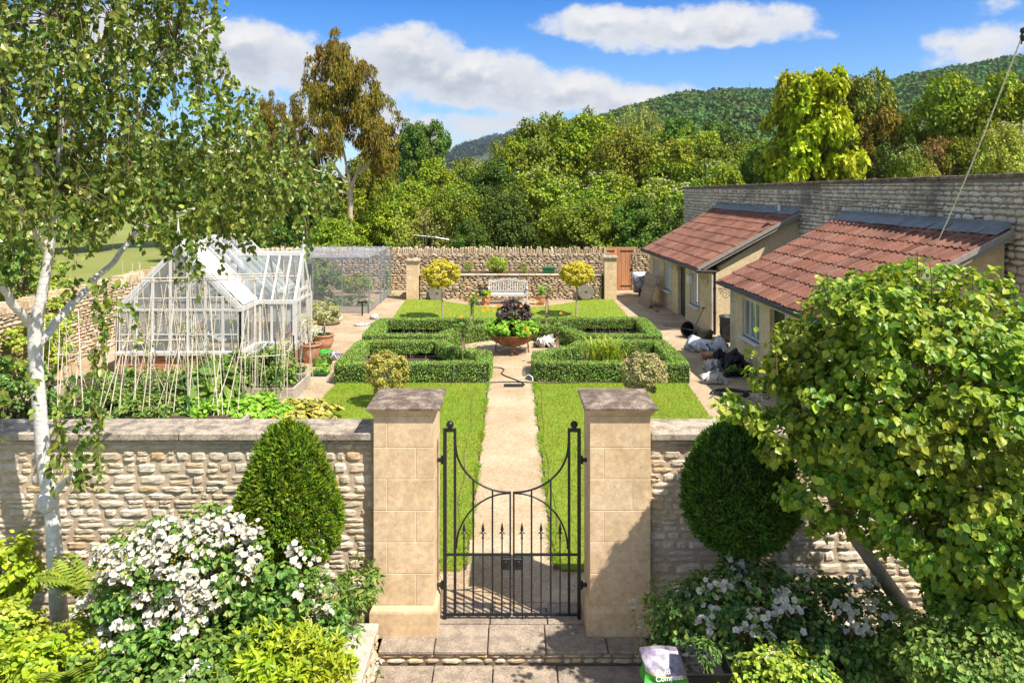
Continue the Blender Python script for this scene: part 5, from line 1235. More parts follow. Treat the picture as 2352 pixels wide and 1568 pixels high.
bush('golden_spurge', 'low yellow green spurge at the bottom edge right of the compost bag', 'plant', 1800, 1575, 6.5, .55, .35, .26, 120, 26, M['limey'], .05, OVATE, .1)
bush('lime_shrub', 'fresh green undergrowth below the trunk of the big shrub', 'shrub', 2120, 1530, 7.2, .7, .4, .30, 120, 28, M['herb'], .065, OVATE, .11)
bush('leafy_perennial', 'dense green ground foliage at the bottom of the white rose border', 'plant', 380, 1560, 6.6, .9, .4, .34, 130, 28, M['rose'], .06, OVATE, .11)
bush('leafy_perennial', 'dark leafy tuft under the valerian beside the compost bag', 'plant', 1545, 1395, 7.6, .24, .25, .26, 50, 24, M['herb'], .06, LANCE, .09)
def fern(label, px, py, Y, h, n):
    c = P(px, py, Y); t = thing('fern', (c.x, c.y, .1), label, 'fern'); mb = MB(); lp, ld, ln_, ls = [], [], [], []
    for i in range(n):
        a = rng.uniform(0, 6.283); l = h * rng.uniform(.7, 1.1); dx, dy = math.cos(a), math.sin(a); b = np.array([c.x, c.y, c.z - h * .5])
        q = bez(b, b + [dx * l * .25, dy * l * .25, l * .8], b + [dx * l * .75, dy * l * .75, l * .7], 18); tube(mb, q[::3], .003, 3, cap=False, mat=0); side = np.array([-dy, dx, 0])
        for k in range(2, 18):
            s = math.sin(k / 18 * math.pi) ** .7
            for sg in (-1, 1): lp.append(q[k]); ld.append(side * sg + (q[k] - q[k - 1]) * 6); ln_.append([dx * -.4, dy * -.4, 1]); ls.append(l * .24 * s)
    leaves(mb, np.array(lp), np.array(ld), np.array(ln_), np.array(ls), NARROW); mb.build('frond', M['fern'], t)
fern('yellow green fern against the wall right of the birch trunk', 195, 1330, 7.7, .62, 16); fern('yellow green fern at the bottom edge left of the white roses', 165, 1530, 6.7, .6, 20); fern('small fern tucked beside the birch foot', 235, 1440, 7.2, .5, 14)
def valerian(label, heads, Y):
    c = P(*heads[0], Y); t = thing('valerian', (c.x, Y, .05), label, 'flower'); st = MB(); lf = MB()
    for px, py in heads:
        c = np.array(tuple(P(px, py, Y + rng.uniform(-.1, .1)))); b = MB(); m = 26; q = c + rdir(m) * np.array([.045, .045, .06]) * rng.uniform(.5, 1, m)[:, None]
        for w in q: blossom(b, w, .022, (w - c) + [0, -.01, .03], 4)
        b.build('flower_head', [M['petal'], M['petal']], t); foot = c + np.array([rng.normal() * .05, .05, -.40]); tube(st, bez(foot, (foot + c) / 2 + [.03, 0, .05], c, 5), .004, 4, cap=False)
        m = 14; s = rng.uniform(.1, .8, m)[:, None]; p = foot + (c - foot) * s; o = unit(rng.normal(size=(m, 3)) * [1, 1, .3]); leaves(lf, p, o + [0, 0, .2], np.tile([0, 0, 1.0], (m, 1)), .06, LANCE)
    k0 = len(lf.f); lf.f += [(f + lf.n, 1) for f, m in st.f]; lf.v += st.v; lf.n += st.n; lf.build('foliage', [M['herb'], M['boxstem']], t)
valerian('loose white valerian heads spilling over the step beside the dappled pier', [(1472, 1433), (1496, 1433), (1524, 1378), (1456, 1385), (1535, 1390)], 7.75)
valerian('white valerian heads standing in front of the compost bag tray', [(1583, 1497), (1595, 1517), (1603, 1537), (1695, 1509), (1730, 1560)], 6.9)
valerian('white valerian heads among the leaves at the end of the white rose bush', [(735, 1350), (705, 1430), (720, 1465), (660, 1385), (576, 1483), (670, 1497), (868, 1520)], 7.2)
t = thing('clematis_flower', P(110, 1556, 6.6), 'single violet blue flower in the bottom left corner', 'flower'); mb = MB(); blossom(mb, tuple(P(110, 1553, 6.5)), .10, (0, -.7, .6), 6); mb.build('petals', [M['mauve'], M['stamen']], t)
mb = MB(); tube(mb, [P(110, 1556, 6.5), P(112, 1600, 6.6)], .003, 4); mb.build('stem', M['stake'], t)
# ------------------------------------------------------------------ trees beyond the walls
def proto(name, kind, seed, blossoms=0):
    """one tree of unit height and unit crown width, trunk base at the origin"""
    global rng
    keep = rng; rng = np.random.default_rng(seed)
    t = thing(name, (0, 0, -50), 'proto', 'tree'); mb = MB(); tk = MB(); O = np.array([0, 0, 0.0]); tmpl = RHOMB; ls = .030
    def limbs(z0, zt, n, spread, r0=.03):
        limb(tk, [(0, 0, 0), (.01, .005, z0 * .5), (0, .01, z0), (.02, 0, (z0 + zt) / 2), (0, 0, zt)], r0, r0 * .25, 8)
        for i in range(n):
            a = i * 2.4 + rng.uniform(-.4, .4); z = z0 + (zt - z0) * rng.uniform(0, .6); l = spread * rng.uniform(.6, 1)
            limb(tk, [(0, 0, z), (math.cos(a) * l * .5, math.sin(a) * l * .5, z + l * .35), (math.cos(a) * l, math.sin(a) * l, z + l * .6)], r0 * .45, r0 * .12, 5)
    if kind == 'bushy':
        p1, o1 = clumps(120, 80, (0, 0, .52), (.46, .46, .46), .085, .6, 1, None, .55); p2, o2 = clumps(50, 70, (rng.uniform(-.15, .15), .05, .72), (.30, .30, .26), .075, .5, 1, None, .55); p3, o3 = clumps(45, 70, (.18, -.12, .35), (.34, .36, .3), .08, .6, 1, None, .55)
        p, o = np.concatenate([p1, p2, p3]), np.concatenate([o1, o2, o3]); limbs(.12, .7, 7, .4, .018)
    elif kind == 'broad':
        L_ = []
        for i in range(9):
            a = rng.uniform(0, 6.28); rr = rng.uniform(.1, .30); z = rng.uniform(.42, .82); L_.append(clumps(24, 80, (math.cos(a) * rr, math.sin(a) * rr, z), (.20, .20, .16), .07, .5, 1, None, .5))
        L_.append(clumps(60, 70, (0, 0, .6), (.34, .34, .32), .07, .6, 1, None, .5)); p, o = np.concatenate([a for a, b in L_]), np.concatenate([b for a, b in L_]); limbs(.25, .8, 9, .38, .03)
    elif kind == 'golden':    # broad flat sprays of big leaves
        L_ = []
        for i in range(110):
            f = rng.uniform(0, 1) ** 1.1; a = rng.uniform(0, 6.28); rr = .42 * (1 - f ** 2.0 * .72) * rng.uniform(.35, 1) ** .6; z = .06 + .88 * f; L_.append(clumps(8, 40, (math.cos(a) * rr, math.sin(a) * rr, z), (.12, .12, .040), .045, .4, 1, None, .35))
        L_.append(clumps(60, 40, (0, 0, .40), (.34, .34, .36), .06, .4, .9, None, .4)); p, o = np.concatenate([a for a, b in L_]), np.concatenate([b for a, b in L_]); limbs(.15, .95, 16, .40, .022); ls = .036
    elif kind == 'gum':       # airy tall crown, narrow drooping leaves
        L_ = []
        for (x, y, z, r, h, n) in [(-.02, 0, .88, .17, .11, 24), (-.10, .04, .80, .24, .10, 26), (.05, -.04, .74, .30, .11, 30), (-.18, 0, .68, .22, .09, 22), (.20, .05, .64, .22, .10, 22), (.28, 0, .54, .18, .10, 20), (-.10, -.05, .57, .24, .08, 22), (.33, -.05, .46, .10, .08, 9), (-.25, .05, .52, .14, .06, 9), (-.33, 0, .42, .10, .05, 5), (-.12, .1, .36, .08, .05, 3)]:
            L_.append(clumps(int(n * 1.15), 120, (x, y, z), (r, r, h), .050, .3, 1, None, .5))
        p, o = np.concatenate([a for a, b in L_]), np.concatenate([b for a, b in L_]); tmpl = NARROW; ls = .026
        limb(tk, [(.08, 0, 0), (.05, 0, .2), (.055, .0, .36)], .026, .018, 8); limb(tk, [(.055, 0, .36), (.10, .02, .42), (.16, .02, .52), (.18, 0, .7)], .014, .004, 6); limb(tk, [(.055, 0, .36), (.02, 0, .45), (-.04, 0, .6), (-.02, 0, .88)], .013, .003, 6); limb(tk, [(.02, 0, .38), (-.15, .0, .5), (-.24, 0, .64)], .008, .003, 5); limb(tk, [(.12, .02, .42), (.24, 0, .47), (.32, 0, .52)], .008, .003, 5); limb(tk, [(.03, 0, .34), (-.18, 0, .37), (-.3, 0, .4)], .006, .002, 5)
    elif kind == 'willow':
        p, o = clumps(150, 75, (0, 0, .55), (.46, .46, .42), .085, .6, 1, None, .6); tmpl = NARROW; ls = .036; limbs(.15, .7, 8, .38, .02)
    else:                     # 'wispy': open twiggy shrub
        p, o = clumps(60, 34, (0, 0, .52), (.46, .46, .45), .10, .3, 1, None, .5); ls = .022
        for i in range(40):
            a = rdir(1)[0] * [.45, .45, .4] + [0, 0, .55]; limb(tk, [(0, 0, 0), (a[0] * .4, a[1] * .4, abs(a[2]) * .6), (a[0], a[1], abs(a[2]))], .006, .0015, 4)
    k = p[:, 2] > .005; p, o = p[k], o[k]; n = len(p)
    d, nrm = leaf_frame(o, .6, .5, .9 if kind in ('gum', 'willow') else .3)
    leaves(mb, p, d, nrm, ls * rng.uniform(.7, 1.3, n), tmpl); v0 = ORG[t.name]; ORG[t.name] = Vector((0, 0, 0))
    mb.build('crown', M['t_hawthorn'], t); tk.build('trunk', M['gumbark'] if kind == 'gum' else M['bark'], t)
    if blossoms:
        fb = MB(); k = np.argsort(-(o[:, 2] * .6 + p[:, 2] + rng.uniform(0, .9, n) - o[:, 1] * .25))[:blossoms * 6]; k = rng.choice(k, blossoms, replace=False)
        q = p[k] + o[k] * .02; m = 5
        for i in range(m): leaves(fb, q + rng.normal(size=q.shape) * .004, rng.normal(size=(blossoms, 3)) * [1, 1, .15], np.tile([0, -.25, 1.0], (blossoms, 1)), .022, ROUND)
        b = fb.build('blossom', M['petal'], t); b['kind'] = 'stuff'
    ORG[t.name] = v0; rng = keep; return t
PR = {'bushy': [proto('bushy_tree', 'bushy', 1), proto('bushy_tree', 'bushy', 2), proto('bushy_tree', 'bushy', 3)], 'broad': [proto('broad_tree', 'broad', 4), proto('broad_tree', 'broad', 5)], 'golden': [proto('golden_tree', 'golden', 6)],
      'gum': [proto('gum_tree', 'gum', 7)], 'willow': [proto('willow_tree', 'willow', 8)], 'wispy': [proto('wispy_shrub', 'wispy', 9)], 'elder': [proto('elder_shrub', 'bushy', 10, 90), proto('elder_shrub', 'bushy', 12, 80)]}
used = {k: 0 for k in PR}
def tree(kind, px, top, Y, wpx, colr, label, zb=-.4, rz=None, dy=None):
    """place a tree by where it stands: crown width wpx and top in photo units at distance Y"""
    w = wpx / F * Y; h = (Z(top, Y) - zb) * (1.0 if kind == 'gum' else 1.05); L_ = PR[kind]; src = L_[used[kind] % len(L_)]; used[kind] += 1
    c = copy_thing(src, (W(px, Y), Y, zb), label, rz if rz is not None else rng.uniform(0, 6.28), (w, dy or min(w, 7), h), 'trees and shrubs beyond the garden walls', {'crown': M['t_' + colr]})
    return c
TL = [
 ('gum', 790, 58, 43, 285, 'gum', 'tall rusty leaved eucalyptus with pale orange trunk rising above the fruit cage', -.4, 0.0),
 ('gum', 632, 205, 52, 170, 'gum', 'shorter rusty crowned tree glimpsed between the birch and the eucalyptus', -.4, 1.0),
 ('broad', 970, 284, 78, 165, 'oak', 'rounded dark green tree standing alone on the skyline right of the eucalyptus'),
 ('broad', 850, 350, 62, 150, 'dark', 'dark green tree just left of the round skyline tree'),
 ('bushy', 860, 350, 50, 130, 'olive', 'olive brown bushy tree behind the eucalyptus trunk'),
 ('bushy', 1085, 372, 62, 170, 'hawthorn', 'green hedgerow tree below the far dark hill'),
 ('bushy', 1000, 376, 56, 150, 'mixed', 'yellowish green hedgerow tree in front of the round skyline tree'),
 ('bushy', 930, 415, 45, 165, 'elder', 'bright green rounded shrub behind the left end of the rear wall'),
 ('bushy', 1050, 432, 44, 160, 'hawthorn', 'mid green shrub behind the rear wall left of the bench'),
 ('bushy', 1130, 380, 50, 170, 'dark', 'shadowy green tree left of the big thicket crown'),
 ('bushy', 1175, 325, 55, 170, 'mixed', 'yellow green tree stepping up to the thicket top from the eucalyptus side'),
 ('bushy', 1280, 276, 60, 170, 'hawthorn', 'dense green crown just left of the highest thicket crown'),
 ('bushy', 1395, 286, 62, 190, 'mixed', 'leafy green crown between the highest thicket crown and the grey willow'),
 ('bushy', 1610, 300, 56, 170, 'mixed', 'yellow green tree below the bare sky left of the radio mast'),
 ('bushy', 1725, 330, 52, 150, 'hawthorn', 'green tree peeping out left of the golden tree'),
 ('bushy', 1225, 292, 56, 210, 'hawthorn', 'large rounded green hawthorn on the left shoulder of the thicket'),
 ('bushy', 1330, 264, 58, 250, 'mixed', 'highest crown of the green thicket behind the bench'),
 ('bushy', 1430, 300, 54, 190, 'olive', 'olive green tree between the thicket top and the grey willow'),
 ('willow', 1465, 256, 68, 200, 'willow', 'grey green willow on the skyline above the thicket'),
 ('bushy', 1570, 284, 62, 190, 'oak', 'dark green tree right of the grey willow'),
 ('bushy', 1540, 318, 52, 190, 'mixed', 'yellow green tree in the thicket above the wooden door'),
 ('bushy', 1655, 292, 60, 180, 'dark', 'dark tree in the wood left of the golden tree'),
 ('bushy', 1640, 345, 50, 180, 'hawthorn', 'green bushy tree over the far end of the high wall'),
 ('elder', 1245, 395, 46, 220, 'elder', 'white flowering elder in the thicket above the left half of the bench'),
 ('elder', 1400, 405, 46, 200, 'elder', 'white flowering elder in the thicket above the right lollipop tree'),
 ('elder', 1530, 418, 45, 190, 'elder', 'white flowering elder beside the end of the high wall'),
 ('elder', 1655, 385, 44, 170, 'elder', 'white flowering elder leaning over the high wall left of the golden tree'),
 ('bushy', 1165, 440, 43, 150, 'dark', 'dark green shrub in shadow behind the bench wall'),
 ('bushy', 1330, 465, 42, 200, 'hawthorn', 'leafy shrub directly behind the rear wall above the bench'),
 ('bushy', 1470, 462, 42, 190, 'oak', 'dense blue green shrub behind the rear wall near the door'),
 ('bushy', 1560, 470, 41, 140, 'dark', 'dark shrub squeezed between the door and the farther shed'),
 ('wispy', 975, 470, 42, 190, 'tan', 'thin straw coloured shrub behind the rear wall beside the fruit cage'),
 ('bushy', 880, 470, 44, 150, 'mixed', 'yellow green shrub behind the fruit cage'),
 ('bushy', 1080, 505, 41, 110, 'oak', 'small dark shrub low behind the rear wall'),
 ('golden', 1858, 172, 44, 385, 'gold', 'bright golden yellow tree rising behind the high wall'),
 ('broad', 1960, 178, 54, 200, 'olive', 'bronze green tree behind the right side of the golden tree'),
 ('broad', 2030, 245, 52, 190, 'rust', 'orange brown tree right of the golden tree'),
 ('broad', 2165, 245, 50, 230, 'mixed', 'olive yellow tree in front of the wooded hill'),
 ('broad', 2270, 168, 47, 270, 'mixed', 'tall yellow green tree behind the white rope'),
 ('broad', 2400, 175, 50, 260, 'olive', 'dark olive tree at the right edge of the picture'),
 ('bushy', 2075, 330, 46, 190, 'dark', 'dark bushy tree behind the high wall right of the golden tree'),
 ('bushy', 2150, 330, 45, 120, 'brown', 'brownish tree with bare twigs above the high wall'),
 ('elder', 2085, 352, 43, 130, 'hawthorn', 'white flowering elder low behind the high wall right of the golden tree'),
 ('bushy', 2220, 335, 44, 170, 'olive', 'dark olive shrub behind the high wall beside the rope'),
 ('elder', 2310, 300, 42, 180, 'pale', 'pale flowering elder over the right end of the high wall'),
 ('bushy', 2130, 396, 30, 100, 'pale', 'pale green mound peeping over the high wall'),
 ('bushy', 1760, 350, 48, 170, 'oak', 'dark green tree behind the left side of the golden tree'),
 ('bushy', 760, 420, 48, 190, 'mixed', 'yellow green tree left of the eucalyptus trunk'),
 ('broad', 560, 330, 56, 260, 'hawthorn', 'broad green tree behind the middle of the birch'),
 ('broad', 690, 380, 60, 220, 'oak', 'dark green tree behind the right tip of the birch'),
 ('bushy', 640, 450, 45, 200, 'oak', 'green bushy tree behind the greenhouse roof'),
 ('bushy', 500, 470, 47, 200, 'hawthorn', 'leafy tree behind the greenhouse gable'),
 ('broad', 380, 320, 66, 270, 'dark', 'dark tree beyond the field seen through the birch'),
 ('broad', 215, 380, 62, 250, 'oak', 'spreading dark tree at the edge of the field behind the birch trunk'),
 ('broad', 60, 330, 70, 280, 'hawthorn', 'big green tree beyond the field at the left edge'),
 ('broad', -90, 330, 60, 260, 'dark', 'dark tree at the far left beyond the side wall'),
 ('bushy', 415, 505, 54, 110, 'dark', 'small dark tree on the field behind the greenhouse'),
 ('bushy', 770, 500, 42, 150, 'elder', 'green shrub behind the fruit cage at the eucalyptus foot'),
]
for q in TL: tree(q[0], q[1], q[2], q[3], q[4], q[5], q[6], *(q[7:8] or [-.4]), **({'rz': q[8]} if len(q) > 8 else {}))
for L_ in PR.values():
    for s_ in L_:
        for ch in list(s_.children): bpy.data.objects.remove(ch)
        bpy.data.objects.remove(s_)
# near small trees between the birch and the side wall
tl = PR = None
# ------------------------------------------------------------------ hills
def hill(name, rr, prof, r0, dp):
    pxs = np.linspace(prof[0][0], prof[-1][0], 120); rads = np.linspace(0, 1, 26)
    def h(px, f):
        top = np.interp(px, [p[0] for p in prof], [p[1] + dp for p in prof]); zt = ZC + (HZ - top) / F * rr
        g = np.where(f < .72, np.sin(np.minimum(f / .72, 1) * math.pi / 2) ** 1.15, 1 - (f - .72) * .5); return (zt - 9) * g - .4 * (1 - g)
    def fn(u, v):
        px = prof[0][0] + (prof[-1][0] - prof[0][0]) * u; rad = r0 + (rr - r0) * v / .72; d = np.arctan((px - 1176) / F); return np.stack([np.tan(d) * rad, rad, h(px, v)], -1)
    mb = MB(); grid(mb, fn, 120, 26); tag(mb.build(name, M['hillside'], smooth=True), kind='structure'); return fn
M['hillside'] = plain('hillside', (.05, .08, .025), .95, var=.3, scale=.02)
M['hillwood'] = leaf_mat('hill_leaf', [(.035, .072, .020), (.045, .088, .022), (.055, .10, .026), (.065, .115, .03)], .15, .7, .1, var=1.1, vscale=.07, gain=1.6)  # some distance haze is put into these bluish leaf colours
M['farwood'] = leaf_mat('far_leaf', [(.016, .032, .030), (.026, .045, .036), (.034, .055, .04)], .1, .8, .1, var=.5, vscale=.01, gain=1.5)  # blue of the far ridge is haze painted into the leaf colour
def woods(name, fn, n, cr, m_, lab, vlo=.07, vhi=.80, q=200):
    u = rng.uniform(0, 1, n); v = rng.uniform(vlo, vhi, n); c = fn(u, v); r = cr * rng.uniform(.6, 1.4, n); mb = MB()
    d = rdir(n * q); d[:, 2] = np.abs(d[:, 2]) * 1.0 - .15; d = unit(d); k = np.repeat(np.arange(n), q)
    pos = c[k] + d * r[k][:, None] * np.array([1, 1, .95]) * rng.uniform(.82, 1.05, n * q)[:, None] + np.array([0, 0, 1.0]) * (r[k] * .45)[:, None]
    nrm = unit(d + rng.normal(size=d.shape) * .38); dd = rng.normal(size=d.shape); leaves(mb, pos, dd, nrm, r[k] * .28, (RHOMB[0] - [0, .5, 0], RHOMB[1])); tag(mb.build(name, m_), lab, 'wood', kind='stuff')
f1 = hill('hill', 720, [(1200, 420), (1290, 345), (1380, 268), (1480, 240), (1560, 222), (1640, 214), (1740, 211), (1850, 216), (1960, 212), (2030, 200), (2110, 180), (2200, 166), (2290, 152), (2352, 142), (2500, 118), (2800, 90)], 190, 24)
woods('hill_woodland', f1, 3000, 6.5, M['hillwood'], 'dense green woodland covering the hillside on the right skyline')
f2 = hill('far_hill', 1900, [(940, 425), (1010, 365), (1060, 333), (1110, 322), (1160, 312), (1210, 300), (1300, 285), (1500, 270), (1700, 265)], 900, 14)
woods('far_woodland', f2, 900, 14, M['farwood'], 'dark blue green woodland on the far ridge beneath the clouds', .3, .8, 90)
t = thing('radio_mast', (W(1722, 690), 690, Z(222, 690)), 'thin lattice mast on the wooded skyline', 'mast'); mb = MB(); b0 = Vector((W(1722, 690), 690, Z(235, 690))); 
for dx in (-.5, .5):
    bar(mb, b0 + Vector((dx, 0, 0)), b0 + Vector((dx * .6, 0, 18)), .22)
for k in range(9): bar(mb, b0 + Vector((-.5, 0, 2 * k)), b0 + Vector((.5, 0, 2 * k + 2)), .14); bar(mb, b0 + Vector((.5, 0, 2 * k)), b0 + Vector((-.5, 0, 2 * k + 2)), .14)
mb.build('lattice', M['galv'], t)
# near small trees between the birch and the side wall
# ------------------------------------------------------------------ garden plants
def lollipop(label, px, py, Y, rx, rz, m_, stem_z, n=60, per=60, size=.05, group='clipped lollipop trees', bx=None):
    c = P(px, py, Y); bx = c.x if bx is None else bx; t = thing('lollipop_tree', (bx, Y, .03), label, 'tree', group)
    mb = MB(); limb(mb, [(bx, Y, .02), ((bx + c.x) / 2 + .01, Y, c.z * .5), (c.x, Y, c.z)], .033, .026, 8); 
    for i in range(8):
        d = rdir(1)[0] * [rx, rx, rz * .8] * .8; limb(mb, [(c.x, Y, c.z - rz * .6), (c.x + d[0] * .5, Y + d[1] * .5, c.z + d[2] * .3), (c.x + d[0], Y + d[1], c.z + d[2])], .012, .004, 4)
    mb.build('trunk', M['palebark'], t)
    p, o = clumps(n, per, c, (rx, rx, rz), .09, .75, 1.0, None, .4); mb = MB(); d, nrm = leaf_frame(o, .6, .55, .2); leaves(mb, p, d, nrm, rng.uniform(size * .7, size * 1.3, len(p)), OVATE); mb.build('crown', m_, t); return t
lollipop('golden variegated lollipop tree on the rear lawn left of the bench', 1013, 628, 28.0, .66, .50, M['varieg'], .9, 150, 70, .06, bx=W(1017, 28.0))
lollipop('golden variegated lollipop tree on the rear lawn right of the bench', 1326, 628, 28.6, .62, .44, M['varieg'], .9, 140, 70, .06, bx=W(1323, 28.6))
lollipop('low cream variegated lollipop bush on the front lawn behind the left gate pier', 889, 855, 17.0, .44, .44, M['varieg_gold'], .3, 110, 70, .045)
lollipop('low pinkish cream variegated lollipop bush on the front lawn behind the dappled pier', 1479, 856, 17.0, .46, .43, M['varieg_pale'], .3, 110, 70, .045)
def std_rose(label, px, top, bot, Yb, head, hr, leafn, fl):
    x = W(px, Yb); t = thing('standard_rose', (x, Yb, 0), label, 'rose', 'staked standard roses'); zt = Z(top, Yb)
    mb = MB(); tube(mb, [(x, Yb, .0), (x, Yb, zt)], .035, 8); mb.build('stake', M['stake'], t)
    mb = MB(); 
    for z in (zt - .12, zt * .45): mb = MB(); tube(mb, [(x, Yb, z), (x, Yb, z + .035)], .042, 8); mb.build('tree_tie', M['blackplastic'], t)
    c = P(*head, Yb - .05); mb = MB(); limb(mb, [(x + .06, Yb - .05, 0), (x + .07, Yb - .05, zt * .6), (c.x, Yb - .05, c.z)], .016, .010, 6); 
    for i in range(9): d = rdir(1)[0] * hr; limb(mb, [tuple(c), tuple(c + Vector(d) * .6), (c.x + d[0], Yb - .05 + d[1], c.z + abs(d[2]))], .006, .002, 4)
    mb.build('stem', M['bark'], t)
    p, o = clumps(16, leafn, c, (hr, hr, hr * .85), .07, .3, 1, None, .4); mb = MB(); d, nrm = leaf_frame(o, .5, .6, .3); leaves(mb, p, d, nrm, .05, RHOMB); mb.build('foliage', M['herb'], t)
    for q in fl:
        mb = MB(); w = P(*q, Yb - .15); 
        for k in range(1): blossom(mb, tuple(w), .085, (rng.normal() * .3, -.6, .7), 6)
        mb.build('flower', [M['orange'], M['orange']], t)
std_rose('staked standard rose with apricot flowers in the rear box bed left of the rusty bowl', 1083, 690, 748, 25.0, (1086, 684), .30, 40, [(1082, 680), (1098, 676), (1075, 692)])
std_rose('staked thin standard rose in the rear box bed right of the rusty bowl', 1255, 676, 746, 25.0, (1257, 668), .22, 14, [(1232, 705), (1268, 702)])
std_rose('staked standard rose in the front box bed left of the rusty bowl', 1063, 762, 828, 20.6, (1059, 745), .30, 40, [(1038, 722), (1060, 728)])
std_rose('staked standard rose in the front box bed right of the rusty bowl', 1280, 760, 823, 20.8, (1277, 745), .28, 34, [(1288, 719)])
# fire bowl planter
KX, KY = 0.0, 22.5
t = thing('fire_bowl', (KX, KY, 0), 'big rusty iron bowl on a stand planted at the centre of the parterre', 'bowl planter')
mb = MB(); lathe(mb, (KX, KY, 0), [(.02, .21), (.25, .23), (.42, .29), (.56, .38), (.66, .50), (.69, .585), (.715, .60), (.70, .61), (.67, .585), (.60, .50), (.02, .46)], 40)
for i in range(26):
    a = i / 26 * 6.283
    for r, z in ((.705, .555), (.59, .385)): ball(mb, (KX + r * math.cos(a), KY + r * math.sin(a), z), .014, 6, 4)
mb.build('bowl', M['rust'], t, True)
mb = MB()
for a in (0, 1.5708, 3.1416, 4.712):
    a += .0; c, s = math.cos(a), math.sin(a); tube(mb, [(KX + .46 * c, KY + .46 * s, .34), (KX + .50 * c, KY + .50 * s, 0)], .022, 6)
    b = a + 1.5708; tube(mb, bez((KX + .49 * c, KY + .49 * s, .20), (KX + .62 * math.cos(a + .78), KY + .62 * math.sin(a + .78), -.05), (KX + .49 * math.cos(b), KY + .49 * math.sin(b), .20), 10), .014, 5)
mb.build('stand', M['rust'], t)
for x in (-.3, .42):
    mb = MB(); y = KY - math.sqrt(.70 ** 2 - x * x) - .02; a = np.linspace(0, 6.283, 14); tube(mb, [(x + .055 * math.cos(q), y, .50 + .055 * math.sin(q)) for q in a], .009, 5, cap=False); mb.build('handle', M['rust'], t)
t = thing('nasturtium', (KX, KY, .5), 'bright green trailing nasturtiums with orange flowers filling the rusty bowl', 'plant')
p, o = clumps(95, 26, (KX, KY, .68), (.72, .72, .36), .09, .6, 1, .0, .4); mb = MB(); d, nrm = leaf_frame(o, .9, .35, .1); leaves(mb, p, d, nrm, rng.uniform(.07, .12, len(p)), ROUND); mb.build('foliage', M['nasturtium'], t)
for px, py in [(1178, 738), (1185, 733), (1196, 742), (1191, 748), (1208, 752), (1211, 757), (1110, 712), (1134, 712), (1143, 704), (1121, 710)]:
    mb = MB(); w = ray_ell(px, py, (KX, KY, .66), (.76, .76, .32)); blossom(mb, w, .10, (rng.normal() * .3, -.7, .5), 5); mb.build('flower', [M['orange'], M['orange']], t)
t = thing('dahlia', (.05, KY + .1, .55), 'dark purple leaved dahlia with orange buds rising from the rusty bowl', 'plant')
p, o = clumps(60, 34, (.04, KY + .12, 1.12), (.48, .45, .40), .10, .5, 1, None, .4); mb = MB(); d, nrm = leaf_frame(o, .7, .5, .2); leaves(mb, p, d, nrm, rng.uniform(.06, .11, len(p)), OVATE)
for i in range(14): a = p[rng.integers(len(p))]; tube(mb, bez((.02, KY + .1, .5), (a[0] * .4, KY + .1, .9), a, 5), .008, 4, cap=False)
mb.build('foliage', M['purple'], t)
for px, py in [(1117, 688), (1122, 680), (1149, 702), (1197, 703), (1224, 690), (1236, 692), (1232, 700), (1116, 700), (1190, 712)]:
    mb = MB(); blossom(mb, tuple(P(px, py, KY - .1)), .085, (0, -.8, .5), 7); mb.build('flower', [M['orange'], M['orange']], t)
# lilies in the front right bed
t = thing('day_lily', (W(1392, 20.3), 20.3, 0), 'clump of strappy pale green lilies in the front right box bed', 'plant'); mb = MB(); pos = []; dd = []; 
for i in range(260):
    a = rng.uniform(0, 6.283); l = rng.uniform(.6, 1.2); s = rng.uniform(.1, .75) * l; b = np.array([W(1392, 20.3) + rng.normal() * .24, 20.3 + rng.normal() * .15, 0]); e = b + [math.cos(a) * s, math.sin(a) * s, l * .72]; q = bez(b, b + [math.cos(a) * s * .3, math.sin(a) * s * .3, l * .85], e, 7); w = np.array([-math.sin(a), math.cos(a), 0]) * .022; ww = np.array([.7, 1, 1, .9, .7, .45, .03])[:, None] * w
    mb.add(np.concatenate([q - ww, q + ww]), np.array([(k, k + 1, 8 + k, 7 + k) for k in range(6)]))
mb.build('foliage', M['nasturtium'] if False else M['limey'], t)
# ------------------------------------------------------------------ bench end of the garden
bx, by = W(1167, 32.2), 32.15; t = thing('garden_bench', (bx, by, 0), 'weathered pale wooden garden bench with curved slatted back against the low wall', 'bench'); bw = .80
mb = MB()
for k in range(5): bbox(mb, (bx, by - .46 + k * .10, .43), (2 * bw - .06, .085, .025), .005)
mb.build('seat', M['teak'], t); mb = MB(); n = 20; xs = np.linspace(-bw + .04, bw - .04, n + 1)
topz = lambda x: .84 + .14 * np.cos(np.clip(x / bw, -1, 1) * math.pi / 2) ** .8
for i in range(n): bar(mb, (bx + xs[i], by + .02, topz(xs[i]) + .0), (bx + xs[i + 1], by + .02, topz(xs[i + 1])), .04, .10, (0, 0, 1))
for x in np.linspace(-bw + .10, bw - .10, 15): box(mb, (bx + x, by + .02, (.5 + topz(x)) / 2), (.048, .02, topz(x) - .52))
bar(mb, (bx - bw + .03, by + .02, .50), (bx + bw - .03, by + .02, .50), .035, .06); mb.build('backrest', M['teak'], t)
for sx in (-1, 1):
    mb = MB(); bbox(mb, (bx + sx * bw, by + .02, .46), (.065, .06, .92), .006); mb.build('leg', M['teak'], t)
    mb = MB(); bbox(mb, (bx + sx * bw, by - .50, .32), (.065, .06, .64), .006); mb.build('leg', M['teak'], t)
    mb = MB(); bbox(mb, (bx + sx * bw, by - .25, .655), (.08, .62, .03), .008); mb.build('armrest', M['teak'], t)
mb = MB(); bar(mb, (bx - bw + .04, by - .50, .385), (bx + bw - .04, by - .50, .385), .03, .08); bar(mb, (bx - bw, by - .22, .16), (bx + bw, by - .22, .16), .04, .05); mb.build('rail', M['teak'], t)
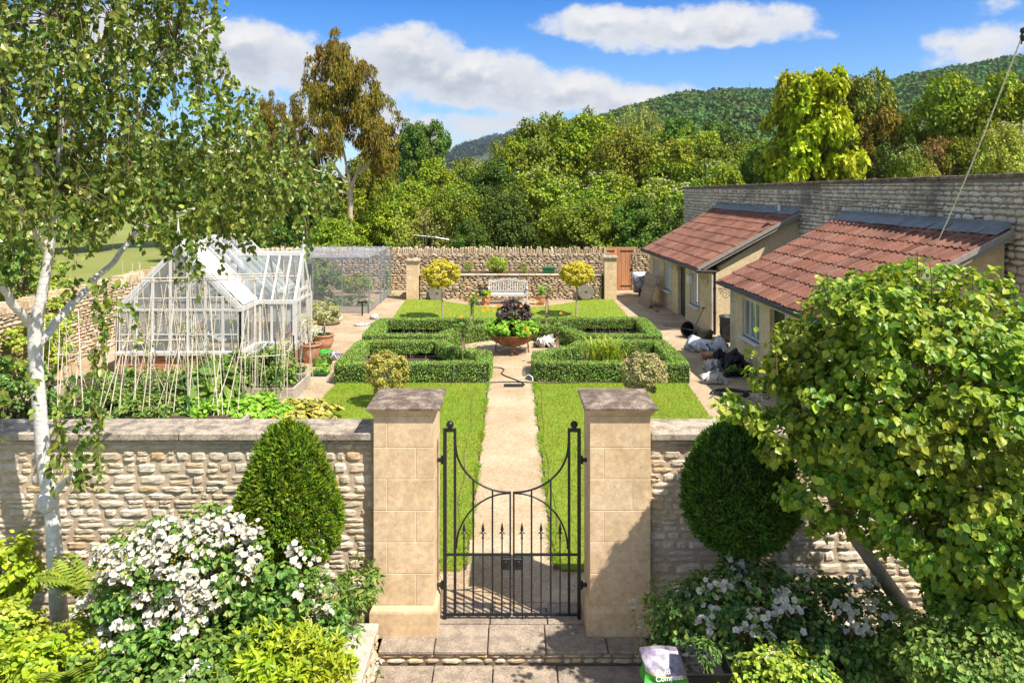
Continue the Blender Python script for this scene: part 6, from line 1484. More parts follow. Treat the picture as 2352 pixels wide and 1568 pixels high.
def pot(name, label, x, y, z, r, h, m_=None, belly=1.0, group=None, soil=True):
    t = thing(name, (x, y, z), label, 'plant pot', group); mb = MB(); lathe(mb, (x, y, z), [(.001, 0), (r * .70, 0), (r * .86 * belly, h * .45), (r * .94, h * .82), (r * .95, h * .86), (r * 1.04, h * .87), (r * 1.06, h * .99), (r * 1.0, h), (r * .92, h * .97), (r * .88, h * .88)], 28); mb.build('body', m_ or M['terracotta'], t, True)
    mb = MB(); lathe(mb, (x, y, z), [(r * .90, h * .885), (r * .5, h * .90), (.001, h * .91)], 16); mb.build('soil', M['soil'], t); return t
x = W(1116, 31.6); pot('terracotta_pot', 'terracotta pot left of the bench holding a purple leaved plant', x, 31.6, 0, .21, .42)
bush('heuchera', 'purple and green plant in the pot left of the bench', 'plant', 1108, 668, 31.6, .24, .22, .24, 20, 24, M['purple'], .07, OVATE, .08, loc=(x, 31.6, .4)); bush('potted_plant', 'bright green leaves at the front of the pot left of the bench', 'plant', 1117, 672, 31.4, .16, .16, .14, 12, 20, M['nasturtium'], .07, OVATE, .06, loc=(x, 31.5, .4))
x = W(1242, 31.6); pot('terracotta_pot', 'terracotta pot right of the bench holding a small yellow flowered plant', x, 31.6, 0, .20, .40); bush('potted_plant', 'small yellow green plant in the pot right of the bench', 'plant', 1240, 666, 31.6, .18, .16, .20, 14, 20, M['nasturtium'], .07, OVATE, .06, loc=(x, 31.6, .38))
def millstone(label, px, py, Y, r, sq=1.0):
    c = P(px, py, Y); mb = MB(); n = 28; a = np.arange(n) / n * 6.283; tl_ = .22
    def ring(rr, d): return [(c.x + rr * math.cos(q) * (1 + .03 * math.sin(q * 3)), Y + d + .1 + rr * math.sin(q) * sq * tl_, c.z + rr * math.sin(q) * sq) for q in a]
    v = ring(r * .16, -.055) + ring(r * .93, -.06) + ring(r, -.03) + ring(r, .09); f = []
    for k in range(3):
        for i in range(n): f.append((k * n + i, k * n + (i + 1) % n, (k + 1) * n + (i + 1) % n, (k + 1) * n + i))
    mb.add(v, f); sheet_c = ring(r * .16, -.02); mb.add(sheet_c, [tuple(range(n))]); tag(mb.build('millstone', M['millstone'], org=(c.x, Y, 0)), label, 'millstone')
millstone('round old millstone leaning on the bench wall behind the left lollipop tree', 1003, 675, 32.7, .36); millstone('big worn millstone leaning on the bench wall behind the right lollipop tree', 1346, 672, 32.7, .36, .85)
c = P(1260, 622, 33.8); t = thing('storage_box', (c.x, 33.8, 1.07), 'green plastic lidded box standing on top of the bench wall terrace', 'box'); mb = MB(); sq_ring(mb, c.x, 33.8, [(.22, .16, 1.04), (.28, .20, 1.30)]); mb.build('body', M['greenplastic'], t); mb = MB(); sq_ring(mb, c.x, 33.8, [(.30, .22, 1.29), (.30, .22, 1.34), (.26, .18, 1.38)]); mb.build('lid', M['greenplastic'], t)
bush('lavender', 'feathery yellow green plant on the terrace above the bench', 'plant', 1143, 610, 34.2, .50, .35, .36, 60, 24, M['limey'], .11, NARROW, .10, .3, .3, .4, -1.4, minz=1.0, loc=(W(1143, 34.2), 34.2, 1.05)); bush('lavender', 'small wispy plant on the terrace left of the feathery one', 'plant', 1077, 616, 34.2, .22, .22, .22, 16, 20, M['limey'], .09, NARROW, .08, .3, .3, .4, -1.4, minz=1.0, loc=(W(1077, 34.2), 34.2, 1.05)); bush('lavender', 'small wispy plant on the terrace beside the green box', 'plant', 1205, 614, 34.2, .22, .22, .24, 16, 20, M['limey'], .09, NARROW, .08, .3, .3, .4, -1.4, minz=1.0, loc=(W(1205, 34.2), 34.2, 1.05))
x0, x1 = W(1388, 36.3), W(1454, 36.3); t = thing('wooden_door', (x0, 36.1, 0), 'brown boarded garden door standing in the rear wall', 'door'); mb = MB(); n = 7
for k in range(n): w = (x1 - x0) / n; bbox(mb, (x0 + w * (k + .5), 36.12, 1.0), (w - .008, .045, 1.94), .004)
mb.build('boards', M['oakdoor'], t)
for z in (1.85, .20): mb = MB(); bbox(mb, (x1 - .32, 36.085, z), (.62, .012, .05), .003); bbox(mb, (x0 + .25, 36.085, z), (.4, .012, .05), .003); mb.build('hinge', M['iron'], t)
mb = MB(); bbox(mb, (x1 - .12, 36.08, .98), (.09, .03, .12), .01); mb.build('latch', M['iron'], t); mb = MB(); box(mb, ((x0 + x1) / 2, 36.15, 2.0), (x1 - x0 + .1, .10, .05)); mb.build('head_rail', M['oakdoor'], t)
# wheelbarrow tipped up against the wall
c = P(1467, 655, 34.5); t = thing('wheelbarrow', (c.x, 34.5, 0), 'grey wheelbarrow standing on its nose beside the brown door', 'wheelbarrow'); mb = MB(); cx_, cy_ = c.x, 34.5
grid(mb, lambda u, v: np.stack([cx_ + (u - .5) * .66 * (1 - .25 * v), cy_ - .05 - .28 * np.sin(np.clip(v, 0, 1) * math.pi) ** .6 * np.cos((u - .5) * 2.6) , 1.05 - .95 * v], -1), 13, 13); mb.build('tray', M['barrowgrey'], t, True)
mb = MB()
for sx in (-1, 1): tube(mb, [(cx_ + sx * .12, cy_ - .34, .12), (cx_ + sx * .26, cy_ - .36, .55), (cx_ + sx * .30, cy_ - .10, 1.1), (cx_ + sx * .32, cy_ + .15, 1.48)], .017, 6); tube(mb, [(cx_ + sx * .26, cy_ - .34, .55), (cx_ - sx * .05, cy_ - .40, .75), (cx_ + sx * .2, cy_ - .34, .9)], .015, 6)
mb.build('frame', M['iron'], t)
for sx in (-1, 1): mb = MB(); tube(mb, [(cx_ + sx * .315, cy_ + .10, 1.40), (cx_ + sx * .33, cy_ + .19, 1.55)], .024, 7); mb.build('grip', M['greenplastic'], t)
mb = MB(); a = np.linspace(0, 6.283, 18); tube(mb, [(cx_, cy_ - .30 + .15 * math.cos(q), .16 + .15 * math.sin(q)) for q in a], .04, 8, cap=False); mb.build('wheel', M['blackplastic'], t)
# boards leaning on the shed
t = thing('wooden_pallet', (6.0, 31.2, 0), 'weathered wooden boards leaning against the farther shed wall', 'boards'); mb = MB(); A = G(1467, 690), G(1492, 695); a = np.array([W(1466, 31.9), 31.9, .0]); b = np.array([W(1491, 30.6), 30.6, 0]); up = np.array([.42, .35, 1.28])
for k in range(7):
    p = a + (up) * (k + .5) / 7; q = b + up * (k + .5) / 7 * 1.0; bar(mb, p, q, .03, .19, up)
mb.build('boards', M['oldwood'], t)
mb = MB(); p, q = G(1498, 702, .05), G(1510, 714, .05); bar(mb, p, q, .12, .05); tag(mb.build('plank', M['oldwood'], org=(p.x, p.y, 0)), 'short plank lying on the gravel by the farther shed', 'plank')
mb = MB(); p = G(1560, 745, .012); box(mb, (p.x - .2, p.y, .015), (.75, .55, .02)); tag(mb.build('manhole_cover', M['paving'], org=(p.x, p.y, 0)), 'flat inspection cover in the gravel by the farther shed door', 'cover')
# things by the sheds
p = G(1588, 775); t = thing('tub_trug', (p.x, p.y, 0), 'black round tub tipped on its side by the shed corner', 'tub'); mb = MB(); cc = np.array([p.x, p.y, .24]); ax = unit(np.array([-.75, -.6, .25])); u_ = unit(np.cross(ax, [0, 0, 1.0])); v_ = np.cross(ax, u_); a = np.arange(24) / 24 * 6.283
rings = [(.001, -.22), (.20, -.22), (.25, .22), (.265, .22), (.24, .20), (.19, -.19), (.001, -.19)]; v = np.concatenate([cc + ax * d + r * (np.cos(a)[:, None] * u_ + np.sin(a)[:, None] * v_) for r, d in rings]); i = np.arange(6)[:, None] * 24; j = np.arange(24)[None, :]; k = (j + 1) % 24
mb.add(v, np.stack([i + j, i + k, i + 24 + k, i + 24 + j], -1).reshape(-1, 4)); mb.build('body', M['blackplastic'], t)
mb = MB(); tube(mb, [tuple(cc + ax * .2 + u_ * .24), tuple(cc + ax * .30 + u_ * .1), tuple(cc + ax * .30 - u_ * .1), tuple(cc + ax * .2 - u_ * .24)], .014, 5); mb.build('handle', M['blackplastic'], t)
p = P(1600, 760, 25.4); t = thing('spade', (p.x, 25.4, 0), 'dark spade leaning on the shed wall above the tipped black tub', 'spade'); a, b = P(1596, 775, 25.0), P(1616, 708, 25.75); a.z = max(a.z, .3); mb = MB(); tube(mb, [a, b], .017, 6); mb.build('shaft', M['iron'], t); d = (b - a).normalized(); mb = MB(); tube(mb, [b + Vector((-.07, 0, .02)), b + Vector((.07, 0, .02))], .017, 6); mb.build('handle', M['iron'], t); mb = MB(); bar(mb, a - d * .32, a, .17, .02, (0, -1, .3)); mb.build('blade', M['iron'], t)
p = G(1656, 795); t = thing('water_barrel', (6.98, 24.15, 0), 'black ribbed water barrel in the gap between the two sheds', 'barrel'); mb = MB(); lathe(mb, (6.98, 24.2, 0), [(.001, .02), (.32, .02), (.36, .2), (.365, .22), (.375, .24), (.375, .26), (.37, .48), (.385, .50), (.385, .53), (.37, .55), (.38, .74), (.395, .75), (.395, .79), (.36, .79), (.35, .60), (.001, .60)], 30); mb.build('body', M['blackplastic'], t, True)
p = G(1622, 778); t = thing('plastic_planter', (p.x, p.y, 0), 'low dark planter beside the downpipe at the shed corner', 'planter'); mb = MB(); sq_ring(mb, p.x - .05, p.y + .1, [(.22, .14, 0), (.27, .18, .26), (.24, .15, .26), (.22, .13, .20)]); mb.build('body', M['blackplastic'], t)
def sackish(name, label, cat, px, py, L_, Wd, H, rz, m_, org_z=0, rough=.06, seed=3, mats=None):
    c = G(px, py); mb = MB(); r_ = np.random.default_rng(seed); ph = r_.uniform(0, 6, 6)
    nu, nv = 26, 18; th = np.linspace(0, math.pi, nv); a = np.arange(nu) / nu * 6.283; T, A_ = np.meshgrid(th, a, indexing='xy')
    sx = np.sign(np.cos(A_)) * np.abs(np.cos(A_)) ** .7 * np.sin(T) ** .6; sy = np.sign(np.sin(A_)) * np.abs(np.sin(A_)) ** .7 * np.sin(T) ** .6; sz = np.cos(T)
    w = 1 + rough * 2 * np.sin(A_ * 3 + ph[0] + T * 2) + rough * 1.5 * np.sin(A_ * 7 + ph[1] - T * 5) + rough * np.sin(A_ * 11 + T * 9 + ph[2])
    x = sx * L_ / 2 * w; y = sy * Wd / 2 * w; z = np.maximum((sz * .5 + .45) * H * (w + .35 * np.sin(sx * 3 + ph[3]) * np.sin(sy * 2 + ph[4])), 0.004); ca, sa = math.cos(rz), math.sin(rz)
    v = np.stack([c.x + x * ca - y * sa, c.y + x * sa + y * ca, z + org_z], -1).reshape(-1, 3); i = np.arange(nv - 1)[:, None] * nu; j = np.arange(nu)[None, :]; k = (j + 1) % nu
    mb.add(v, np.stack([i + j, i + k, i + nu + k, i + nu + j], -1).reshape(-1, 4)); return tag(mb.build(name, m_, org=(c.x, c.y, org_z), smooth=True), label, cat)
sackish('builders_bag', 'large crumpled white builders bag lying between the two sheds', 'bag', 1618, 806, 1.15, .70, .34, -.25, M['sack'], 0, .05, 4)
sackish('builders_bag', 'upright folded end of white woven sacking leaning on the nearer shed corner', 'bag', 1652, 812, .50, .40, .40, .2, M['sack'], 0, .05, 8)
sackish('dark_bag', 'dark purple bag under the white builders bag by the nearer shed corner', 'bag', 1655, 832, .34, .30, .30, .3, M['membrane'], 0, .08, 5)
c = G(1627, 824); t = thing('terracotta_bowl', (c.x, c.y, 0), 'shallow terracotta bowl on the gravel below the white builders bag', 'bowl'); mb = MB(); lathe(mb, (c.x, c.y, 0), [(.001, .01), (.13, .01), (.22, .12), (.24, .17), (.22, .17), (.18, .09), (.001, .06)], 24); mb.build('body', M['terracotta'], t, True)
sackish('feed_bag', 'half empty printed paper bag slumped on the gravel near the nearer shed', 'bag', 1637, 856, .46, .34, .28, .2, M['feedbag'], 0, .12, 6); sackish('feed_bag', 'flattened pale paper bag on the gravel beside the hose', 'bag', 1640, 880, .62, .34, .20, -.2, M['feedbag'], 0, .12, 7)
sackish('rubbish_sack', 'black garden trug heaped with weeds beside the nearer shed wall', 'trug', 1690, 862, .62, .55, .46, .1, M['blackplastic'], 0, .09, 9)
bush('weed_heap', 'green weeds piled in the black trug beside the nearer shed', 'weeds', 1688, 846, 19.6, .22, .2, .12, 16, 20, M['herb'], .06, OVATE, .06, stems=False)
for s_, (px, py, r_) in enumerate(((1712, 952, .0), (1738, 950, .25), (1745, 938, -.1))): sackish('sandbag', ['left sandbag of the pile behind the wall near the big shrub', 'right sandbag of the pile behind the wall near the big shrub', 'topmost sandbag of the pile behind the wall near the big shrub'][s_], 'sandbag', px, py, .46, .30, .17, r_, M['hessian'], .0 if s_ < 2 else .15, .03, 20 + s_)
def hose(name, label, pts, r, m_=None, seg=6):
    mb = MB(); q = np.array(pts, float)
    n = len(q) * 5; t_ = np.linspace(0, len(q) - 1, n); q = np.stack([np.interp(t_, np.arange(len(pts)), q[:, i]) for i in range(3)], 1)
    for _ in range(4): q[1:-1] = (q[:-2] + 2 * q[1:-1] + q[2:]) / 4
    tube(mb, q, r, seg); return tag(mb.build(name, m_ or M['blackplastic'], org=tuple(q[0]), smooth=True), label, 'hose')
c = G(1680, 905); pts = [(c.x + (.38 + .07 * math.sin(k * .7)) * math.cos(k * .42) + .06 * math.sin(k * .13), c.y + (.30 + .06 * math.cos(k * .9)) * math.sin(k * .42), .02 + .006 * (k // 15)) for k in range(62)] + [(c.x + .9, c.y + .1, .02), (c.x + 1.6, c.y + .05, .02)]
hose('garden_hose', 'dark coiled garden hose on the gravel in front of the nearer shed', pts, .020)
g_ = lambda px, py, z=.02: tuple(G(px, py, z)); hose('garden_hose', 'thin black hose crossing the central path to the black tray', [g_(1128, 843), g_(1150, 844), g_(1160, 849), g_(1150, 856), g_(1158, 862), g_(1180, 870), g_(1200, 878), g_(1205, 884)], .014)
hose('garden_hose', 'dark hose running straight across the path beside the black tray', [g_(1000, 874, .05), g_(1040, 877, .05), g_(1100, 879, .04), g_(1160, 876), g_(1210, 877), g_(1240, 880, .04), g_(1300, 879, .05), g_(1420, 876, .05)], .012)
hose('garden_hose', 'grey hose draped over the front hedge left of the path', [g_(1042, 876, .05), tuple(P(1040, 862, 19.0)), tuple(P(1043, 845, 19.0)), tuple(P(1042, 834, 19.1)), tuple(P(1040, 826, 19.5))], .010, M['galv'])
hose('dripline', 'thin brown drip hose wandering down the lawn right of the path', [g_(x, y, .045) for x, y in ((1238, 884), (1246, 905), (1243, 940), (1250, 980), (1246, 1020), (1262, 1060), (1258, 1100), (1275, 1150), (1280, 1200), (1275, 1260))], .006, M['twig']); hose('dripline', 'thin brown drip hose wandering down the lawn left of the path', [g_(x, y, .045) for x, y in ((1092, 890), (1080, 930), (1084, 980), (1064, 1040), (1070, 1090), (1050, 1150), (1058, 1200), (1042, 1260))], .006, M['twig'])
c = G(1180, 886); t = thing('seed_tray', (c.x, c.y, 0), 'black plastic tray lying on the path before the parterre', 'tray'); mb = MB(); sq_ring(mb, c.x, c.y, [(.24, .13, .005), (.27, .16, .07), (.29, .18, .07), (.29, .18, .06), (.25, .14, .062)]); mb.f.pop(); mb.add([(c.x - .24, c.y - .13, .02), (c.x + .24, c.y - .13, .02), (c.x + .24, c.y + .13, .02), (c.x - .24, c.y + .13, .02)], [(0, 1, 2, 3)]); mb.build('body', M['blackplastic'], t)
c = G(1199, 880); t = thing('hand_trowel', (c.x, c.y, .1), 'yellow handled hand tool lying on the black path tray', 'trowel'); mb = MB(); tube(mb, [(c.x - .05, c.y, .11), (c.x + .08, c.y + .05, .14)], .024, 8); mb.build('grip', M['bagyellow'], t); mb = MB(); tube(mb, [(c.x + .06, c.y + .05, .14), (c.x + .16, c.y + .08, .20), (c.x + .26, c.y + .05, .14), (c.x + .27, c.y, .06)], .014, 6); mb.build('neck', M['barrowgrey'], t)
sackish('paper_bag', 'crumpled white and red printed bag on the gravel circle right of the rusty bowl', 'bag', 1252, 797, .60, .40, .26, .2, M['feedbag'], 0, .12, 11)
sackish('paper_bag', 'crumpled pale paper on the gravel path left of the rear hedge', 'paper', 835, 747, .55, .25, .06, .4, M['feedbag'], 0, .15, 12); sackish('paper_bag', 'small pale bag at the corner of the rear hedge', 'bag', 862, 733, .35, .22, .14, .0, M['feedbag'], 0, .12, 13)
# foot of the gate: compost bag and plant tray
c = P(1530, 1560, 6.75); t = thing('compost_bag', (W(1530, 6.75), 6.75, -.1), 'green and mauve printed compost bag slumped by the steps', 'compost bag')
def bagpt(u, v): 
    x = W(1482, 6.75) + (.46) * u; return np.stack([x + .015 * np.sin(v * 5), 6.78 - .14 * np.sin(u * math.pi) ** .6 * np.sin(np.clip(v, .03, .97) * math.pi) ** .5 + .16 * v + .012 * np.sin(u * 13 + v * 9), .585 + .17 * (v - .31) + .02 * np.sin(u * 4) * v], -1)
for nm, m_, v0, v1 in (('green_panel', 'limebag', -.75, .27), ('yellow_band', 'bagyellow', .27, .36), ('mauve_panel', 'bagpurple', .36, .74), ('top_seam', 'bagpurple', .74, 1.0)):
    mb = MB(); grid(mb, lambda u, v: bagpt(u, v0 + (v1 - v0) * v), 20, 14); grid(mb, lambda u, v: bagpt(u, v0 + (v1 - v0) * v) * [1, 0, 1] + np.array([0, 6.96, 0]), 6, 6); mb.build(nm, M[m_], t, True)
def words(txt, loc, size, m_, parent, rz=0):
    cu = bpy.data.curves.new('lettering', 'FONT'); cu.body = txt; cu.size = size; cu.extrude = .001; cu.offset = .0012
    o = bpy.data.objects.new('lettering_curve', cu); scn.collection.objects.link(o); dg = bpy.context.evaluated_depsgraph_get(); me = bpy.data.meshes.new_from_object(o.evaluated_get(dg)); bpy.data.objects.remove(o); bpy.data.curves.remove(cu)
    me.materials.clear(); me.materials.append(m_); o = bpy.data.objects.new('lettering', me); scn.collection.objects.link(o); o.parent = parent; o.location = Vector(loc) - ORG[parent.name]; o.rotation_euler = (R(82), R(-6), 0); return o
words('Multi', (W(1507, 6.62), 6.615, Z(1549, 6.62)), .062, M['print'], t); words('Compost', (W(1507, 6.6), 6.605, Z(1566, 6.6)), .062, M['print'], t)
c = P(1612, 1532, 6.62); t = thing('seed_tray', (c.x, 6.6, .3), 'black plastic plant tray resting against the green compost bag', 'tray'); mb = MB(); zt = c.z; sq_ring(mb, c.x + .02, 6.62, [(.16, .15, zt - .06), (.19, .19, zt + .07), (.20, .20, zt + .07), (.20, .20, zt + .06), (.17, .16, zt + .0)]); mb.build('body', M['blackplastic'], t)
bush('seedlings', 'dark seedlings standing in the black tray on the compost bag', 'seedlings', 1612, 1500, 6.62, .15, .15, .10, 14, 18, M['rose_dark'], .05, LANCE, .06, stems=False)
# ------------------------------------------------------------------ greenhouse side: pots, trays
p = G(710, 835); pot('terracotta_pot', 'tall terracotta pot holding a thin olive beside the porch door', p.x, p.y + .2, 0, .27, .52); lollipop('thin silvery potted olive tree beside the porch door', 706, 752, p.y + .2, .30, .28, M['silver'], .5, 16, 18, .05, None, bx=p.x)
p2 = G(740, 802); pot('terracotta_pot', 'wide terracotta pot holding the cream variegated tree near the greenhouse', p2.x, p2.y + .2, 0, .30, .42, belly=1.12); lollipop('cream variegated mop headed tree in the wide terracotta pot', 745, 716, p2.y + .2, .44, .30, M['silver'], .5, 60, 60, .05, None, bx=p2.x)
bush('potted_plant', 'low green leaves at the foot of the mop headed tree in its pot', 'plant', 742, 772, p2.y + .15, .28, .2, .10, 14, 18, M['herb'], .07, LANCE, .07, stems=False, loc=(p2.x, p2.y + .2, .4))
c = G(757, 744); t = thing('stone_bowl', (c.x, c.y, 0), 'wide shallow stone bowl on the gravel behind the mop headed tree', 'bowl'); mb = MB(); lathe(mb, (c.x, c.y, 0), [(.001, .01), (.28, .01), (.44, .15), (.47, .24), (.43, .24), (.38, .15), (.001, .10)], 26); mb.build('body', M['hessian'], t, True)
for px, py, lab, w in ((738, 860, 'green plastic tray of bright leafy plants left of the front hedge', .42), (683, 855, 'low dark tray of seedlings beside the cold frame', .36), (742, 838, 'dark tray of bushy plants left of the front hedge behind the bright one', .45)):
    c = G(px, py); t = thing('plant_tray', (c.x, c.y, 0), lab, 'tray'); mb = MB(); sq_ring(mb, c.x, c.y, [(w * .42, .18, .01), (w * .5, .22, .09), (w * .53, .24, .09), (w * .53, .24, .08), (w * .45, .19, .07)]); mb.build('body', M['greenplastic'] if px == 738 else M['blackplastic'], t)
    p_, o_ = clumps(16, 26 if px != 683 else 10, (c.x, c.y, .20 if px != 683 else .12), (w * .55, .22, .14 if px != 683 else .05), .07, .2, 1, None, .4); mb = MB(); d, nrm = leaf_frame(o_, .8, .4, .2); leaves(mb, p_, d, nrm, .075, LANCE); mb.build('foliage', M['nasturtium'] if px == 738 else M['herb'], t)
sackish('compost_bag', 'green and white compost bag lying left of the front hedge', 'compost bag', 752, 822, .62, .40, .20, .3, M['limebag'], 0, .05, 14); sackish('compost_bag', 'mauve and white printed bag lying beside the green compost bag', 'compost bag', 772, 825, .34, .34, .19, .2, M['bagpurple'], 0, .06, 15)
sackish('cloth_bundle', 'white folded fleece bundle on the gravel beside the porch door', 'bundle', 722, 782, .55, .45, .34, .3, M['sack'], 0, .08, 16)
c = G(832, 725); t = thing('garden_tap', (c.x, c.y, 0), 'small black standpipe on the gravel by the fruit cage corner', 'tap'); mb = MB(); tube(mb, [(c.x, c.y, 0), (c.x, c.y, .52)], .03, 8); bar(mb, (c.x - .16, c.y, .52), (c.x + .2, c.y, .52), .06); mb.build('post', M['iron'], t)
# plants in and round the cage
bush('currant_bush', 'tall leafy green bush growing inside the fruit cage left side', 'bush', 735, 640, 31.0, .95, .8, .85, 110, 40, M['herb'], .10, RHOMB, .16); bush('currant_bush', 'low olive green bushes inside the fruit cage against the rear wall', 'bush', 815, 650, 33.6, .8, .5, .40, 70, 34, M['limey'], .09, RHOMB, .13); bush('strawberry_patch', 'low green plants at the front of the fruit cage', 'plant', 800, 695, 30.2, .9, .4, .25, 60, 34, M['herb'], .08, RHOMB, .1)
bush('weedy_plant', 'dry yellowish weeds at the foot of the rear wall right of the cage', 'weeds', 905, 682, 34.6, .35, .4, .22, 26, 24, M['limey'], .09, NARROW, .1, stems=False); bush('climbing_vine', 'pale vine climbing the corner post of the fruit cage', 'climber', 888, 640, 34.8, .2, .3, .7, 30, 24, M['limey'], .08, RHOMB, .1)
bush('flowering_shrub', 'white edged shrub by the cold frame at the porch corner', 'shrub', 655, 800, 19.4, .26, .25, .22, 30, 28, M['silver'], .05, OVATE, .08)
# ------------------------------------------------------------------ vegetable beds and canes
def raised(label, x0, x1, y0, y1, h=.28):
    t = thing('raised_bed', ((x0 + x1) / 2, y0, 0), label, 'raised bed'); 
    for c, s in ((((x0 + x1) / 2, y0, h / 2), (x1 - x0, .05, h)), (((x0 + x1) / 2, y1, h / 2), (x1 - x0, .05, h)), ((x0 + .025, (y0 + y1) / 2, h / 2), (.05, y1 - y0 - .05, h)), ((x1 - .025, (y0 + y1) / 2, h / 2), (.05, y1 - y0 - .05, h))): mb = MB(); bbox(mb, c, s, .006); mb.build('board', M['board'], t)
    mb = MB(); box(mb, ((x0 + x1) / 2, (y0 + y1) / 2, h * .42), (x1 - x0 - .1, y1 - y0 - .06, h * .8)); mb.build('soil', M['soil'], t)
raised('weathered board raised bed in front of the greenhouse', -10.6, -5.0, 17.5, 18.9); raised('weathered board raised bed nearest the front wall', -11.0, -5.4, 14.4, 16.6, .24)
def veg(label, name, px, py, Y, rx, ry, rz, nc, per, m_, size, tmpl=OVATE, **k): return bush(name, label, 'vegetable plant', px, py, Y, rx, ry, rz, nc, per, M[m_], size, tmpl, .12, .3, .8, .4, **k)
veg('bright green strawberry leaves along the front of the vegetable bed', 'strawberry_plant', 560, 940, 16.2, 1.6, .7, .24, 150, 28, 'nasturtium', .10, ROUND)
veg('big leaved rhubarb clump in the vegetable bed', 'rhubarb', 478, 880, 16.9, .55, .5, .36, 26, 12, 'herb', .34, ROUND)
veg('dark pea and bean foliage at the right end of the raised bed', 'pea_plant', 620, 845, 18.2, .6, .5, .50, 90, 34, 'herb', .085, OVATE)
veg('mixed green vegetable foliage in the middle of the raised bed', 'bean_plant', 520, 850, 18.2, .9, .5, .40, 90, 30, 'rose', .085, OVATE)
veg('leafy greens at the left of the vegetable bed below the canes', 'bean_plant', 330, 880, 17.3, 1.6, .6, .34, 120, 28, 'herb', .085, OVATE)
veg('yellowing trailing squash leaves at the right corner of the vegetable bed', 'squash_plant', 700, 945, 15.9, .75, .5, .17, 60, 20, 'varieg_gold', .11, ROUND)
veg('dense dark leafy bush behind the wall left of the birch trunk', 'currant_bush', 20, 890, 15.5, .9, .7, .65, 120, 34, 'rose_dark', .08, OVATE)
veg('pale green loganberry scrambling along the left edge of the beds', 'berry_bush', 50, 800, 18.5, 1.1, .7, .9, 120, 30, 'limey', .10, OVATE)
veg('yellow green leafy shrub before the side wall left of the birch', 'berry_bush', 60, 660, 22.0, 1.3, .8, 1.1, 140, 30, 'limey', .11, OVATE)
veg('lime green berry canes crowding the side wall just left of the birch trunk', 'berry_bush', 95, 720, 20.0, .8, .6, .95, 110, 30, 'limey', .10, OVATE)
veg('tall young tree with light green leaves left of the birch trunk', 'sapling', 55, 520, 20.0, .8, .8, 1.7, 120, 30, 'herb', .12, OVATE)
veg('leafy pale green potato plants behind the front wall below the crossed canes', 'potato_plant', 270, 935, 16.0, 1.9, .55, .26, 190, 28, 'herb', .09, OVATE)
veg('green foliage against the brick base of the greenhouse', 'bean_plant', 450, 862, 19.0, 1.2, .25, .26, 50, 26, 'limey', .08, OVATE)
def canes(label, list_, bars, extra=None, leafy=0):
    a0 = list_[0][0]; t = thing('cane_frame', (a0[0], a0[1], 0), label, 'cane frame')
    for p, q in list_:
        mb = MB(); p, q = np.array(p), np.array(q); m = (p + q) / 2 + rng.normal(size=3) * .015; r = rng.uniform(.007, .011); tube(mb, [p, m, q], [r, r * .95, r * .75], 5); mb.build('cane', M['cane'], t)
    for p, q in bars: mb = MB(); tube(mb, [p, q], .013, 5); mb.build('crossbar', M['cane'], t)
    if leafy:
        mb = MB(); L_ = []
        for k in range(leafy):
            p, q = list_[rng.integers(len(list_))]; p, q = np.array(p), np.array(q); n = 16; s = rng.uniform(.1, .62, n)[:, None]; L_.append(p + (q - p) * s + rng.normal(size=(n, 3)) * .05)
        pos = np.concatenate(L_); leaves(mb, pos, rdir(len(pos)), rdir(len(pos)) + [0, 0, .5], rng.uniform(.04, .08, len(pos)), OVATE); mb.build('foliage', M['herb'], t)
    return t
ln = []
for k in range(46):
    x = -9.3 + 4.45 * k / 45 + rng.normal() * .05; yb_ = 18.0 + rng.choice([-.35, .35]) + rng.normal() * .05; ln.append(((x, yb_, .15), (x + rng.normal() * .20, 18.0 + (18.0 - yb_) * .12, rng.uniform(2.5, 3.2))))
zb1, zb2 = Z(634, 18), Z(686, 18)
canes('tall row of bamboo canes with crossbars standing before the greenhouse', ln, [((-8.8, 17.95, zb1 - .05), (-5.0, 18.02, zb1)), ((-8.9, 18.05, zb1 - .14), (-5.9, 18.0, zb1 - .08)), ((-9.0, 18.0, zb2), (-6.6, 18.05, zb2 + .03)), ((-7.4, 17.98, zb1 + .02), (-5.4, 18.02, zb1 + .06))], None, 34)
ln = []
for k in range(60):
    x = -9.7 + 4.1 * k / 59 + rng.normal() * .06; s_ = 1 if k % 2 else -1; ln.append(((x, 16.1 + s_ * .45 + rng.normal() * .04, .1), (x + rng.normal() * .26, 16.1 - s_ * .12, rng.uniform(1.45, 2.5))))
canes('crossed tent of bamboo canes rising behind the front wall', ln, [((-9.7, 16.1, 1.35), (-7.9, 16.12, 1.38)), ((-9.2, 16.1, 1.62), (-6.9, 16.08, 1.68))], None, 16)
ln = [((W(px, 17.2) + rng.normal() * .03, 17.2 + rng.normal() * .1, .15), (W(px, 17.2) + rng.normal() * .07, 17.2, rng.uniform(.9, 1.7))) for px in (560, 580, 596, 612, 630, 648, 664, 540)]
canes('short canes supporting peas at the right end of the raised bed', ln, [((W(545, 17.2), 17.2, 1.05), (W(660, 17.2), 17.25, 1.1))], None, 14)
for px, py0, py1, Y, m_, lab in ((632, 775, 905, 17.6, 'greenplastic', 'dark green plant stake near the right end of the cane row'), (674, 770, 862, 19.3, 'blackplastic', 'black plant stake beside the cold frame'), (120, 850, 960, 16.3, 'greenplastic', 'green stake among the crossed canes'), (432, 908, 960, 15.6, 'greenplastic', 'short green stake among the strawberry leaves')):
    a, b = P(px + 4, py1, Y), P(px, py0, Y); a.z = max(a.z, .0); mb = MB(); tube(mb, [a, b], .018, 6); tag(mb.build('plant_stake', M[m_], org=(a.x, a.y, 0)), lab, 'stake')
for i, (x, y) in enumerate(((W(112, 33), 33.0),)):
    pass
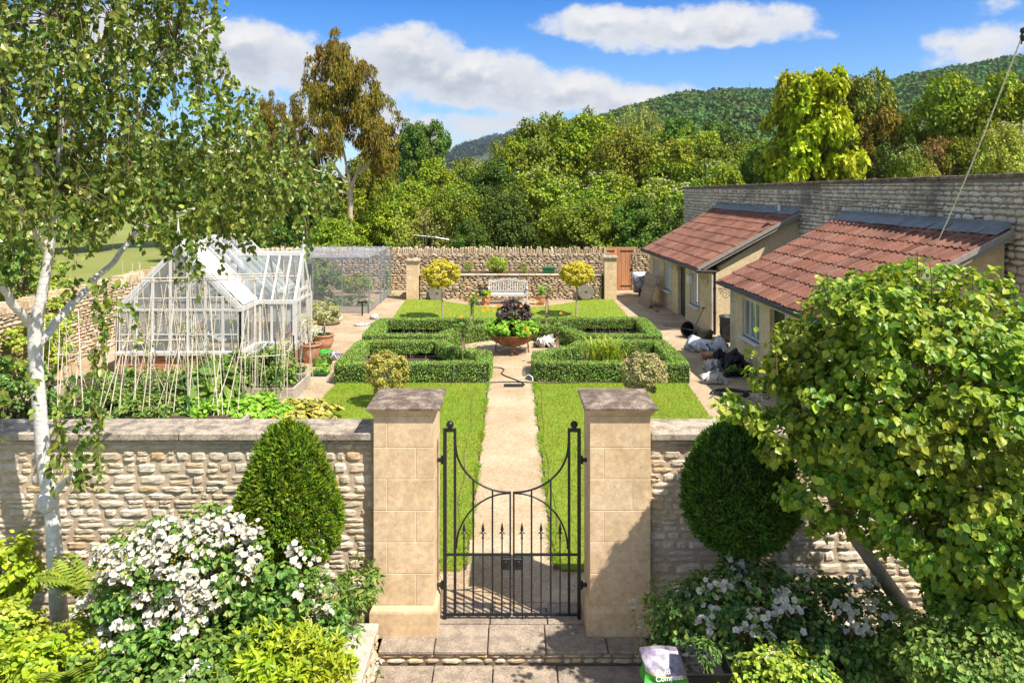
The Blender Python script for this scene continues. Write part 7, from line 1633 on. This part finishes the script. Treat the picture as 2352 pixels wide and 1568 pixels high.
for px, Y, h, lab in ((258, 30.0, 2.9, 'slim cane wigwam standing by the side wall behind the birch branch'), (405, 27.0, 2.7, 'slim cane wigwam beside the greenhouse gable')):
    x = W(px, Y); x = max(x, -11.9); canes(lab, [((x + .35 * math.cos(a), Y + .35 * math.sin(a), 0), (x + .03 * math.cos(a + 3), Y, h)) for a in (0, 1.2, 2.5, 3.8, 5)], [])
# overhead service rope
A = P(2346, 88, 9.6); B = P(2140, 585, 15.0); t = thing('service_rope', A, 'taut pale twisted rope running down from an insulator at the top right corner', 'rope'); q = np.array([tuple(A.lerp(B, s)) for s in np.linspace(0, 1, 24)]); q[:, 2] -= .10 * np.sin(np.linspace(0, math.pi, 24)); mb = MB(); tube(mb, q, .007, 6); 
for sgn in (0, 3.14):
    s = np.linspace(0, 1, 260); b_ = np.stack([np.interp(s, np.linspace(0, 1, 24), q[:, i]) for i in range(3)], 1); b_[:, 0] += .008 * np.cos(s * 230 + sgn); b_[:, 2] += .008 * np.sin(s * 230 + sgn) * .4; tube(mb, b_, .006, 4, cap=False)
mb.build('strand', M['rope'], t)
mb = MB(); d = (A - B).normalized(); lathe(mb, tuple(A + Vector((.02, 0, -.02))), [(.01, -.02), (.03, 0), (.035, .05), (.02, .08), (.035, .10), (.03, .14), (.01, .15)], 10); tube(mb, [A + Vector((.0, 0, -.08)), A + Vector((.01, 0, 0))], .008, 5); tube(mb, [A + Vector((.02, 0, .12)), A + Vector((.9, -.8, .75))], .012, 5); mb.build('insulator', M['iron'], t)
# white conduit seen through the wood behind the rear wall
mb = MB(); tube(mb, [P(950, 540, 41), P(1000, 545, 41), P(1060, 556, 41.2), P(1110, 568, 41.4)], .035, 6); tag(mb.build('water_pipe', M['barrowgrey'], org=tuple(P(950, 540, 41))), 'long white pipe lying beyond the rear wall beside the straw coloured shrub', 'pipe')
# ------------------------------------------------------------------ haze
mb = MB(); box(mb, (0, 1060, 118.6), (3600, 2500, 240)); hz_ = mb.build('haze', [])
hm, g = newmat('haze_air'); pv = g.n('ShaderNodeVolumePrincipled', {'Color': (.80, .88, 1.0), 'Density': .00011, 'Anisotropy': .3}); g.n('ShaderNodeOutputMaterial', {'Volume': pv.outputs[0]})
hz_.data.materials.append(hm); tag(hz_, 'pale summer haze softening the far hill', 'haze', kind='stuff')
